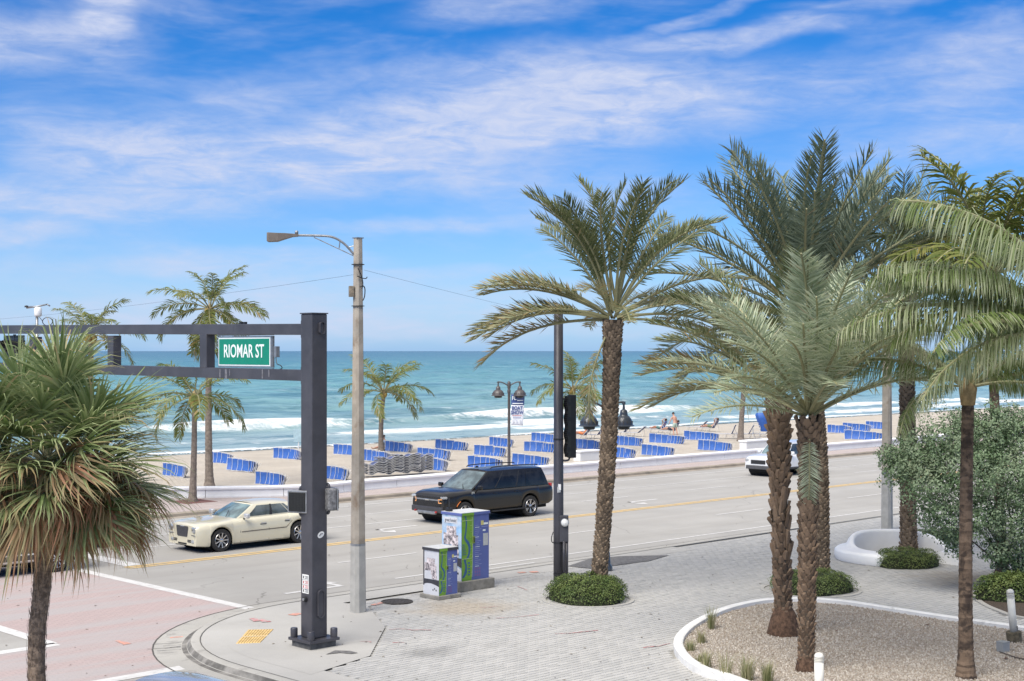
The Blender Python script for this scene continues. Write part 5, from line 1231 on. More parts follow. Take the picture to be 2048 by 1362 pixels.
pq = SAND(1146, 905); coco_palm('coconut palm on the beach behind the round signal pole', pq, P3(1146, 786, pq.y), 0.19, 0.13, crown(17, 53, -15, 84), 3.0, F_COCO, M_COCOTRUNK, 4)
pq = SAND(1481, 882); coco_palm('coconut palm with slender leaning trunk left of the palm trio', pq, P3(1491, 740, pq.y), 0.2, 0.16, crown(15, 57, 0, 84), 2.6, F_COCO, M_COCOTRUNK, 5)
pq = G(178, 1008, WALK_Z); coco_palm('coconut palm behind the fan palm, leaf tips above the beam', pq, P3(182, 682, pq.y), 0.15, 0.11, crown(16, 59, -10, 84), 2.05, F_COCO, M_COCOTRUNK, 6)
pit = G(385, 1003, WALK_Z)
mb = MB(); mb.box((0, 0, 0.004), (1.5, 1.5, 0.008)); o = mb.build('tree_pit', mat('red_pit_brick', (0.17, 0.08, 0.07), 0.9, var=.3, vscale=8)); o.location = pit; o.rotation_euler = (0, 0, U_ANG); struct(o)
# near right coconut palms
DN = 27.6
nb = Vector(((1932 - CX) / F_PX * DN, DN, 0.18)); nt_ = P3(1936, 800, DN)
frn = [(184, 44, .92), (176, 28, .85), (60, 60, .9), (350, 45, 1.0), (20, 28, 1.0), (262, 40, .5), (340, 10, .8), (40, 50, 1.0), (205, 16, .6), (300, 40, .7), (0, 36, .9), (130, 40, .8), (20, 62, .9), (232, 50, .6)]
coco_palm('dark ringed coconut palm at right with long drooping fronds', nb, nt_, 0.135, 0.115, frn, 3.5, F_NEAR, M_NEARCOCO, 7, bow=-.02, group='near coconut palms at right', ringed=0.055, tint=0.55, nuts=False)
D2 = 25.0; nb2 = Vector(((2185 - CX) / F_PX * D2, D2, 0.15)); nt2 = P3(2195, 715, D2)
frn2 = [(180, 60, 1.1), (183, 46, .98), (178, 23, 1.1), (188, 52, .9), (176, 36, .9), (185, 10, .85), (160, 40, 1.0), (200, 34, .9), (120, 60, .9), (60, 50, 1.0), (0, 40, 1.0), (300, 50, 1.0)]
coco_palm('coconut palm off the right edge whose pale fronds arch leftwards', nb2, nt2, 0.16, 0.13, frn2, 4.1, F_NEAR, M_NEARCOCO, 8, group='near coconut palms at right')

D3 = 40.0; nb3 = Vector(((2004 - CX) / F_PX * D3, D3, 0.15)); nt3 = P3(1975, 568, D3)
coco_palm('upright yellow green coconut palm behind the buttonwood at right', nb3, nt3, 0.15, 0.12, crown(30, 71, 24, 88), 4.0, F_COCO, M_NEARCOCO, 9, group='near coconut palms at right')
# ---- sabal (fan) palm in front at left
def fan_leaf(seed, blade, fold, dry, petiole, elev, droop):
    """Costapalmate leaf: petiole outwards along x at an angle, blade of narrow segments with hanging tips."""
    rng = random.Random(seed); mb = MB(); pts = frond_curve(petiole, elev, droop * 0.4, 6)
    mb.tube(pts, [0.022 * (1 - .5 * i / 6) for i in range(7)], 5, 1)
    p0 = pts[-1]; T = (pts[-1] - pts[-2]).normalized(); Y = Vector((0, 1, 0)); Nn = T.cross(Y); Nn = -Nn if Nn.z < 0 else Nn
    ns = 62
    for k in range(ns):
        f = -1 + 2 * (k + 0.5) / ns; a = f * rad(122)
        u = abs(f); l = blade * (1.0 - 0.38 * u ** 2) * rng.uniform(0.78, 1.14)
        base = p0 + T * (0.30 * blade * (1 - u)) * (1 - .3 * u)
        d = (T * math.cos(a) + Y * math.sin(a) + Nn * (fold * (u ** 0.7) - 0.05 + rng.gauss(0, .10)) + Y * rng.gauss(0, .05)).normalized()
        q = [base]; dd = d.copy(); nseg = 5
        for j in range(nseg):
            q.append(q[-1] + dd * (l / nseg)); g_ = (0.02 if j < 1 else 0.05 + 0.12 * rng.random() if j < 3 else 0.30 + 0.6 * rng.random()) * (1.0 if dry < .5 else 1.0) + (0.35 if dry > .5 else 0)
            dd = (dd + Vector((0, 0, -1)) * g_).normalized()
        wv = d.cross(Nn); wv = wv.normalized() if wv.length > .05 else Y
        w0 = blade * 0.0215
        wd = [0.25, 0.85, 1.0, 0.6, 0.30]
        vs = []
        for j in range(nseg): vs += [q[j] - wv * w0 * wd[j], q[j] + wv * w0 * wd[j] + Nn * (0.006 if k % 2 else -0.006)]
        vs.append(q[-1]); fs = [(2 * j, 2 * j + 1, 2 * j + 3, 2 * j + 2) for j in range(nseg - 1)] + [(2 * nseg - 2, 2 * nseg - 1, 2 * nseg)]
        t0 = rng.uniform(0.0, 0.75) if dry < .5 else rng.uniform(1.3, 2.1)
        tt = [t0, t0, t0 + .05, t0 + 0.18 + rng.random() * .2, t0 + 0.3 + rng.random() * .55] if dry < .5 else [t0] * 5
        if dry < .5 and rng.random() < 0.04 + dry * .8: tt = [0.8, 1.0, 1.2, 1.4, 1.5]
        mb.add(vs, fs, 0, tt)
    return mb.mesh('fan_leaf', [L_SABAL, M_RACHIS])
DS = 22.5
sb0 = Vector(((68 - CX) / F_PX * DS, DS, 0.05)); st_ = P3(88, 1000, DS)
sabal = thing('fan_palm', 'shaggy fan palm with brown dead skirt in front at left', 'palm tree', sb0)
hS = st_.z - sb0.z; pathS = [Vector(((st_.x - sb0.x) * (i / 30), (st_.y - sb0.y) * i / 30, hS * i / 30)) + Vector((0.03 * math.sin(i * .35), 0, 0)) for i in range(31)]
rg = random.Random(4); mb = MB(); rows = []
for i, p in enumerate(pathS): rows.append([p + Vector((math.cos(a), math.sin(a), 0)) * (0.15 - 0.02 * math.sin(i / 30 * 3) + (0.03 if i > 24 else 0)) * (1 + rg.gauss(0, .03)) for a in np.linspace(0, 2 * math.pi, 18, endpoint=False)])
mb.grid(rows, closed=True)
for k in range(900):      # fibrous bark strips
    u = rg.random(); p, T = sample(pathS, u); a = rg.uniform(0, 6.28); d = Vector((math.cos(a), math.sin(a), 0)); e = Vector((-d.y, d.x, 0)) * 0.006; r = 0.145 + (0.03 if u > .8 else 0); l_ = rg.uniform(.04, .12)
    mb.add([p + d * r - e, p + d * r + e, p + d * (r + .012) + e + Vector((0, 0, l_)), p + d * (r + .012) - e + Vector((0, 0, l_))], [(0, 1, 2, 3)])
mb.build('trunk', M_SABALTRUNK, sabal)
fanlib = {}
def fan(el, dry):
    key = (int(round(el / 18)) * 18, dry, rg.randrange(3))
    if key not in fanlib: fanlib[key] = fan_leaf(len(fanlib) * 17 + 3, 1.08 if dry < .5 else 0.98, 0.40 if dry < .5 else 0.75, dry, 0.92 if dry < .5 else 0.90, rad(key[0]), rad(50))
    return fanlib[key]
fanlib_seed = 1
for k in range(60):
    u = (k + .5) / 60; el = 84 - 104 * u ** 0.9 + rg.gauss(0, 6); az_ = (k * 137.508 + rg.gauss(0, 12)) % 360
    o = link('fan_leaf', fan(el, 0.05 if u < .6 else 0.3), sabal); o.location = pathS[-1] + Vector((0.10, 0, 0.20 + 0.62 * (1 - u))); o.rotation_euler = (rg.gauss(0, .35), rg.gauss(0, .1), rad(az_)); sc = rg.uniform(.88, 1.12); o.scale = (sc, sc, sc)
for k in range(52):
    el = -4 - 34 * rg.random(); az_ = (k * 137.508 + 40) % 360
    o = link('dead_fan_leaf', fan(el, 0.9), sabal); o.location = pathS[-1] + Vector((0.08, 0, 0.66 - 0.34 * rg.random())); o.rotation_euler = (rg.gauss(0, .4), rg.gauss(0, .1), rad(az_)); sc = rg.uniform(.85, 1.15); o.scale = (sc, sc, sc)
# median kerb round its foot (below the picture)
mb = MB(); mb.prism([ST(9.2, 10), ST(10.3, 10), ST(10.3, 23.4), ST(9.75, 24.0), ST(9.2, 23.4)], 0.0, 0.14); struct(mb.build('median', M_CONC, bevel=0.02))

# ---- clipped ground-cover mounds
def leaf_cloud(mb, n, rng, point, size, tint=(0, 1), up=0.5, cs=4.0):
    for k in range(n):
        p, nn = point(); d = (nn + Vector((rng.gauss(0, .6), rng.gauss(0, .6), rng.gauss(0, .5) + up))).normalized()
        a = d.cross(Vector((rng.gauss(0, 1), rng.gauss(0, 1), rng.gauss(0, 1)))).normalized(); b_ = d.cross(a); s_ = size * rng.uniform(.65, 1.3)
        # leaf: two triangles folded a little along the midrib
        mb.add([p - a * s_ * .5, p + b_ * s_ * .28 + d * s_ * .06, p + a * s_ * .55, p - b_ * s_ * .28 + d * s_ * .06], [(0, 1, 2), (0, 2, 3)], 0, min(1.15, max(0, tint[0] + (tint[1] - tint[0]) * (.5 + .55 * mnoise.noise(p * cs) + rng.gauss(0, .22)))))
def mound(p, rx, ry, h, n, label, leaf=0.045, ringr=0.0, rz=0.0, seed=1, sq=0.42):
    t_ = thing('shrub_mound', label, 'shrub', p, rz, 'clipped shrub mounds on the plaza'); rng = random.Random(seed)
    mb = MB()
    ph = [rng.uniform(0, 6) for _ in range(6)]
    def rad_f(a): return 1 + 0.05 * math.sin(3 * a + ph[0]) + 0.04 * math.sin(5 * a + ph[1]) + .025 * math.sin(9 * a + ph[2])
    def point():
        a = rng.uniform(0, 6.2832); v = rng.random() ** 0.75; e = v * math.pi / 2
        rr_ = math.cos(e) ** sq; zz = math.sin(e) ** 0.8; k_ = rad_f(a) * (rng.uniform(0.92, 1.05) if rng.random() < .94 else rng.uniform(1.05, 1.13))
        nz = 0.22 * mnoise.noise(Vector((math.cos(a) * 2.6, math.sin(a) * 2.6, v * 3 + seed))) + .1 * mnoise.noise(Vector((math.cos(a) * 7, math.sin(a) * 7, v * 7 + seed)))
        q = Vector((rx * rr_ * math.cos(a) * k_, ry * rr_ * math.sin(a) * k_, h * zz * (rng.uniform(0.9, 1.06) + nz) + 0.02)); nn = Vector((math.cos(a) * math.cos(e), math.sin(a) * math.cos(e), math.sin(e) + .2)).normalized()
        return q, nn
    leaf_cloud(mb, n, rng, point, leaf); mb.build('foliage', L_SHRUB, t_)
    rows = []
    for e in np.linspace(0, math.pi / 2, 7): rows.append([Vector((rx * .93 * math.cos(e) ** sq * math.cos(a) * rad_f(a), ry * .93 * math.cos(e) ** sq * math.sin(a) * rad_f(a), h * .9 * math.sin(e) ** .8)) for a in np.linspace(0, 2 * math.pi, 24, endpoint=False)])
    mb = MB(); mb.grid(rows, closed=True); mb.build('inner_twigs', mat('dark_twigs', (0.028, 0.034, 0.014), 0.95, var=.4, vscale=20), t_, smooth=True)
    if ringr:
        mb = MB(); mb.lathe([(ringr, -0.01), (ringr, 0.022), (ringr + .10, 0.022), (ringr + .10, -0.01)], (0, 0, 0), 40); o = mb.build('edging_ring', M_WALK, t_); o.scale = (1, ry / rx, 1)
    return t_
mA = W(1176, 1200); mound(mA, 0.99, 0.95, 0.56, 9500, 'round clipped shrub mound under the scaly trunked palm', ringr=1.07, seed=2)
mD = W(1622, 1180); mound(mD, 1.10, 1.05, 0.46, 6500, 'clipped shrub mound behind the palm trio', ringr=1.22, seed=3)
mE = W(1812, 1132); mound(mE, 0.95, 0.75, 0.44, 5500, 'shrub mound inside the curved white bench', seed=4)
mF = W(1862, 1080); mound(mF, 1.2, 0.55, 0.3, 3000, 'low shrub strip behind the curved white bench', seed=5)
# bed at right: kerb, shrubs, and the silver buttonwood tree
mb = MB(); sweep(mb, SB, [(0.0, 0.02), (0.0, WALK_Z + 0.03), (-0.14, WALK_Z + 0.03), (-0.14, 0.02)]); struct(mb.build('kerb', M_CONC))
struct(sheet('planting_bed', SB_POLY, WALK_Z + 0.02, mat('bed_mulch', (0.075, 0.055, 0.04), 0.95, var=.5, vscale=20, bump=.8, bscale=40)))
ms = W(2035, 1200); mound(ms, 1.05, 0.55, 0.62, 6000, 'dense dark shrub in the kerbed bed at the right edge', leaf=0.06, seed=6, sq=.5)
bt = W(2040, 1186); tree = thing('buttonwood_tree', 'silver green bushy buttonwood tree spreading at right', 'tree', bt)
rng = random.Random(15); limbs = MB()
cl = []
for k, (px, py, dd, r) in enumerate(((1830, 905, .2, .62), (1900, 880, -.3, .75), (1985, 870, .1, .8), (2060, 880, 0, .8), (1795, 940, 0, .45), (1860, 970, -.5, .7), (1945, 950, -.7, .8), (2030, 960, -.6, .85), (1880, 1030, -.4, .6), (1960, 1030, -.5, .7), (2040, 1050, -.6, .7), (1915, 1085, -.1, .42), (2000, 1100, -.3, .5), (1850, 930, .8, .7), (1960, 900, .9, .8), (2090, 980, 0, .9), (2110, 1080, 0, .7), (2130, 900, 0, .9), (2020, 845, .4, .55), (1930, 850, .5, .5), (1775, 910, .2, .3), (2045, 1120, -.3, .4))):
    cl.append((P3(px, py, bt.y + dd) - bt, r))
b0 = Vector((0, 0, 0))
for k, tgt in enumerate([cl[i][0] for i in (0, 1, 2, 5, 6, 7, 8, 9, 10, 12, 15, 17)]):
    m1 = b0.lerp(tgt, 0.35) + Vector((0.1, 0, 0.12 + .2 * (k % 2))); limbs.tube(spline([b0 + Vector((0.05 * (k % 4) - .1, 0, 0)), b0.lerp(tgt, .12) + Vector((.06, 0, .1)), m1, b0.lerp(tgt, .7) + Vector((0, 0, .1)), tgt], 4), [0.055, .05, .045, .042, .04, .037, .034, .03, .027, .024, .02, .018, .015, .012, .01, .008, .006], 7)
limbs.build('trunk', mat('grey_brown_bark', (0.10, 0.08, 0.065), 0.95, var=.3, vscale=10, bump=.5), tree, smooth=True)
mb = MB()
wts = [r ** 2 for _, r in cl]
def bpoint():
    c_, r = rng.choices(cl, wts)[0]; d = Vector((rng.gauss(0, 1), rng.gauss(0, 1), rng.gauss(0, 1))).normalized()
    rr_ = r * (0.55 + 0.55 * rng.random() ** .5) * (0.85 + 0.75 * mnoise.noise(d * 2.6 + c_ * 3)); q = c_ + d * rr_
    return q, d
leaf_cloud(mb, 66000, rng, bpoint, 0.074, (0, 1.0), .25, 1.7); mb.build('crown', L_BUTTON, tree)

# ---- gravel bed with white kerb, grass tufts, bollards
M_WKERB = mat('white_kerb_paint', (0.78, 0.77, 0.74), 0.7, var=.06, vscale=3, dirt=(0.42, 0.41, 0.38), dscale=2.5)
mb = MB(); sweep(mb, BED, [(0.0, 0.02), (0.0, WALK_Z + 0.13), (-0.03, WALK_Z + 0.15), (-0.17, WALK_Z + 0.15), (-0.20, WALK_Z + 0.13), (-0.20, 0.02)]); 
bk = tag(mb.build('planter_kerb', M_WKERB, auto=40), 'white curved raised kerb round the gravel bed', 'kerb')
m, nt, b = new_mat('beige_gravel'); g = N(nt, 'ShaderNodeNewGeometry'); pos = g.outputs['Position']
vo = N(nt, 'ShaderNodeTexVoronoi'); nt.links.new(pos, vo.inputs['Vector']); vo.inputs['Scale'].default_value = 38
at = N(nt, 'ShaderNodeAttribute', attribute_name='tint')
c_ = nmix(nt, nrange(nt, nnoise(nt, pos, 24, 3, .7), .3, .7), (0.30, 0.245, 0.185), (0.50, 0.45, 0.385)); c_ = nmix(nt, nrange(nt, vo.outputs['Distance'], .0, .6, 0, .5), c_, (0.2, .16, .12))
c_ = nmix(nt, at.outputs['Fac'], c_, (0.56, 0.515, 0.45))
nt.links.new(c_, b.inputs['Base Color']); b.inputs['Roughness'].default_value = .95; nbump(nt, b, vo.outputs['Distance'], -.8, .02); M_GRAVEL = m
bed_in = offset_path(BED, -0.19); gz = WALK_Z + 0.05
gp_poly = [(p.x, p.y) for p in bed_in]
mb = MB(); mb.add([(p[0], p[1], gz) for p in gp_poly], [tuple(range(len(gp_poly)))], 0, 0.0); gravel_bed = struct(mb.build('gravel_bed', M_GRAVEL))
mb = MB(); rng = random.Random(9); cnt = 0; NPEB = 28000
while cnt < NPEB:
    px, py = rng.uniform(1340, 2100), rng.uniform(1208, 1420); p = G(px, py, gz)
    if not inside((p.x, p.y), gp_poly): continue
    r = rng.uniform(.012, .028) * (1.15 if rng.random() < .1 else 1); R = Euler((rng.random() * 6, rng.random() * 6, rng.random() * 6)).to_matrix()
    vs = [p + R @ Vector((v[0] * r * 1.3, v[1] * r, v[2] * r * .8)) + Vector((0, 0, r * .3)) for v in ((1, 0, 0), (-1, 0, 0), (0, 1, 0), (0, -1, 0), (0, 0, 1), (0, 0, -1))]
    mb.add(vs, [(0, 2, 4), (2, 1, 4), (1, 3, 4), (3, 0, 4), (2, 0, 5), (1, 2, 5), (3, 1, 5), (0, 3, 5)], 0, max(0, rng.gauss(.4, .35)) if rng.random() > .05 else 0); cnt += 1
tag(mb.build('pebbles', M_GRAVEL, gravel_bed), kind='stuff')
L_GRASS = leaf_mat('dry_grass', (0.20, 0.23, 0.09), (0.42, 0.39, 0.22), (0.36, 0.28, 0.17))
def tuft(px, py, h, n, spread, k, label):
    rng = random.Random(k); p = G(px, py, gz); mb = MB()
    for q in range(n):
        a = rng.uniform(0, 6.28); d = Vector((math.cos(a), math.sin(a), 0)); l_ = h * rng.uniform(.5, 1.15); b0 = d * rng.random() * spread * .4; lean = rng.uniform(.1, .6) * spread / .2
        pts = [b0, b0 + d * lean * l_ * .2 + Vector((0, 0, l_ * .55)), b0 + d * lean * l_ * .55 + Vector((0, 0, l_ * (1 - .2 * lean)))]
        e = Vector((-d.y, d.x, 0)) * 0.005; mb.add([pts[0] - e, pts[0] + e, pts[1] + e * .8, pts[1] - e * .8, pts[2]], [(0, 1, 2, 3), (3, 2, 4)], 0, rng.uniform(0, 1.4))
    o = mb.build('grass_tuft', L_GRASS); o.location = p; tag(o, label, 'grass', 'grass tufts inside the white kerb')
for k, a in enumerate(((1422, 1258, .42, 60, .2, 'tall grass tuft at the upper left of the gravel bed'), (1402, 1286, .22, 70, .22, 'grass tuft beside the inner left of the white kerb'), (1380, 1302, .2, 60, .25, 'low dry grass at the leftmost bend of the white kerb'),
                       (1412, 1338, .3, 80, .22, 'leafy grass tuft near the lower left of the white kerb'), (1450, 1355, .45, 40, .25, 'thin tall grass stems at the lower kerb'), (1495, 1362, .4, 110, .26, 'bushy grass tuft at the bottom edge of the gravel bed'), (1535, 1366, .34, 90, .22, 'yellowish grass tuft at the bottom, right of the bushy one'),
                       (1400, 1325, .16, 60, .2, 'small grass patch against the lower left kerb'))): tuft(a[0], a[1], a[2] * 1.35, int(a[3] * 1.6), a[4] * 1.2, k, a[5])
M_BOLL = mat('cream_bollard', (0.78, 0.75, 0.66), 0.5, var=.05)
def bollard(base, h, r, label, plinth):
    t_ = thing('bollard_light', label, 'bollard', base, 0, 'cream bollard lights')
    z0 = 0.0
    if plinth:
        mb = MB(); mb.lathe([(.155, 0), (.16, .2), (.15, .22), (0, .22)], (0, 0, 0), 20); mb.build('footing', mat('mossy_concrete', (0.12, 0.10, 0.065), .95, var=.4, vscale=12, bump=.6), t_, smooth=False); z0 = .22
        mb = MB(); mb.box((.07, -.05, z0 + .06), (.02, .02, .12)); mb.build('bracket', M_TAR, t_)
    mb = MB(); mb.lathe([(r, z0), (r, z0 + h * .78)], (0, 0, 0), 20); mb.build('post', M_BOLL, t_, smooth=True)
    mb = MB()
    for k in range(3): z = z0 + h * (.785 + .035 * k); mb.lathe([(r * .8, z), (r * 1.03, z + .006), (r * 1.03, z + h * .026), (r * .8, z + h * .03)], (0, 0, 0), 20)
    mb.build('louvre_ring', M_BOLL, t_, auto=40)
    mb = MB(); z = z0 + h * .89; mb.lathe([(r, z)] + [(r * math.cos(a), z + h * .03 + r * .8 * math.sin(a)) for a in np.linspace(0, math.pi / 2 - .05, 7)] + [(0, z + h * .03 + r * .8)], (0, 0, 0), 20); mb.build('cap', M_BOLL, t_, smooth=True)
    return t_
o = bollard(G(2029, 1283, gz), 0.92, 0.078, 'cream bollard light on a mossy concrete footing at right', True); o.rotation_euler = (0, rad(-5), 0)
bollard(G(1638, 1392, gz), 0.78, 0.085, 'cream bollard light at the bottom edge in front of the palm trio', False)
mb = MB(); mb.box((0, 0, .1), (.19, .19, .2)); mb.box((0, 0, .205), (.205, .205, .012)); o = mb.build('junction_box', mat('grey_plastic', (0.30, 0.31, 0.31), .5, var=.08), bevel=.008); o.location = G(2006, 1303, gz); o.rotation_euler = (0, 0, .5); tag(o, 'small grey junction box on the gravel beside the bollard', 'box')
mb = MB(); mb.tube(spline([G(1998, 1303, gz + .02), G(2018, 1310, gz + .05), G(2036, 1316, gz + .03), G(2062, 1320, gz + .04)], 4), [.008, .01, .011, .012, .013, .014, .015, .016, .016, .017, .018, .018, .018], 6); tag(mb.build('fallen_branch', MATS['grey_brown_bark']), 'thin dead branch lying on the gravel at right', 'branch')
for k, (x, y, lb) in enumerate(((2012, 1318, 'curled brown dead leaf on the gravel near the grey box'), (1672, 1262, 'brown dead leaf on the gravel right of the palm trio'), (1855, 1251, 'dark dead leaf lying against the white kerb'))):
    mb = MB(); mb.add([(-.06, -.02, .01), (0, -.035, .03), (.07, 0, .012), (0, .035, .035)], [(0, 1, 2), (0, 2, 3)]); o = mb.build('dead_leaf', mat('dead_leaf', (0.14, .075, .05), .8, var=.3)); o.location = G(x, y, gz + .02); o.rotation_euler = (0, 0, k * 1.3); tag(o, lb, 'leaf', 'dead leaves on the gravel')

# ---- curved white bench
M_BENCH = mat('white_cast_bench', (0.86, 0.86, 0.855), 0.45, var=.03, vscale=2)
bc = W(1799, 1117); BR = 1.90
bench = thing('curved_bench', 'white sculpted ring bench curling around a palm and shrubs', 'bench', bc)
def bench_rows(a0, a1, n, side):
    rows = []
    for i in range(n + 1):
        a = a0 + (a1 - a0) * i / n; d = Vector((math.cos(rad(a)), math.sin(rad(a)), 0))
        back = math.exp(-((((a - 95 + 180) % 360) - 180) / 78.0) ** 4)                    # high at the far side, low at the ends
        hi = 0.36 + 0.36 * back; seat = 0.36
        ri = 1.32 - .0 * back; rm = ri + 0.16 + .02 * back; ro = BR + 0.12 * (1 - back) - .22 * back * (1 if 40 < a < 150 else .6)
        prof = [(ri + .02, 0.0), (ri, .08), (ri, hi - .06), (ri + .05, hi), (rm - .04, hi), (rm + .03, hi - .08 * back - .01), (rm + .09, seat + .06 * back), (rm + .18, seat - .005), (ro - .07, seat - .02), (ro, seat - .08), (ro + .01, .12), (ro - .04, 0.0)]
        if rm + .2 > ro - .08:
            prof = prof[:7] + [(rm + .11, seat - .005), (rm + .13, seat - .02), (max(ro, rm + .16), seat - .08), (max(ro, rm + .16), .12), (rm + .12, 0.0)]
        rows.append([d * r + Vector((0, 0, z)) for r, z in prof])
    return rows
for nm, a0, a1 in (('bench_section', 62, 258), ('bench_section', -48, 59.5)):
    rows = bench_rows(a0, a1, 40, 0); mb = MB(); mb.grid(rows, closed=True, flip=True); mb.add(rows[0], [tuple(range(12))]); mb.add(rows[-1], [tuple(range(11, -1, -1))]); mb.build(nm, M_BENCH, bench, auto=60, bevel=0.02)

# ================================================================ VEHICLES
def paint(name, col, rough=0.25, metal=0.0, coat=1.0, var=0.03):
    return mat(name, col, rough, metal, var, 1.2, coat=coat)
def glass_mat(name, col, rough=0.04):
    if name in MATS: return MATS[name]
    m, nt, b = new_mat(name); v = ncoord(nt)
    c = nmix(nt, nrange(nt, nnoise(nt, v, 2.5, 3), .35, .65), tuple(x * .55 for x in col), tuple(x * 1.25 for x in col))
    nt.links.new(c, b.inputs['Base Color']); b.inputs['Roughness'].default_value = rough; b.inputs['Specular IOR Level'].default_value = 0.6 if col[1] > .03 else .35; b.inputs['Coat Weight'].default_value = 0.5 if col[1] > .03 else .1; b.inputs['Coat Roughness'].default_value = 0.02
    MATS[name] = m; return m
M_TYRE = mat('tyre_rubber', (0.028, 0.027, 0.026), 0.85, var=.2, vscale=8)
M_RIM = mat('polished_rim', (0.56, 0.56, 0.57), 0.25, metal=.85, var=.05)
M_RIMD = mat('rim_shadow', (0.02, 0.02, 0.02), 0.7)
M_CHROME = mat('chrome', (0.70, 0.71, 0.72), 0.12, metal=1.0, var=.03)
M_TRIM = mat('black_trim', (0.02, 0.02, 0.021), 0.5, var=.1)
M_HEADL = mat('headlamp_glass', (0.42, 0.44, 0.46), 0.08, metal=.3, var=.4, vscale=14, coat=1.0)
M_AMBER = mat('amber_lens', (0.75, 0.22, 0.05), 0.2, coat=.6); M_REDL = mat('red_lens', (0.40, 0.03, 0.03), 0.2, coat=.6)
M_UNDER = mat('underbody', (0.012, 0.012, 0.012), 0.9)

def wheel(parent, x, y, r, w, spokes, dark=False, double=False, side=1):
    """side +1 = wheel face looks along +y."""
    wh = link('wheel', None, parent); wh.location = (x, y, r); wh.rotation_euler = (0, 0, 0 if side > 0 else math.pi); wh.empty_display_size = .1
    rr_ = r * 0.70
    mb = MB(); mb.lathe([(rr_, -w * .5), (r * .93, -w * .5), (r * .985, -w * .40), (r, -w * .25), (r, w * .25), (r * .985, w * .40), (r * .93, w * .5), (rr_ * 1.03, w * .5), (rr_, w * .44)], (0, 0, 0), 40, axis='Y', cap=False); mb.build('tyre', M_TYRE, wh, auto=35)
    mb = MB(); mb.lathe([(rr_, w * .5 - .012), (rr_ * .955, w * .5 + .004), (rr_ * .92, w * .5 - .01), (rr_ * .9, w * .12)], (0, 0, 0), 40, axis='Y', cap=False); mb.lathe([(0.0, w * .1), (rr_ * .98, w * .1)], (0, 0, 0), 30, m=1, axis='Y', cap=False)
    n = spokes
    for k in range(n):
        for dlt in ((-.13, .13) if double else (0,)):
            a = 2 * math.pi * (k + .5) / n; a1 = a + dlt
            d0 = Vector((math.cos(a), 0, math.sin(a))); d1 = Vector((math.cos(a1), 0, math.sin(a1))); sd = Vector((-math.sin(a), 0, math.cos(a))); w0, w1 = rr_ * (.045 if double else .06), rr_ * (.06 if double else .075)
            y0, y1 = w * .40, w * .5 - .008
            p = [d0 * rr_ * .15 - sd * w0, d0 * rr_ * .15 + sd * w0, d1 * rr_ * .93 + sd * w1, d1 * rr_ * .93 - sd * w1]
            mb.add([q + Vector((0, y0 if i < 2 else y1, 0)) for i, q in enumerate(p)] + [q + Vector((0, w * .15, 0)) for q in p], [(3, 2, 1, 0), (0, 1, 5, 4), (1, 2, 6, 5), (2, 3, 7, 6), (3, 0, 4, 7)])
    mb.lathe([(rr_ * .24, w * .15), (rr_ * .24, w * .41), (rr_ * .18, w * .44), (0, w * .44)], (0, 0, 0), 18, axis='Y')
    mb.build('rim', [M_RIM if not dark else mat('dark_rim', (.13, .13, .135), .35, metal=.7), M_RIMD], wh, auto=35)
    return wh

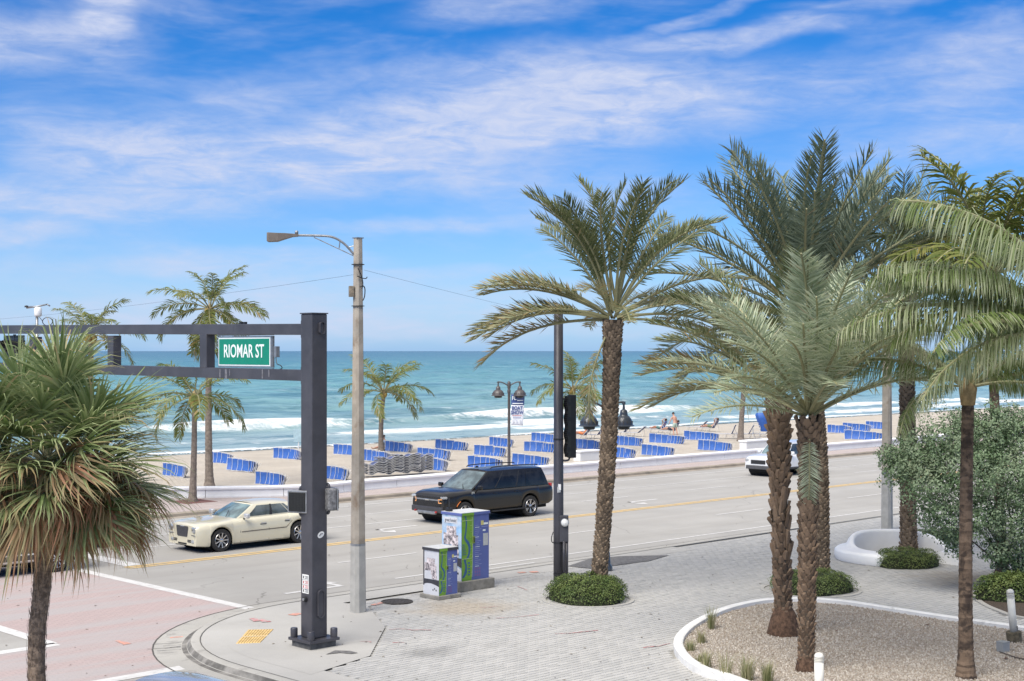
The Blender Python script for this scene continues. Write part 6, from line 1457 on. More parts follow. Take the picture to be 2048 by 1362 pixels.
def car(name, label, loc, rz, sp, P, GL, wheel_kw):
    t_ = thing(name, label, sp.get('cat', 'car'), loc, rz, sp.get('group'))
    wb, Wd, rw = sp['wb'], sp['w'] / 2, sp['rw']; xf, xr = wb / 2 + sp['fo'], -wb / 2 - sp['ro']; R = rw + sp.get('gap', .055)
    topx, topz = zip(*sorted(sp['top'])); sill = sp['sill']; crn = sp.get('crown', .05)
    def zt(x): return float(np.interp(x, topx, topz))
    def zb(x):
        s_ = float(np.interp(x, [xr, xr + .25, -wb / 2, wb / 2, xf - .3, xf], [sill + .12, sill + .04, sill, sill, sill - .0, sill + .03]))
        for xa in (wb / 2, -wb / 2):
            if abs(x - xa) < R: s_ = max(s_, rw + math.sqrt(R * R - (x - xa) ** 2))
        return s_
    fr, re = sp.get('nose_r', .5), sp.get('tail_r', .45)
    def half(x):
        w_ = Wd
        d = xf - x
        if d < fr: w_ *= 1 - sp.get('nose_t', .17) * (1 - d / fr) ** 2.2
        d = x - xr
        if d < re: w_ *= 1 - sp.get('tail_t', .12) * (1 - d / re) ** 2.2
        return w_
    FR = [0, .05, .2, .48, .72, .88, .965, 1.0, 1.0, 1.0]
    def sec(x):
        w_ = half(x); a, b_ = zb(x), zt(x); hgt = b_ - a; fl = 0.0
        for xa in (wb / 2, -wb / 2): fl = max(fl, sp.get('flare', .018) * math.exp(-((x - xa) / (R * 1.05)) ** 4))
        ys = [w_ - .045, w_ - .012, w_ + fl * .8, w_ + .004 + fl, w_ - .004 + fl * .6, w_ - .03, w_ - .085, w_ - .19, w_ * .45, 0]
        zs = [a + hgt * f for f in FR]; zs[7] += crn * .35; zs[8] += crn * .85; zs[9] += crn
        return list(zip(ys, zs))
    xs = set(np.linspace(xr, xf, 46).tolist())
    for xa in (wb / 2, -wb / 2):
        for k in range(19): xs.add(xa + R * math.cos(math.pi * k / 18))
        xs.add(xa + R + .004); xs.add(xa - R - .004)
    for x_ in topx: xs.add(x_)
    for d in (.03, .07, .12, .2, .3): xs.add(xf - d); xs.add(xr + d)
    xs = sorted(x for x in xs if xr - 1e-6 <= x <= xf + 1e-6)
    rows = []
    for x in xs:
        h_ = sec(x); rows.append([Vector((x, y, z)) for y, z in h_] + [Vector((x, -y, z)) for y, z in h_[-2::-1]])
    mb = MB(); mb.grid(rows); n = len(rows[0]); mb.add(rows[0], [tuple(range(n))]); mb.add(rows[-1], [tuple(range(n - 1, -1, -1))])
    body = mb.build('body', P, t_, auto=32)
    mb = MB(); mb.box(((xf + xr) / 2, 0, (sill + .55) / 2 + .05), (xf - xr - .25, sp['w'] - .12 - .5, .5)); mb.build('underbody', M_UNDER, t_)
    mb = MB()
    for xa in (wb / 2, -wb / 2): mb.lathe([(R * 1.0, -Wd + .08), (R * 1.0, Wd - .08)], (xa, 0, rw), 24, axis='Y', cap=False)
    mb.build('wheel_well', M_UNDER, t_)
    def side_strip(nm, x0, x1, f0, f1, m_, off=.004, sides=(1, -1), par=None, nx=10):
        for s_ in sides:
            rws = []
            for f in np.linspace(f0, f1, 3):
                r_ = []
                for x in np.linspace(x0, x1, nx):
                    h_ = sec(x); zz = zb(x) + (zt(x) - zb(x)) * f; y = float(np.interp(zz, [q[1] for q in h_[:8]], [q[0] for q in h_[:8]])); r_.append(Vector((x, s_ * (y + off), zz)))
                rws.append(r_)
            mb = MB(); mb.grid(rws, flip=(s_ > 0)); mb.build(nm, m_, par or t_)
    # ---- greenhouse
    g = sp['gh']; bf, br, tf, tr = g['bf'], g['br'], g['tf'], g['tr']; Wb, Wt = g['wb'], g['wt']; zr = g['zr']; bow, bowr = g.get('bow', .14), g.get('bowr', .10)
    def zbelt(x): return zt(x) - .004
    def S(s_, a, v, off=0.0):
        """Side surface: a 0 (front) .. 1 (rear), v 0 (belt) .. 1 (roof rail)."""
        x0 = bf - bow * .55 + (br + bowr * .4 - bf + bow * .55) * a; x1 = tf - bow * .35 + (tr + bowr * .3 - tf + bow * .35) * a
        x = x0 + (x1 - x0) * v; y = Wb + (Wt - Wb) * v + .03 * math.sin(math.pi * v) - .03 * (2 * a - 1) ** 4
        z = zbelt(x0) + (zr - g.get('rail', .045) * (1 + 1.3 * max(0, a - .7)) - zbelt(x0)) * v
        return Vector((x, s_ * (y + off), z + off * .3))
    def Fr(u, v, off=0.0, rear=False):
        """Windscreen / rear window: u -1..1 across, v up."""
        if not rear: A_, B_, bw, sg_ = S(1, 0, v), None, bow, 1
        else: A_, bw, sg_ = S(1, 1, v), bowr, -1
        y = A_.y * u; x = A_.x + sg_ * bw * .55 * (1 - u * u) * (1 if not rear else 1) ; return Vector((x + sg_ * off, y, A_.z + .03 * (1 - u * u) * v + off * .5))
    def patch(nm, fn, u0, u1, v0, v1, m_, off, flip=False, nu=8, nv=6, par=None):
        mb = MB(); mb.grid([[fn(u, v, off) for u in np.linspace(u0, u1, nu)] for v in np.linspace(v0, v1, nv)], flip=flip); return mb.build(nm, m_, par or t_, smooth=True)
    mb = MB()
    for s_ in (1, -1): mb.grid([[S(s_, a, v) for a in np.linspace(0, 1, 14)] for v in np.linspace(0, 1, 8)], flip=(s_ < 0))
    for rear in (False, True): mb.grid([[Fr(u, v, 0, rear) for u in np.linspace(-1, 1, 13)] for v in np.linspace(0, 1, 8)], flip=rear)
    rf = []
    for a in np.linspace(0, 1, 12):
        r_ = []
        e0, e1 = S(1, 0, 1), S(1, 1, 1)
        for u in np.linspace(-1, 1, 13):
            f, k = Fr(u, 1), Fr(u, 1, 0, True); sd_ = S(1, a, 1); x = f.x + (k.x - f.x) * a; z0 = sd_.z + (.03 * (1 - u * u)); dome = g.get('dome', .06) * (1 - abs(u) ** 3) * math.sin(math.pi * min(1, max(0, a * .86 + .07))) ** .6
            r_.append(Vector((x, sd_.y * u, z0 + dome)))
        rf.append(r_)
    mb.grid(rf, flip=False); mb.build('roof', P if not sp.get('roof_mat') else sp['roof_mat'], t_, auto=50)
    for (a0, a1) in g['panes']:
        for s_ in (1, -1): patch('side_window', lambda a, v, o, s_=s_: S(s_, a, v, o), a0, a1, g.get('pv0', .08), g.get('pv1', .90), GL, .006, flip=(s_ < 0))
    patch('windscreen', lambda u, v, o: Fr(u, v, o), -.94, .94, .04, .93, sp.get('ws_mat', GL), .007, nu=12)
    patch('rear_window', lambda u, v, o: Fr(u, v, o, True), -.90, .90, .1, .9, GL, .007, flip=True, nu=12)
    for (a0, a1) in g.get('pillars', ()):
        for s_ in (1, -1): patch('pillar_trim', lambda a, v, o, s_=s_: S(s_, a, v, o), a0, a1, .06, .92, M_TRIM, .004, flip=(s_ < 0))
    # mirrors, handles, seams
    xm = bf - bow * .55 - .22; zm = zt(xm) + .07
    for s_ in (1, -1):
        mb = MB(); mb.box((xm, s_ * (Wd + .09), zm + .02), (.14, .22, .16)); mi = mb.build('mirror', sp.get('mirror', P), t_, bevel=.045, segs=3)
        mb = MB(); mb.tube([(xm, s_ * (Wd - .09), zm - .08), (xm, s_ * (Wd + .02), zm - .02)], .03, 6); mb.build('mirror_arm', M_TRIM, mi)
    for x_ in sp['seams']: side_strip('door_seam', x_ - .006, x_ + .006, .06, .97, M_TRIM, .003, nx=2)
    for x_, f in sp['handles']: side_strip('door_handle', x_ - .11, x_ + .11, f, f + .045, sp.get('handle', P), .03); side_strip('handle_recess', x_ - .12, x_ + .12, f - .035, f, M_TRIM, .004)
    for x0, x1, f0, f1, m_ in sp.get('strips', ()): side_strip('side_moulding', x0, x1, f0, f1, m_, .010)
    for xa in (wb / 2, -wb / 2):
        for s_ in (1, -1): wheel(t_, xa, s_ * (Wd - .115), rw, sp.get('ww', .24), side=s_, **wheel_kw)
    # antenna and wiper details left to callers
    t_['front'] = xf
    return t_, dict(sec=sec, zt=zt, zb=zb, half=half, xf=xf, xr=xr, strip=side_strip, S=S, Fr=Fr, patch=patch)

def block(parent, nm, c, size, m_, bevel=.01, rot=None):
    mb = MB(); mb.box(c, size, rot=rot); return mb.build(nm, m_, parent, bevel=bevel)

# ---- cream sedan
SED = dict(wb=3.05, w=1.88, fo=.86, ro=1.08, rw=.362, sill=.20, crown=.035, nose_r=.55, nose_t=.13, tail_r=.5, tail_t=.10, flare=.03,
    top=[(-2.60, .93), (-2.52, 1.01), (-1.9, 1.03), (-1.6, 1.03), (.72, .985), (.95, .98), (1.5, .945), (2.05, .915), (2.28, .885), (2.385, .83)],
    gh=dict(bf=.98, br=-2.05, tf=.18, tr=-1.32, wb=.80, wt=.615, zr=1.445, bow=.22, bowr=.16, rail=.05, dome=.055, panes=[(.115, .435), (.475, .72), (.735, .80)], pillars=[(.435, .475)], pv0=.10, pv1=.88),
    seams=[.82, -.28, -1.24], handles=[(-.06, .72), (-1.02, .74)], strips=[(.78, -1.18, .455, .49, mat('dark_bronze_strip', (.13, .11, .09), .4))], mirror=mat('bright_mirror', (.6, .6, .6), .35, metal=.5), handle=mat('satin_handle', (.42, .41, .38), .45, metal=.3), group='vehicles on the beach road')
P_CREAM = paint('cream_pearl_paint', (0.66, 0.615, 0.47), .3); GL_L = glass_mat('light_car_glass', (0.075, 0.095, 0.10)); GL_W = glass_mat('windscreen_glass', (0.13, 0.20, 0.21)); GL_D = glass_mat('privacy_glass', (0.018, 0.019, 0.021))
SED['ws_mat'] = GL_W
loc_c = ST(27.05, 40.56)
sedan, q = car('sedan_car', 'cream four-door sedan with big grille on the beach road', loc_c, U_ANG + math.pi, SED, P_CREAM, GL_L, dict(spokes=9))
xf = q['xf']
gr = block(sedan, 'grille', (xf - .012, 0, .665), (.03, .70, .36), P_CREAM, .01)
mb = MB()
gx = xf + .010
mb.add([(gx, -.33, .83), (gx, .33, .83), (gx, .36, .80), (gx, .30, .515), (gx, .25, .49), (gx, -.25, .49), (gx, -.30, .515), (gx, -.36, .80)], [(7, 6, 5, 4, 3, 2, 1, 0)]); mb.build('grille_mesh', mat('grille_mesh', (.06, .06, .065), .5, var=.5, vscale=60), gr)
block(sedan, 'badge', (xf + .004, 0, .815), (.03, .24, .03), M_CHROME, .012)
for s_ in (1, -1):
    hl = block(sedan, 'headlight', (xf - .075, s_ * .61, .735), (.18, .34, .19), M_HEADL, .035, rot=(0, 0, s_ * rad(-16)))
    block(sedan, 'lamp_reflector', (xf + .015 - .02, s_ * .575, .73), (.03, .13, .11), M_CHROME, .03, rot=(0, 0, s_ * rad(-16))).parent = hl
    block(sedan, 'side_marker', (xf - .20, s_ * .835, .575), (.16, .05, .045), M_REDL, .008, rot=(0, 0, s_ * rad(-24)))
    block(sedan, 'fog_lamp', (xf + .0, s_ * .60, .365), (.05, .15, .10), M_HEADL, .04)
    for k in range(2): block(sedan, 'bumper_slot', (xf + .003, s_ * .41, .345 + .05 * k), (.03, .19, .028), M_TRIM, .006)
    block(sedan, 'bumper_trim', (xf - .02, s_ * .60, .565), (.07, .36, .025), M_CHROME, .008, rot=(0, 0, s_ * rad(-9)))
block(sedan, 'air_intake', (xf + .0, 0, .27), (.03, .5, .05), M_TRIM, .01)
q['strip']('sill_trim', -1.1, 1.08, .01, .05, mat('dull_cream_trim', (.34, .31, .24), .4), .006)  # sill strip in a darker cream than the body
for x0, x1 in ((.9, 1.5),):
    mb = MB(); mb.tube([(1.06, .45, 1.045), (.72, .1, 1.19)], .012, 5); mb.tube([(1.08, -.25, 1.05), (.78, -.55, 1.16)], .012, 5); mb.build('wiper', M_TRIM, sedan)

# ---- black SUV
SUV = dict(wb=3.41, w=2.04, fo=.93, ro=1.30, rw=.405, sill=.40, crown=.045, nose_r=.6, nose_t=.14, tail_r=.45, tail_t=.07, flare=.028, gap=.07, cat='car',
    top=[(-3.02, 1.12), (-2.95, 1.17), (-1.7, 1.185), (0, 1.19), (1.05, 1.20), (1.5, 1.205), (2.2, 1.17), (2.45, 1.13), (2.58, 1.07), (2.635, 1.0)],
    gh=dict(bf=1.36, br=-2.86, tf=.36, tr=-2.62, wb=.92, wt=.75, zr=1.90, bow=.20, bowr=.10, rail=.05, dome=.05, panes=[(.055, .265), (.285, .545), (.565, .625), (.68, .965)], pillars=[(.265, .285), (.545, .565)], pv0=.05, pv1=.90),
    seams=[.98, -.14, -1.20], handles=[(.12, .80), (-.98, .80)], strips=[(1.15, -1.15, .02, .06, M_TRIM)], group='vehicles on the beach road', ww=.28)
P_BLACK = mat('black_gloss_paint', (0.014, 0.0135, 0.013), .2, 0, .05, 1.2, coat=.25, spec=.4); SUV['ws_mat'] = glass_mat('suv_windscreen', (0.10, 0.14, 0.15))
loc_s = ST(37.85, 40.80)
suv, q = car('suv_car', 'large black SUV behind the tall printed cabinet', loc_s, U_ANG + math.pi, SUV, P_BLACK, GL_D, dict(spokes=6, double=True)); xf = q['xf']
gr = block(suv, 'grille', (xf + .0, 0, .84), (.06, 1.36, .42), M_TRIM, .03)
block(suv, 'grille_bar', (xf + .035, 0, .90), (.03, 1.40, .055), M_GALV, .01); block(suv, 'badge', (xf + .055, 0, .90), (.02, .22, .07), M_CHROME, .01)
mb = MB()
for i in range(4):
    for j in range(13):
        y = -.60 + .1 * j + (.05 if i % 2 else 0); z = (.985 if i == 3 else .68 + .06 * i)
        if abs(y) < .64: mb.lathe([(.034, 0), (.034, .014), (.024, .014), (.024, 0)], (xf + .028, y, z), 6, axis='X', cap=False)
tag(mb.build('grille_honeycomb', mat('satin_black', (.05, .05, .052), .35), gr), kind='stuff')
block(suv, 'front_bumper', (xf - .01, 0, .545), (.22, 1.72, .22), mat('dark_grey_bumper', (.045, .045, .05), .35), .05); block(suv, 'skid_plate', (xf + .05, 0, .43), (.14, 1.0, .12), M_GALV, .03)
for s_ in (1, -1):
    hl = block(suv, 'headlight', (xf - .08, s_ * .76, .995), (.2, .34, .09), M_HEADL, .03, rot=(0, 0, s_ * rad(-16)))
    mb = MB(); mb.tube([(xf + .04, s_ * .64, .80), (xf + .045, s_ * .62, .925), (xf - .05, s_ * .86, .93), (xf - .06, s_ * .84, .80), (xf + .04, s_ * .64, .80)], .018, 6); mb.build('running_light', mat('amber_glow', (.9, .42, .16), .4), hl)
    mb = MB(); mb.lathe([(.035, 0), (.035, .07), (0, .08)], (xf + .09, s_ * .58, .47), 8, axis='X'); mb.build('tow_hook', M_REDL, suv)
    mb = MB(); mb.box((-.75, s_ * 1.0, .36), (2.2, .16, .05)); mb.build('running_board', M_TRIM, suv, bevel=.015)
    mb = MB(); mb.tube(spline([(.1, s_ * .66, 1.925), (-.1, s_ * .67, 1.985), (-1.2, s_ * .67, 1.995), (-2.3, s_ * .66, 1.965), (-2.45, s_ * .65, 1.925)], 4), .022, 6); mb.build('roof_rail', M_TRIM, suv, smooth=True)
    block(suv, 'tail_light', (-2.955, s_ * .86, 1.08), (.10, .13, .28), M_REDL, .02)
mb = MB()
for a in np.linspace(10, 170, 20): pass
pts = [(1.705 + .50 * math.cos(rad(a)), .405 + .50 * math.sin(rad(a))) for a in np.linspace(30, 120, 10)]
mb.tube([(x, 1.045, z) for x, z in pts[:4]], .014, 5); mb.build('side_marker', M_AMBER, suv)
mb = MB(); mb.box((.18, 0, 1.975), (.18, .05, .07), taper=.5); mb.build('antenna', M_TRIM, suv, bevel=.01)
lettering('Z71', .10, M_SIGNWHITE, suv, (1.32, 1.038, 1.11), (rad(90), 0, rad(180)), 1.0)
mb = MB(); mb.tube([(1.35, .5, 1.265), (1.0, .1, 1.42)], .013, 5); mb.build('wiper', M_TRIM, suv)

# ---- white SUV half hidden by the palms
SU2 = dict(SUV); SU2.update(wb=2.75, w=1.88, fo=.82, ro=.9, rw=.37, sill=.36, top=[(-2.27, 1.0), (-2.2, 1.05), (0, 1.08), (.9, 1.09), (1.5, 1.07), (1.9, 1.02), (2.1, .97), (2.195, .88)], gh=dict(SUV['gh'], bf=1.0, br=-2.1, tf=.35, tr=-1.9, wb=.83, wt=.68, zr=1.72, panes=[(.06, .35), (.38, .66), (.70, .95)], pillars=[(.35, .38), (.66, .70)]),
    seams=[.75, -.2, -1.0], handles=[(.0, .78), (-.85, .78)], strips=[(.9, -.85, .0, .14, mat('grey_cladding', (.07, .07, .075), .6))], ws_mat=GL_W)
P_WHITE = paint('white_car_paint', (.72, .73, .74), .3); sw, q = car('suv_car', 'white SUV half hidden behind the palm trio', ST(62.6, 44.3), U_ANG + math.pi, SU2, P_WHITE, glass_mat('mid_car_glass', (.05, .06, .065)), dict(spokes=5, double=True)); xf = q['xf']
block(sw, 'grille', (xf + .0, 0, .74), (.05, .9, .20), M_TRIM, .02); block(sw, 'front_bumper', (xf - .02, 0, .47), (.16, 1.5, .20), MATS['grey_cladding'], .04)
for s_ in (1, -1): block(sw, 'headlight', (xf - .07, s_ * .66, .83), (.18, .30, .12), M_HEADL, .03, rot=(0, 0, s_ * rad(-16))); block(sw, 'side_marker', (xf - .2, s_ * .86, .6), (.1, .03, .06), M_AMBER, .005)
# ---- grey SUV under the fan palm
SU3 = dict(SU2); SU3.update(strips=[(.9, -.85, .30, .36, M_CHROME), (.9, -.85, .0, .10, M_CHROME)], rw=.375, gap=.06)
P_GREY = paint('charcoal_car_paint', (.055, .054, .056), .25, metal=.4)
sg2, q = car('suv_car', 'charcoal SUV crossing behind the fan palm trunk', ST(19.75 - 1.375, 40.25), U_ANG + math.pi, SU3, P_GREY, GL_D, dict(spokes=10))
for s_ in (1, -1): block(sg2, 'tail_light', (q['xr'] + .05, s_ * .80, .98), (.12, .2, .22), M_REDL, .02)
SU4 = dict(SU3); SU4.update(strips=[(.9, -.85, .0, .10, M_TRIM)])
sg3, q = car('suv_car', 'brownish grey SUV hidden behind the fan palm leaves', ST(24.7 - 2.28, 44.05), U_ANG + math.pi, SU4, paint('brown_grey_paint', (.085, .073, .068), .3, metal=.3), GL_D, dict(spokes=5))
# ---- car whose roof shows at the bottom edge
SE2 = dict(SED); SE2.update(strips=[], group='vehicles on the side street', mirror=mat('slate_mirror', (.12, .13, .15), .3, coat=.5), handle=M_TRIM, ws_mat=glass_mat('blue_windscreen', (.12, .15, .21)), roof_mat=paint('pale_grey_roof', (.34, .35, .38), .25))
sr, q = car('sedan_car', 'dark slate car roof just showing at the bottom edge', ST(11.62, 19.55), U_ANG + math.pi / 2, SE2, paint('slate_car_paint', (.07, .075, .09), .25), GL_L, dict(spokes=5))

# ================================================================ BEACH
M_BLUE = mat('blue_sling_vinyl', (0.038, 0.125, 0.43), 0.55, var=.12, vscale=5)
M_NAVY_SHADE = mat('navy_and_shade_sling', (0.075, 0.095, 0.20), 0.6, var=.15, vscale=5)
M_TUBE = mat('white_frame_tube', (0.62, 0.61, 0.58), 0.4, var=.08)
# one folded lounger on edge: curved blue sling between two white side rails with cross bars
def folded_mesh(k):
    mb = MB(); r = random.Random(k); w, h = 0.64, 0.70; rows = []
    for z in np.linspace(0.05, h - .02, 6):
        rows.append([Vector((x, 0.05 * math.sin(math.pi * (z / h)) + .015 * math.sin(x * 9 + k), z)) for x in np.linspace(-w / 2 + .03, w / 2 - .03, 5)])
    mb.grid(rows, 0); mb.grid([[p + Vector((0, .03, 0)) for p in r_] for r_ in rows], 2, flip=True)  # navy back sheet: the shade behind the blue sling is put into its colour
    for s_ in (-1, 1):
        mb.tube(spline([(s_ * w / 2, -.02, 0.0), (s_ * w / 2, .03, h * .5), (s_ * w / 2, -.01, h), (s_ * w * .46, .04, h + .04)], 3), .012, 5, 1)
    mb.tube(spline([(-w / 2, .06, h * .25), (-w * .42, .20, h * .95), (w * .42, .22, h * 1.0), (w / 2, .06, h * .25)], 3), .009, 4, 1)
    for z in (.02, h): mb.tube([(-w / 2, 0, z), (w / 2, 0, z)], .012, 5, 1)
    return mb.mesh('beach_lounger', [M_BLUE, M_TUBE, M_NAVY_SHADE])
FOLD = [folded_mesh(k) for k in range(3)]
CL = [  # left x, right x, base y at left, where the row stands
    (332, 380, 952, 'behind the right side of the fan palm'), (424, 470, 926, 'right of the tallest coconut palm, nearer the sea'), (460, 520, 941, 'right of the tallest coconut palm, nearer the wall'),
    (518, 574, 969, 'cut off by the wall, left of the gantry post'), (553, 606, 917, 'just left of the gantry post'), (650, 697, 958, 'just right of the gantry post by the wall'), (673, 720, 909, 'behind the concrete light pole'),
    (731, 778, 922, 'left of the stacked white chairs'), (775, 822, 903, 'beside the sitting person'), (840, 898, 917, 'right of the stacked white chairs'), (848, 890, 940, 'against the right end of the stacked white chairs'),
    (876, 933, 899, 'nearest the sea, left of the banner lamp post'), (954, 1008, 911, 'left of the banner lamp post'), (984, 1022, 893, 'behind the banner lamp post, nearer the sea'), (943, 1000, 936, 'above the black SUV roof at its left'), (1030, 1090, 931, 'right of the banner lamp post by the wall'),
    (1054, 1110, 903, 'left of the round signal pole'), (1068, 1110, 884, 'left of the round signal pole, nearest the sea'), (1152, 1196, 898, 'right of the round signal pole'), (1218, 1260, 915, 'by the wall just right of the scaly palm trunk'),
    (1235, 1277, 891, 'right of the scaly palm trunk, nearer the sea'), (1289, 1336, 911, 'by the wall, below the standing man'), (1304, 1357, 886, 'in front of the standing man'), (1373, 1424, 880, 'in front of the reclining sunbather'),
    (1401, 1451, 901, 'by the wall, left of the white wall end'), (1695, 1749, 879, 'right of the palm trio by the wall'), (1690, 1727, 862, 'right of the palm trio, middle row'), (1737, 1766, 858, 'right of the palm trio, nearest the sea'), (1660, 1690, 866, 'between the trio and the pale concrete pole'), (-10, 40, 984, 'behind the left side of the fan palm')]
rng = random.Random(77)
ORD = ['first', 'second', 'third', 'fourth', 'fifth', 'sixth', 'seventh', 'eighth', 'ninth', 'tenth', 'eleventh']
row_dir = -NX
for ci, (x0, x1, yb, where) in enumerate(CL):
    a = SAND(x0, yb); wid = (x1 - x0) / F_PX * a.y; length = wid / (row_dir.x + 0.03 * row_dir.y * (x0 - CX) / F_PX)
    n = 8; wsum = np.cumsum([0, .38, .36, .32, .20, .18, .17, .16]) ; wsum = wsum / wsum[-1] * max(0.6, length - .12)
    sc = 0.94 if a.y > 70 else .9
    for k in range(n):
        p = a + row_dir * (wsum[k] + .1); p.z = sand_z(st_of(p)[1])
        o = link('beach_lounger', rng.choice(FOLD)); o.location = p
        yaw = math.atan2(row_dir.y, row_dir.x) + rad(30 - 9.0 * k + rng.gauss(0, 2.5)); o.rotation_euler = Euler((rad(-7 + rng.gauss(0, 3) - 1.0 * k), rng.gauss(0, .03), yaw), 'XYZ'); o.scale = (sc, sc, sc * rng.uniform(.96, 1.03) * (1.06 - .032 * k))
        tag(o, ORD[k] + '-from-left folded lounger, row ' + where, 'lounger', 'folded loungers ' + where)
# stacks of white sling chairs
def stack_mesh(k):
    """One stacked chaise: wavy side rails and sling."""
    mb = MB(); L = 1.62; prof = [(0, .10), (.15, .05), (.35, .10), (.55, .0), (.75, -.03), (.95, .06), (1.15, .10), (1.4, .04), (L, .12)]; P_ = spline([(x - L / 2, 0, z) for x, z in prof], 4)
    for s_ in (-.3, .3): mb.tube([p + Vector((0, s_, 0)) for p in P_], .019, 6, 1)
    mb.grid([[p + Vector((0, y, -.012)) for p in P_] for y in (-.28, 0, .28)], 0)
    for x in (0, 8, 16, 24, len(P_) - 1): mb.tube([P_[x] + Vector((0, -.3, 0)), P_[x] + Vector((0, .3, 0))], .014, 5, 1)
    return mb.mesh('stacked_chair', [M_NAVY_SHADE, mat('grey_frame_tube', (.42, .42, .42), .4)])
SM = stack_mesh(0)
for si, (px, py, n) in enumerate(((744, 954, 7), (778, 952, 10), (812, 950, 11), (838, 948, 10))):
    b0 = SAND(px, py)
    for k in range(n):
        o = link('stacked_chair', SM); o.location = b0 + Vector((0, 0, .16 + .083 * k)); o.rotation_euler = (rng.gauss(0, .015), rng.gauss(0, .015) + (-.10 if si == 0 and k == n - 1 else 0), U_ANG + rad(-20 + 4 * si) + rng.gauss(0, .02)); o.scale = (.90, 1, 1)
        tag(o, ('topmost' if k == n - 1 else 'lowest' if k == 0 else ORD[k] + '-from-bottom') + ' white framed sling chair' + (' of the leftmost stack', ' of the second stack from left', ' of the third stack from left', ' of the rightmost stack')[si] + ' by the wall', 'chair', 'white sling chairs stacked behind the wall, stack %s' % ('one', 'two', 'three', 'four')[si])
# open loungers
def open_lounger(px, py, rz, back, label, sc=1.0):
    p = SAND(px, py); t_ = thing('open_lounger', label, 'lounger', p, rz, 'open beach loungers'); t_.scale = (sc, sc, sc)
    mb = MB(); mb.box((.35, 0, .30), (1.25, .58, .03)); mb.build('sling', M_NAVY_SHADE, t_, bevel=.008)
    c_, s_ = math.cos(rad(back)), math.sin(rad(back))
    mb = MB(); mb.box((-.27 - .37 * c_, 0, .31 + .37 * s_), (.75, .56, .035), rot=(0, rad(back), 0)); mb.build('backrest', M_NAVY_SHADE if 'blue' not in label else M_BLUE, t_, bevel=.008)
    for y in (-.3, .3):
        mb = MB(); mb.tube([(.98, y, .31), (-.27, y, .31)], .018, 6); mb.build('side_rail', M_TUBE, t_); mb = MB(); mb.tube([(-.27, y, .31), (-.27 - .76 * c_, y, .31 + .76 * s_)], .018, 6); mb.build('back_rail', M_TUBE, t_)
        for x in (.8, .1): 
            mb = MB(); mb.tube([(x, y, .31), (x + .12, y, 0.0)], .016, 6); mb.build('leg', M_TUBE, t_)
        mb = MB(); mb.tube([(-.3 - .4 * c_, y, .31 + .4 * s_), (-.75, y, 0.0)], .015, 6); mb.build('back_strut', M_TUBE, t_)
    return t_
LD = math.atan2(NX.y, NX.x)        # feet towards the sea
def LZ(d=0): return LD + rad(d)
open_lounger(1163, 878, LZ(20), 50, 'open navy lounger behind the left slate lantern, nearer the signal')
open_lounger(1190, 877, LZ(20), 55, 'open navy lounger below the left slate lantern, nearer the palm trunk')
open_lounger(1242, 872, LZ(20), 48, 'open navy lounger just right of the scaly palm trunk')
open_lounger(1270, 873, LZ(20), 40, 'open navy lounger left of the sunbathing pair')
open_lounger(1318, 866, LZ(15), 62, 'open blue lounger of the sunbather left of the standing man')
open_lounger(1341, 869, LZ(15), 58, 'open navy lounger directly beside the standing man')
open_lounger(1395, 861, LZ(18), 40, 'empty open navy lounger left of the reclining sunbather')
open_lounger(1420, 863, LZ(14), 55, 'open navy lounger with the reclining sunbather on it')
open_lounger(1456, 876, LZ(28), 66, 'open navy lounger left of the slender leaning coconut trunk')
open_lounger(1490, 876, LZ(28), 60, 'open navy lounger right of the slender leaning coconut trunk')
open_lounger(1524, 876, LZ(28), 55, 'open navy lounger beside the left palm of the trio')
# folded blue cabana on a white rack
p = SAND(1524, 872); t_ = thing('folded_cabana', 'tall folded blue cabana on a white rack by the palm trio', 'cabana', p, rad(10))
rows = []
for z, w_, d_ in ((.35, .5, .2), (.8, .62, .3), (1.3, .8, .42), (1.6, .9, .4), (1.78, .62, .25)): rows.append([Vector((w_ / 2 * math.cos(a) - .35 * z * .6 + .3 + .06 * math.sin(6 * a), d_ * math.sin(a), z)) for a in np.linspace(0, 2 * math.pi, 18, endpoint=False)])
mb = MB(); mb.grid(rows, closed=True); mb.add(rows[-1], [tuple(range(18))]); mb.build('folded_canopy', M_BLUE, t_, auto=50)
mb = MB()
for x in (-.75, -.2):
    mb.tube([(x, 0, 0), (x + .1, 0, 1.05)], .03, 6)
for z in (.3, .55, .8, 1.0): mb.tube([(-.78 + .1 * z, 0, z), (-.1, 0, z)], .028, 6)
mb.build('rack', M_TUBE, t_)

# ---------------------------------------------------------------- people (small and far: one skinned body each, hair and shorts as children)
M_SKIN = mat('fair_skin', (0.50, 0.27, 0.185), 0.6, var=.08); M_SKIN2 = mat('tanned_skin', (0.42, 0.20, 0.13), 0.6, var=.08)
M_HAIR = mat('dark_hair', (0.03, 0.022, 0.018), 0.8)
def skin_body(name, joints, bones, material, parent, root='pelvis'):
    keys = list(joints); me = bpy.data.meshes.new(name); me.from_pydata([joints[k][0] for k in keys], [(keys.index(a), keys.index(b_)) for a, b_ in bones], [])
    o = link(name, me, parent); sk = o.modifiers.new('skin', 'SKIN'); sl = me.skin_vertices[0] if len(me.skin_vertices) else None
    for i, k in enumerate(keys):
        r = joints[k][1]; r = r if isinstance(r, tuple) else (r, r); me.skin_vertices[0].data[i].radius = r; me.skin_vertices[0].data[i].use_root = (k == root)
    sub = o.modifiers.new('sub', 'SUBSURF'); sub.levels = 1; sub.render_levels = 1
    dg = bpy.context.evaluated_depsgraph_get(); nm = bpy.data.meshes.new_from_object(o.evaluated_get(dg)); o.modifiers.clear(); o.data = nm; nm.materials.clear(); nm.materials.append(material)
    for pl_ in nm.polygons: pl_.use_smooth = True
    return o
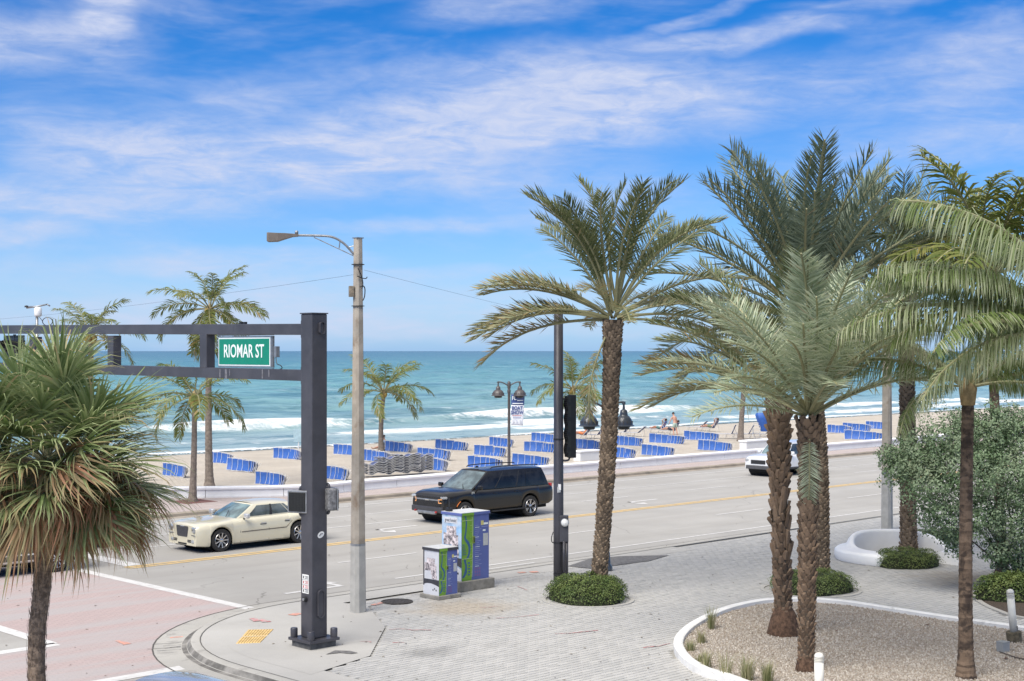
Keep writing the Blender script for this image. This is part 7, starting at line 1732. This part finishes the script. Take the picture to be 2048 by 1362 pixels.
def person(label, loc, rz, J, skin, shorts=None, shirt=None, scale=1.0, seated=False):
    t_ = thing('person', label, 'person', loc, rz); t_.scale = (scale,) * 3
    R = dict(pelvis=(.15, .11), waist=(.13, .095), chest=(.165, .11), neck=.055, head0=.075, head1=(.088, .10), head2=.06, lsh=.062, lel=.045, lwr=.033, lhand=.035, lfin=.02, rsh=.062, rel=.045, rwr=.033, rhand=.035, rfin=.02, lhip=.095, lkn=.062, lan=.042, ltoe=.035, rhip=.095, rkn=.062, ran=.042, rtoe=.035)
    joints = {k: (J[k], R[k]) for k in R if k in J}
    bones = [('pelvis', 'waist'), ('waist', 'chest'), ('chest', 'neck'), ('neck', 'head0'), ('head0', 'head1'), ('head1', 'head2')]
    for s_ in 'lr': bones += [('chest', s_ + 'sh'), (s_ + 'sh', s_ + 'el'), (s_ + 'el', s_ + 'wr'), (s_ + 'wr', s_ + 'hand'), (s_ + 'hand', s_ + 'fin'), ('pelvis', s_ + 'hip'), (s_ + 'hip', s_ + 'kn'), (s_ + 'kn', s_ + 'an'), (s_ + 'an', s_ + 'toe')]
    skin_body('body', joints, bones, skin, t_)
    h0, h2 = Vector(J['head0']), Vector(J['head2']); up = (h2 - h0).normalized(); hc = h0.lerp(h2, .62) - Vector(J.get('face', (1, 0, 0))) * .022
    mb = MB(); rows = []
    ax = up.cross(Vector((0, 1, 0))).normalized() if abs(up.y) < .9 else Vector((1, 0, 0)); ay = up.cross(ax)
    for e in np.linspace(-.15, math.pi / 2 - .05, 6): rows.append([hc + (ax * math.cos(a) + ay * math.sin(a)) * .112 * math.cos(e) + up * .125 * math.sin(e) for a in np.linspace(0, 2 * math.pi, 14, endpoint=False)])
    mb.grid(rows, closed=True); mb.add(rows[-1], [tuple(range(14))]); mb.build('hair', M_HAIR, t_, smooth=True)
    if shorts:
        js = {'pelvis': (J['pelvis'], (.178, .14)), 'waist': (tuple(Vector(J['pelvis']).lerp(Vector(J['waist']), .5)), (.16, .125))}
        for s_ in 'lr': js[s_ + 'hip'] = (J[s_ + 'hip'], .125); js[s_ + 'th'] = (tuple(Vector(J[s_ + 'hip']).lerp(Vector(J[s_ + 'kn']), .72)), .115)
        skin_body('shorts', js, [('waist', 'pelvis'), ('pelvis', 'lhip'), ('lhip', 'lth'), ('pelvis', 'rhip'), ('rhip', 'rth')], shorts, t_)
    if shirt:
        js = {'pelvis': (J['pelvis'], (.17, .13)), 'waist': (J['waist'], (.15, .115)), 'chest': (J['chest'], (.185, .13)), 'neck': (tuple(Vector(J['chest']).lerp(Vector(J['neck']), .6)), .07)}
        for s_ in 'lr': js[s_ + 'sh'] = (J[s_ + 'sh'], .08); js[s_ + 'sl'] = (tuple(Vector(J[s_ + 'sh']).lerp(Vector(J[s_ + 'el']), .75)), .07)
        skin_body('shirt', js, [('pelvis', 'waist'), ('waist', 'chest'), ('chest', 'neck'), ('chest', 'lsh'), ('lsh', 'lsl'), ('chest', 'rsh'), ('rsh', 'rsl')], shirt, t_)
    return t_
# standing man seen from behind, leaning a little, one hand on the lounger (x forward)
ST_J = dict(pelvis=(0, 0, .95), waist=(.03, 0, 1.10), chest=(.09, 0, 1.36), neck=(.15, 0, 1.53), head0=(.19, 0, 1.60), head1=(.22, 0, 1.69), head2=(.235, 0, 1.78),
    lsh=(.11, .19, 1.44), lel=(.26, .25, 1.18), lwr=(.40, .24, .95), lhand=(.45, .24, .88), lfin=(.48, .24, .80), rsh=(.11, -.19, 1.44), rel=(.13, -.27, 1.16), rwr=(.22, -.25, .92), rhand=(.25, -.25, .84), rfin=(.26, -.25, .76),
    lhip=(0, .10, .88), lkn=(.06, .12, .50), lan=(-.02, .13, .08), ltoe=(.13, .15, .03), rhip=(0, -.10, .88), rkn=(-.02, -.12, .48), ran=(-.14, -.13, .08), rtoe=(.0, -.15, .03))
person('man in pale green swim shorts standing beside the loungers', SAND(1350, 871), rad(125), ST_J, mat('pale_skin', (0.56, 0.31, 0.22), .6), mat('pale_green_shorts', (.36, .45, .38), .8))  # skin a little paler than the other bathers
# sitting on sand, legs out (x forward)
SIT_J = dict(pelvis=(0, 0, .13), waist=(-.02, 0, .28), chest=(.02, 0, .53), neck=(.06, 0, .70), head0=(.08, 0, .77), head1=(.11, 0, .86), head2=(.11, 0, .95), lsh=(.03, .19, .61), lel=(.12, .25, .36), lwr=(.28, .20, .26), lhand=(.34, .18, .25), lfin=(.40, .17, .23), rsh=(.03, -.19, .61), rel=(-.06, -.26, .36), rwr=(-.12, -.28, .12), rhand=(-.12, -.28, .06), rfin=(-.06, -.29, .03),
    lhip=(.03, .10, .11), lkn=(.44, .13, .20), lan=(.84, .12, .07), ltoe=(.90, .13, .18), rhip=(.03, -.10, .11), rkn=(.46, -.12, .12), ran=(.87, -.11, .06), rtoe=(.93, -.12, .16))
person('person in pale blue shirt sitting on the sand behind the small coconut palm', SAND(770, 899), rad(182), SIT_J, M_SKIN, mat('black_shorts', (.02, .02, .025), .8), mat('pale_blue_shirt', (.36, .45, .56), .8), 1.0)
def recline(back):
    c_, s_ = math.cos(rad(back)), math.sin(rad(back)); J = {}
    def B(a, y=0, up_=0): return (-.25 - a * c_ + up_ * s_, y, .42 + a * s_ + up_ * c_)
    J.update(pelvis=(-.18, 0, .42), waist=B(.13), chest=B(.40), neck=B(.57), head0=B(.64), head1=B(.73, 0, .02), head2=B(.82, 0, .01), lsh=B(.48, .19), lel=B(.66, .38, .12), lwr=B(.82, .22, .08), lhand=B(.84, .13, .02), lfin=B(.84, .07, 0), rsh=B(.48, -.19), rel=B(.26, -.27, .05), rwr=B(.04, -.24, .1), rhand=(-.12, -.22, .55), rfin=(-.04, -.2, .55),
        lhip=(-.1, .1, .41), lkn=(.32, .12, .55), lan=(.70, .12, .38), ltoe=(.76, .13, .49), rhip=(-.1, -.1, .41), rkn=(.34, -.12, .42), ran=(.78, -.12, .37), rtoe=(.83, -.13, .48), face=(s_, 0, c_)); return J
def on_lounger(px, py, d): p = SAND(px, py); return p
person('sunbather reclining with arms behind the head on a navy lounger', SAND(1420, 863), LZ(14), recline(55), M_SKIN, mat('olive_shorts', (.16, .19, .10), .8))
person('dark haired sunbather reclining on the blue lounger left of the standing man', SAND(1318, 866), LZ(15), recline(62), M_SKIN2, mat('teal_swimwear', (.08, .17, .16), .8))
person('sunbather in pink lying beside the standing man', SAND(1341, 869), LZ(15), recline(58), M_SKIN, mat('dark_swim', (.03, .03, .05), .8), mat('pink_top', (.62, .22, .24), .8))
person('sunbather in orange behind the left slate lantern', SAND(1163, 878), LZ(20), recline(50), M_SKIN2, mat('orange_swim', (.62, .18, .06), .8), mat('orange_top', (.62, .2, .07), .8))
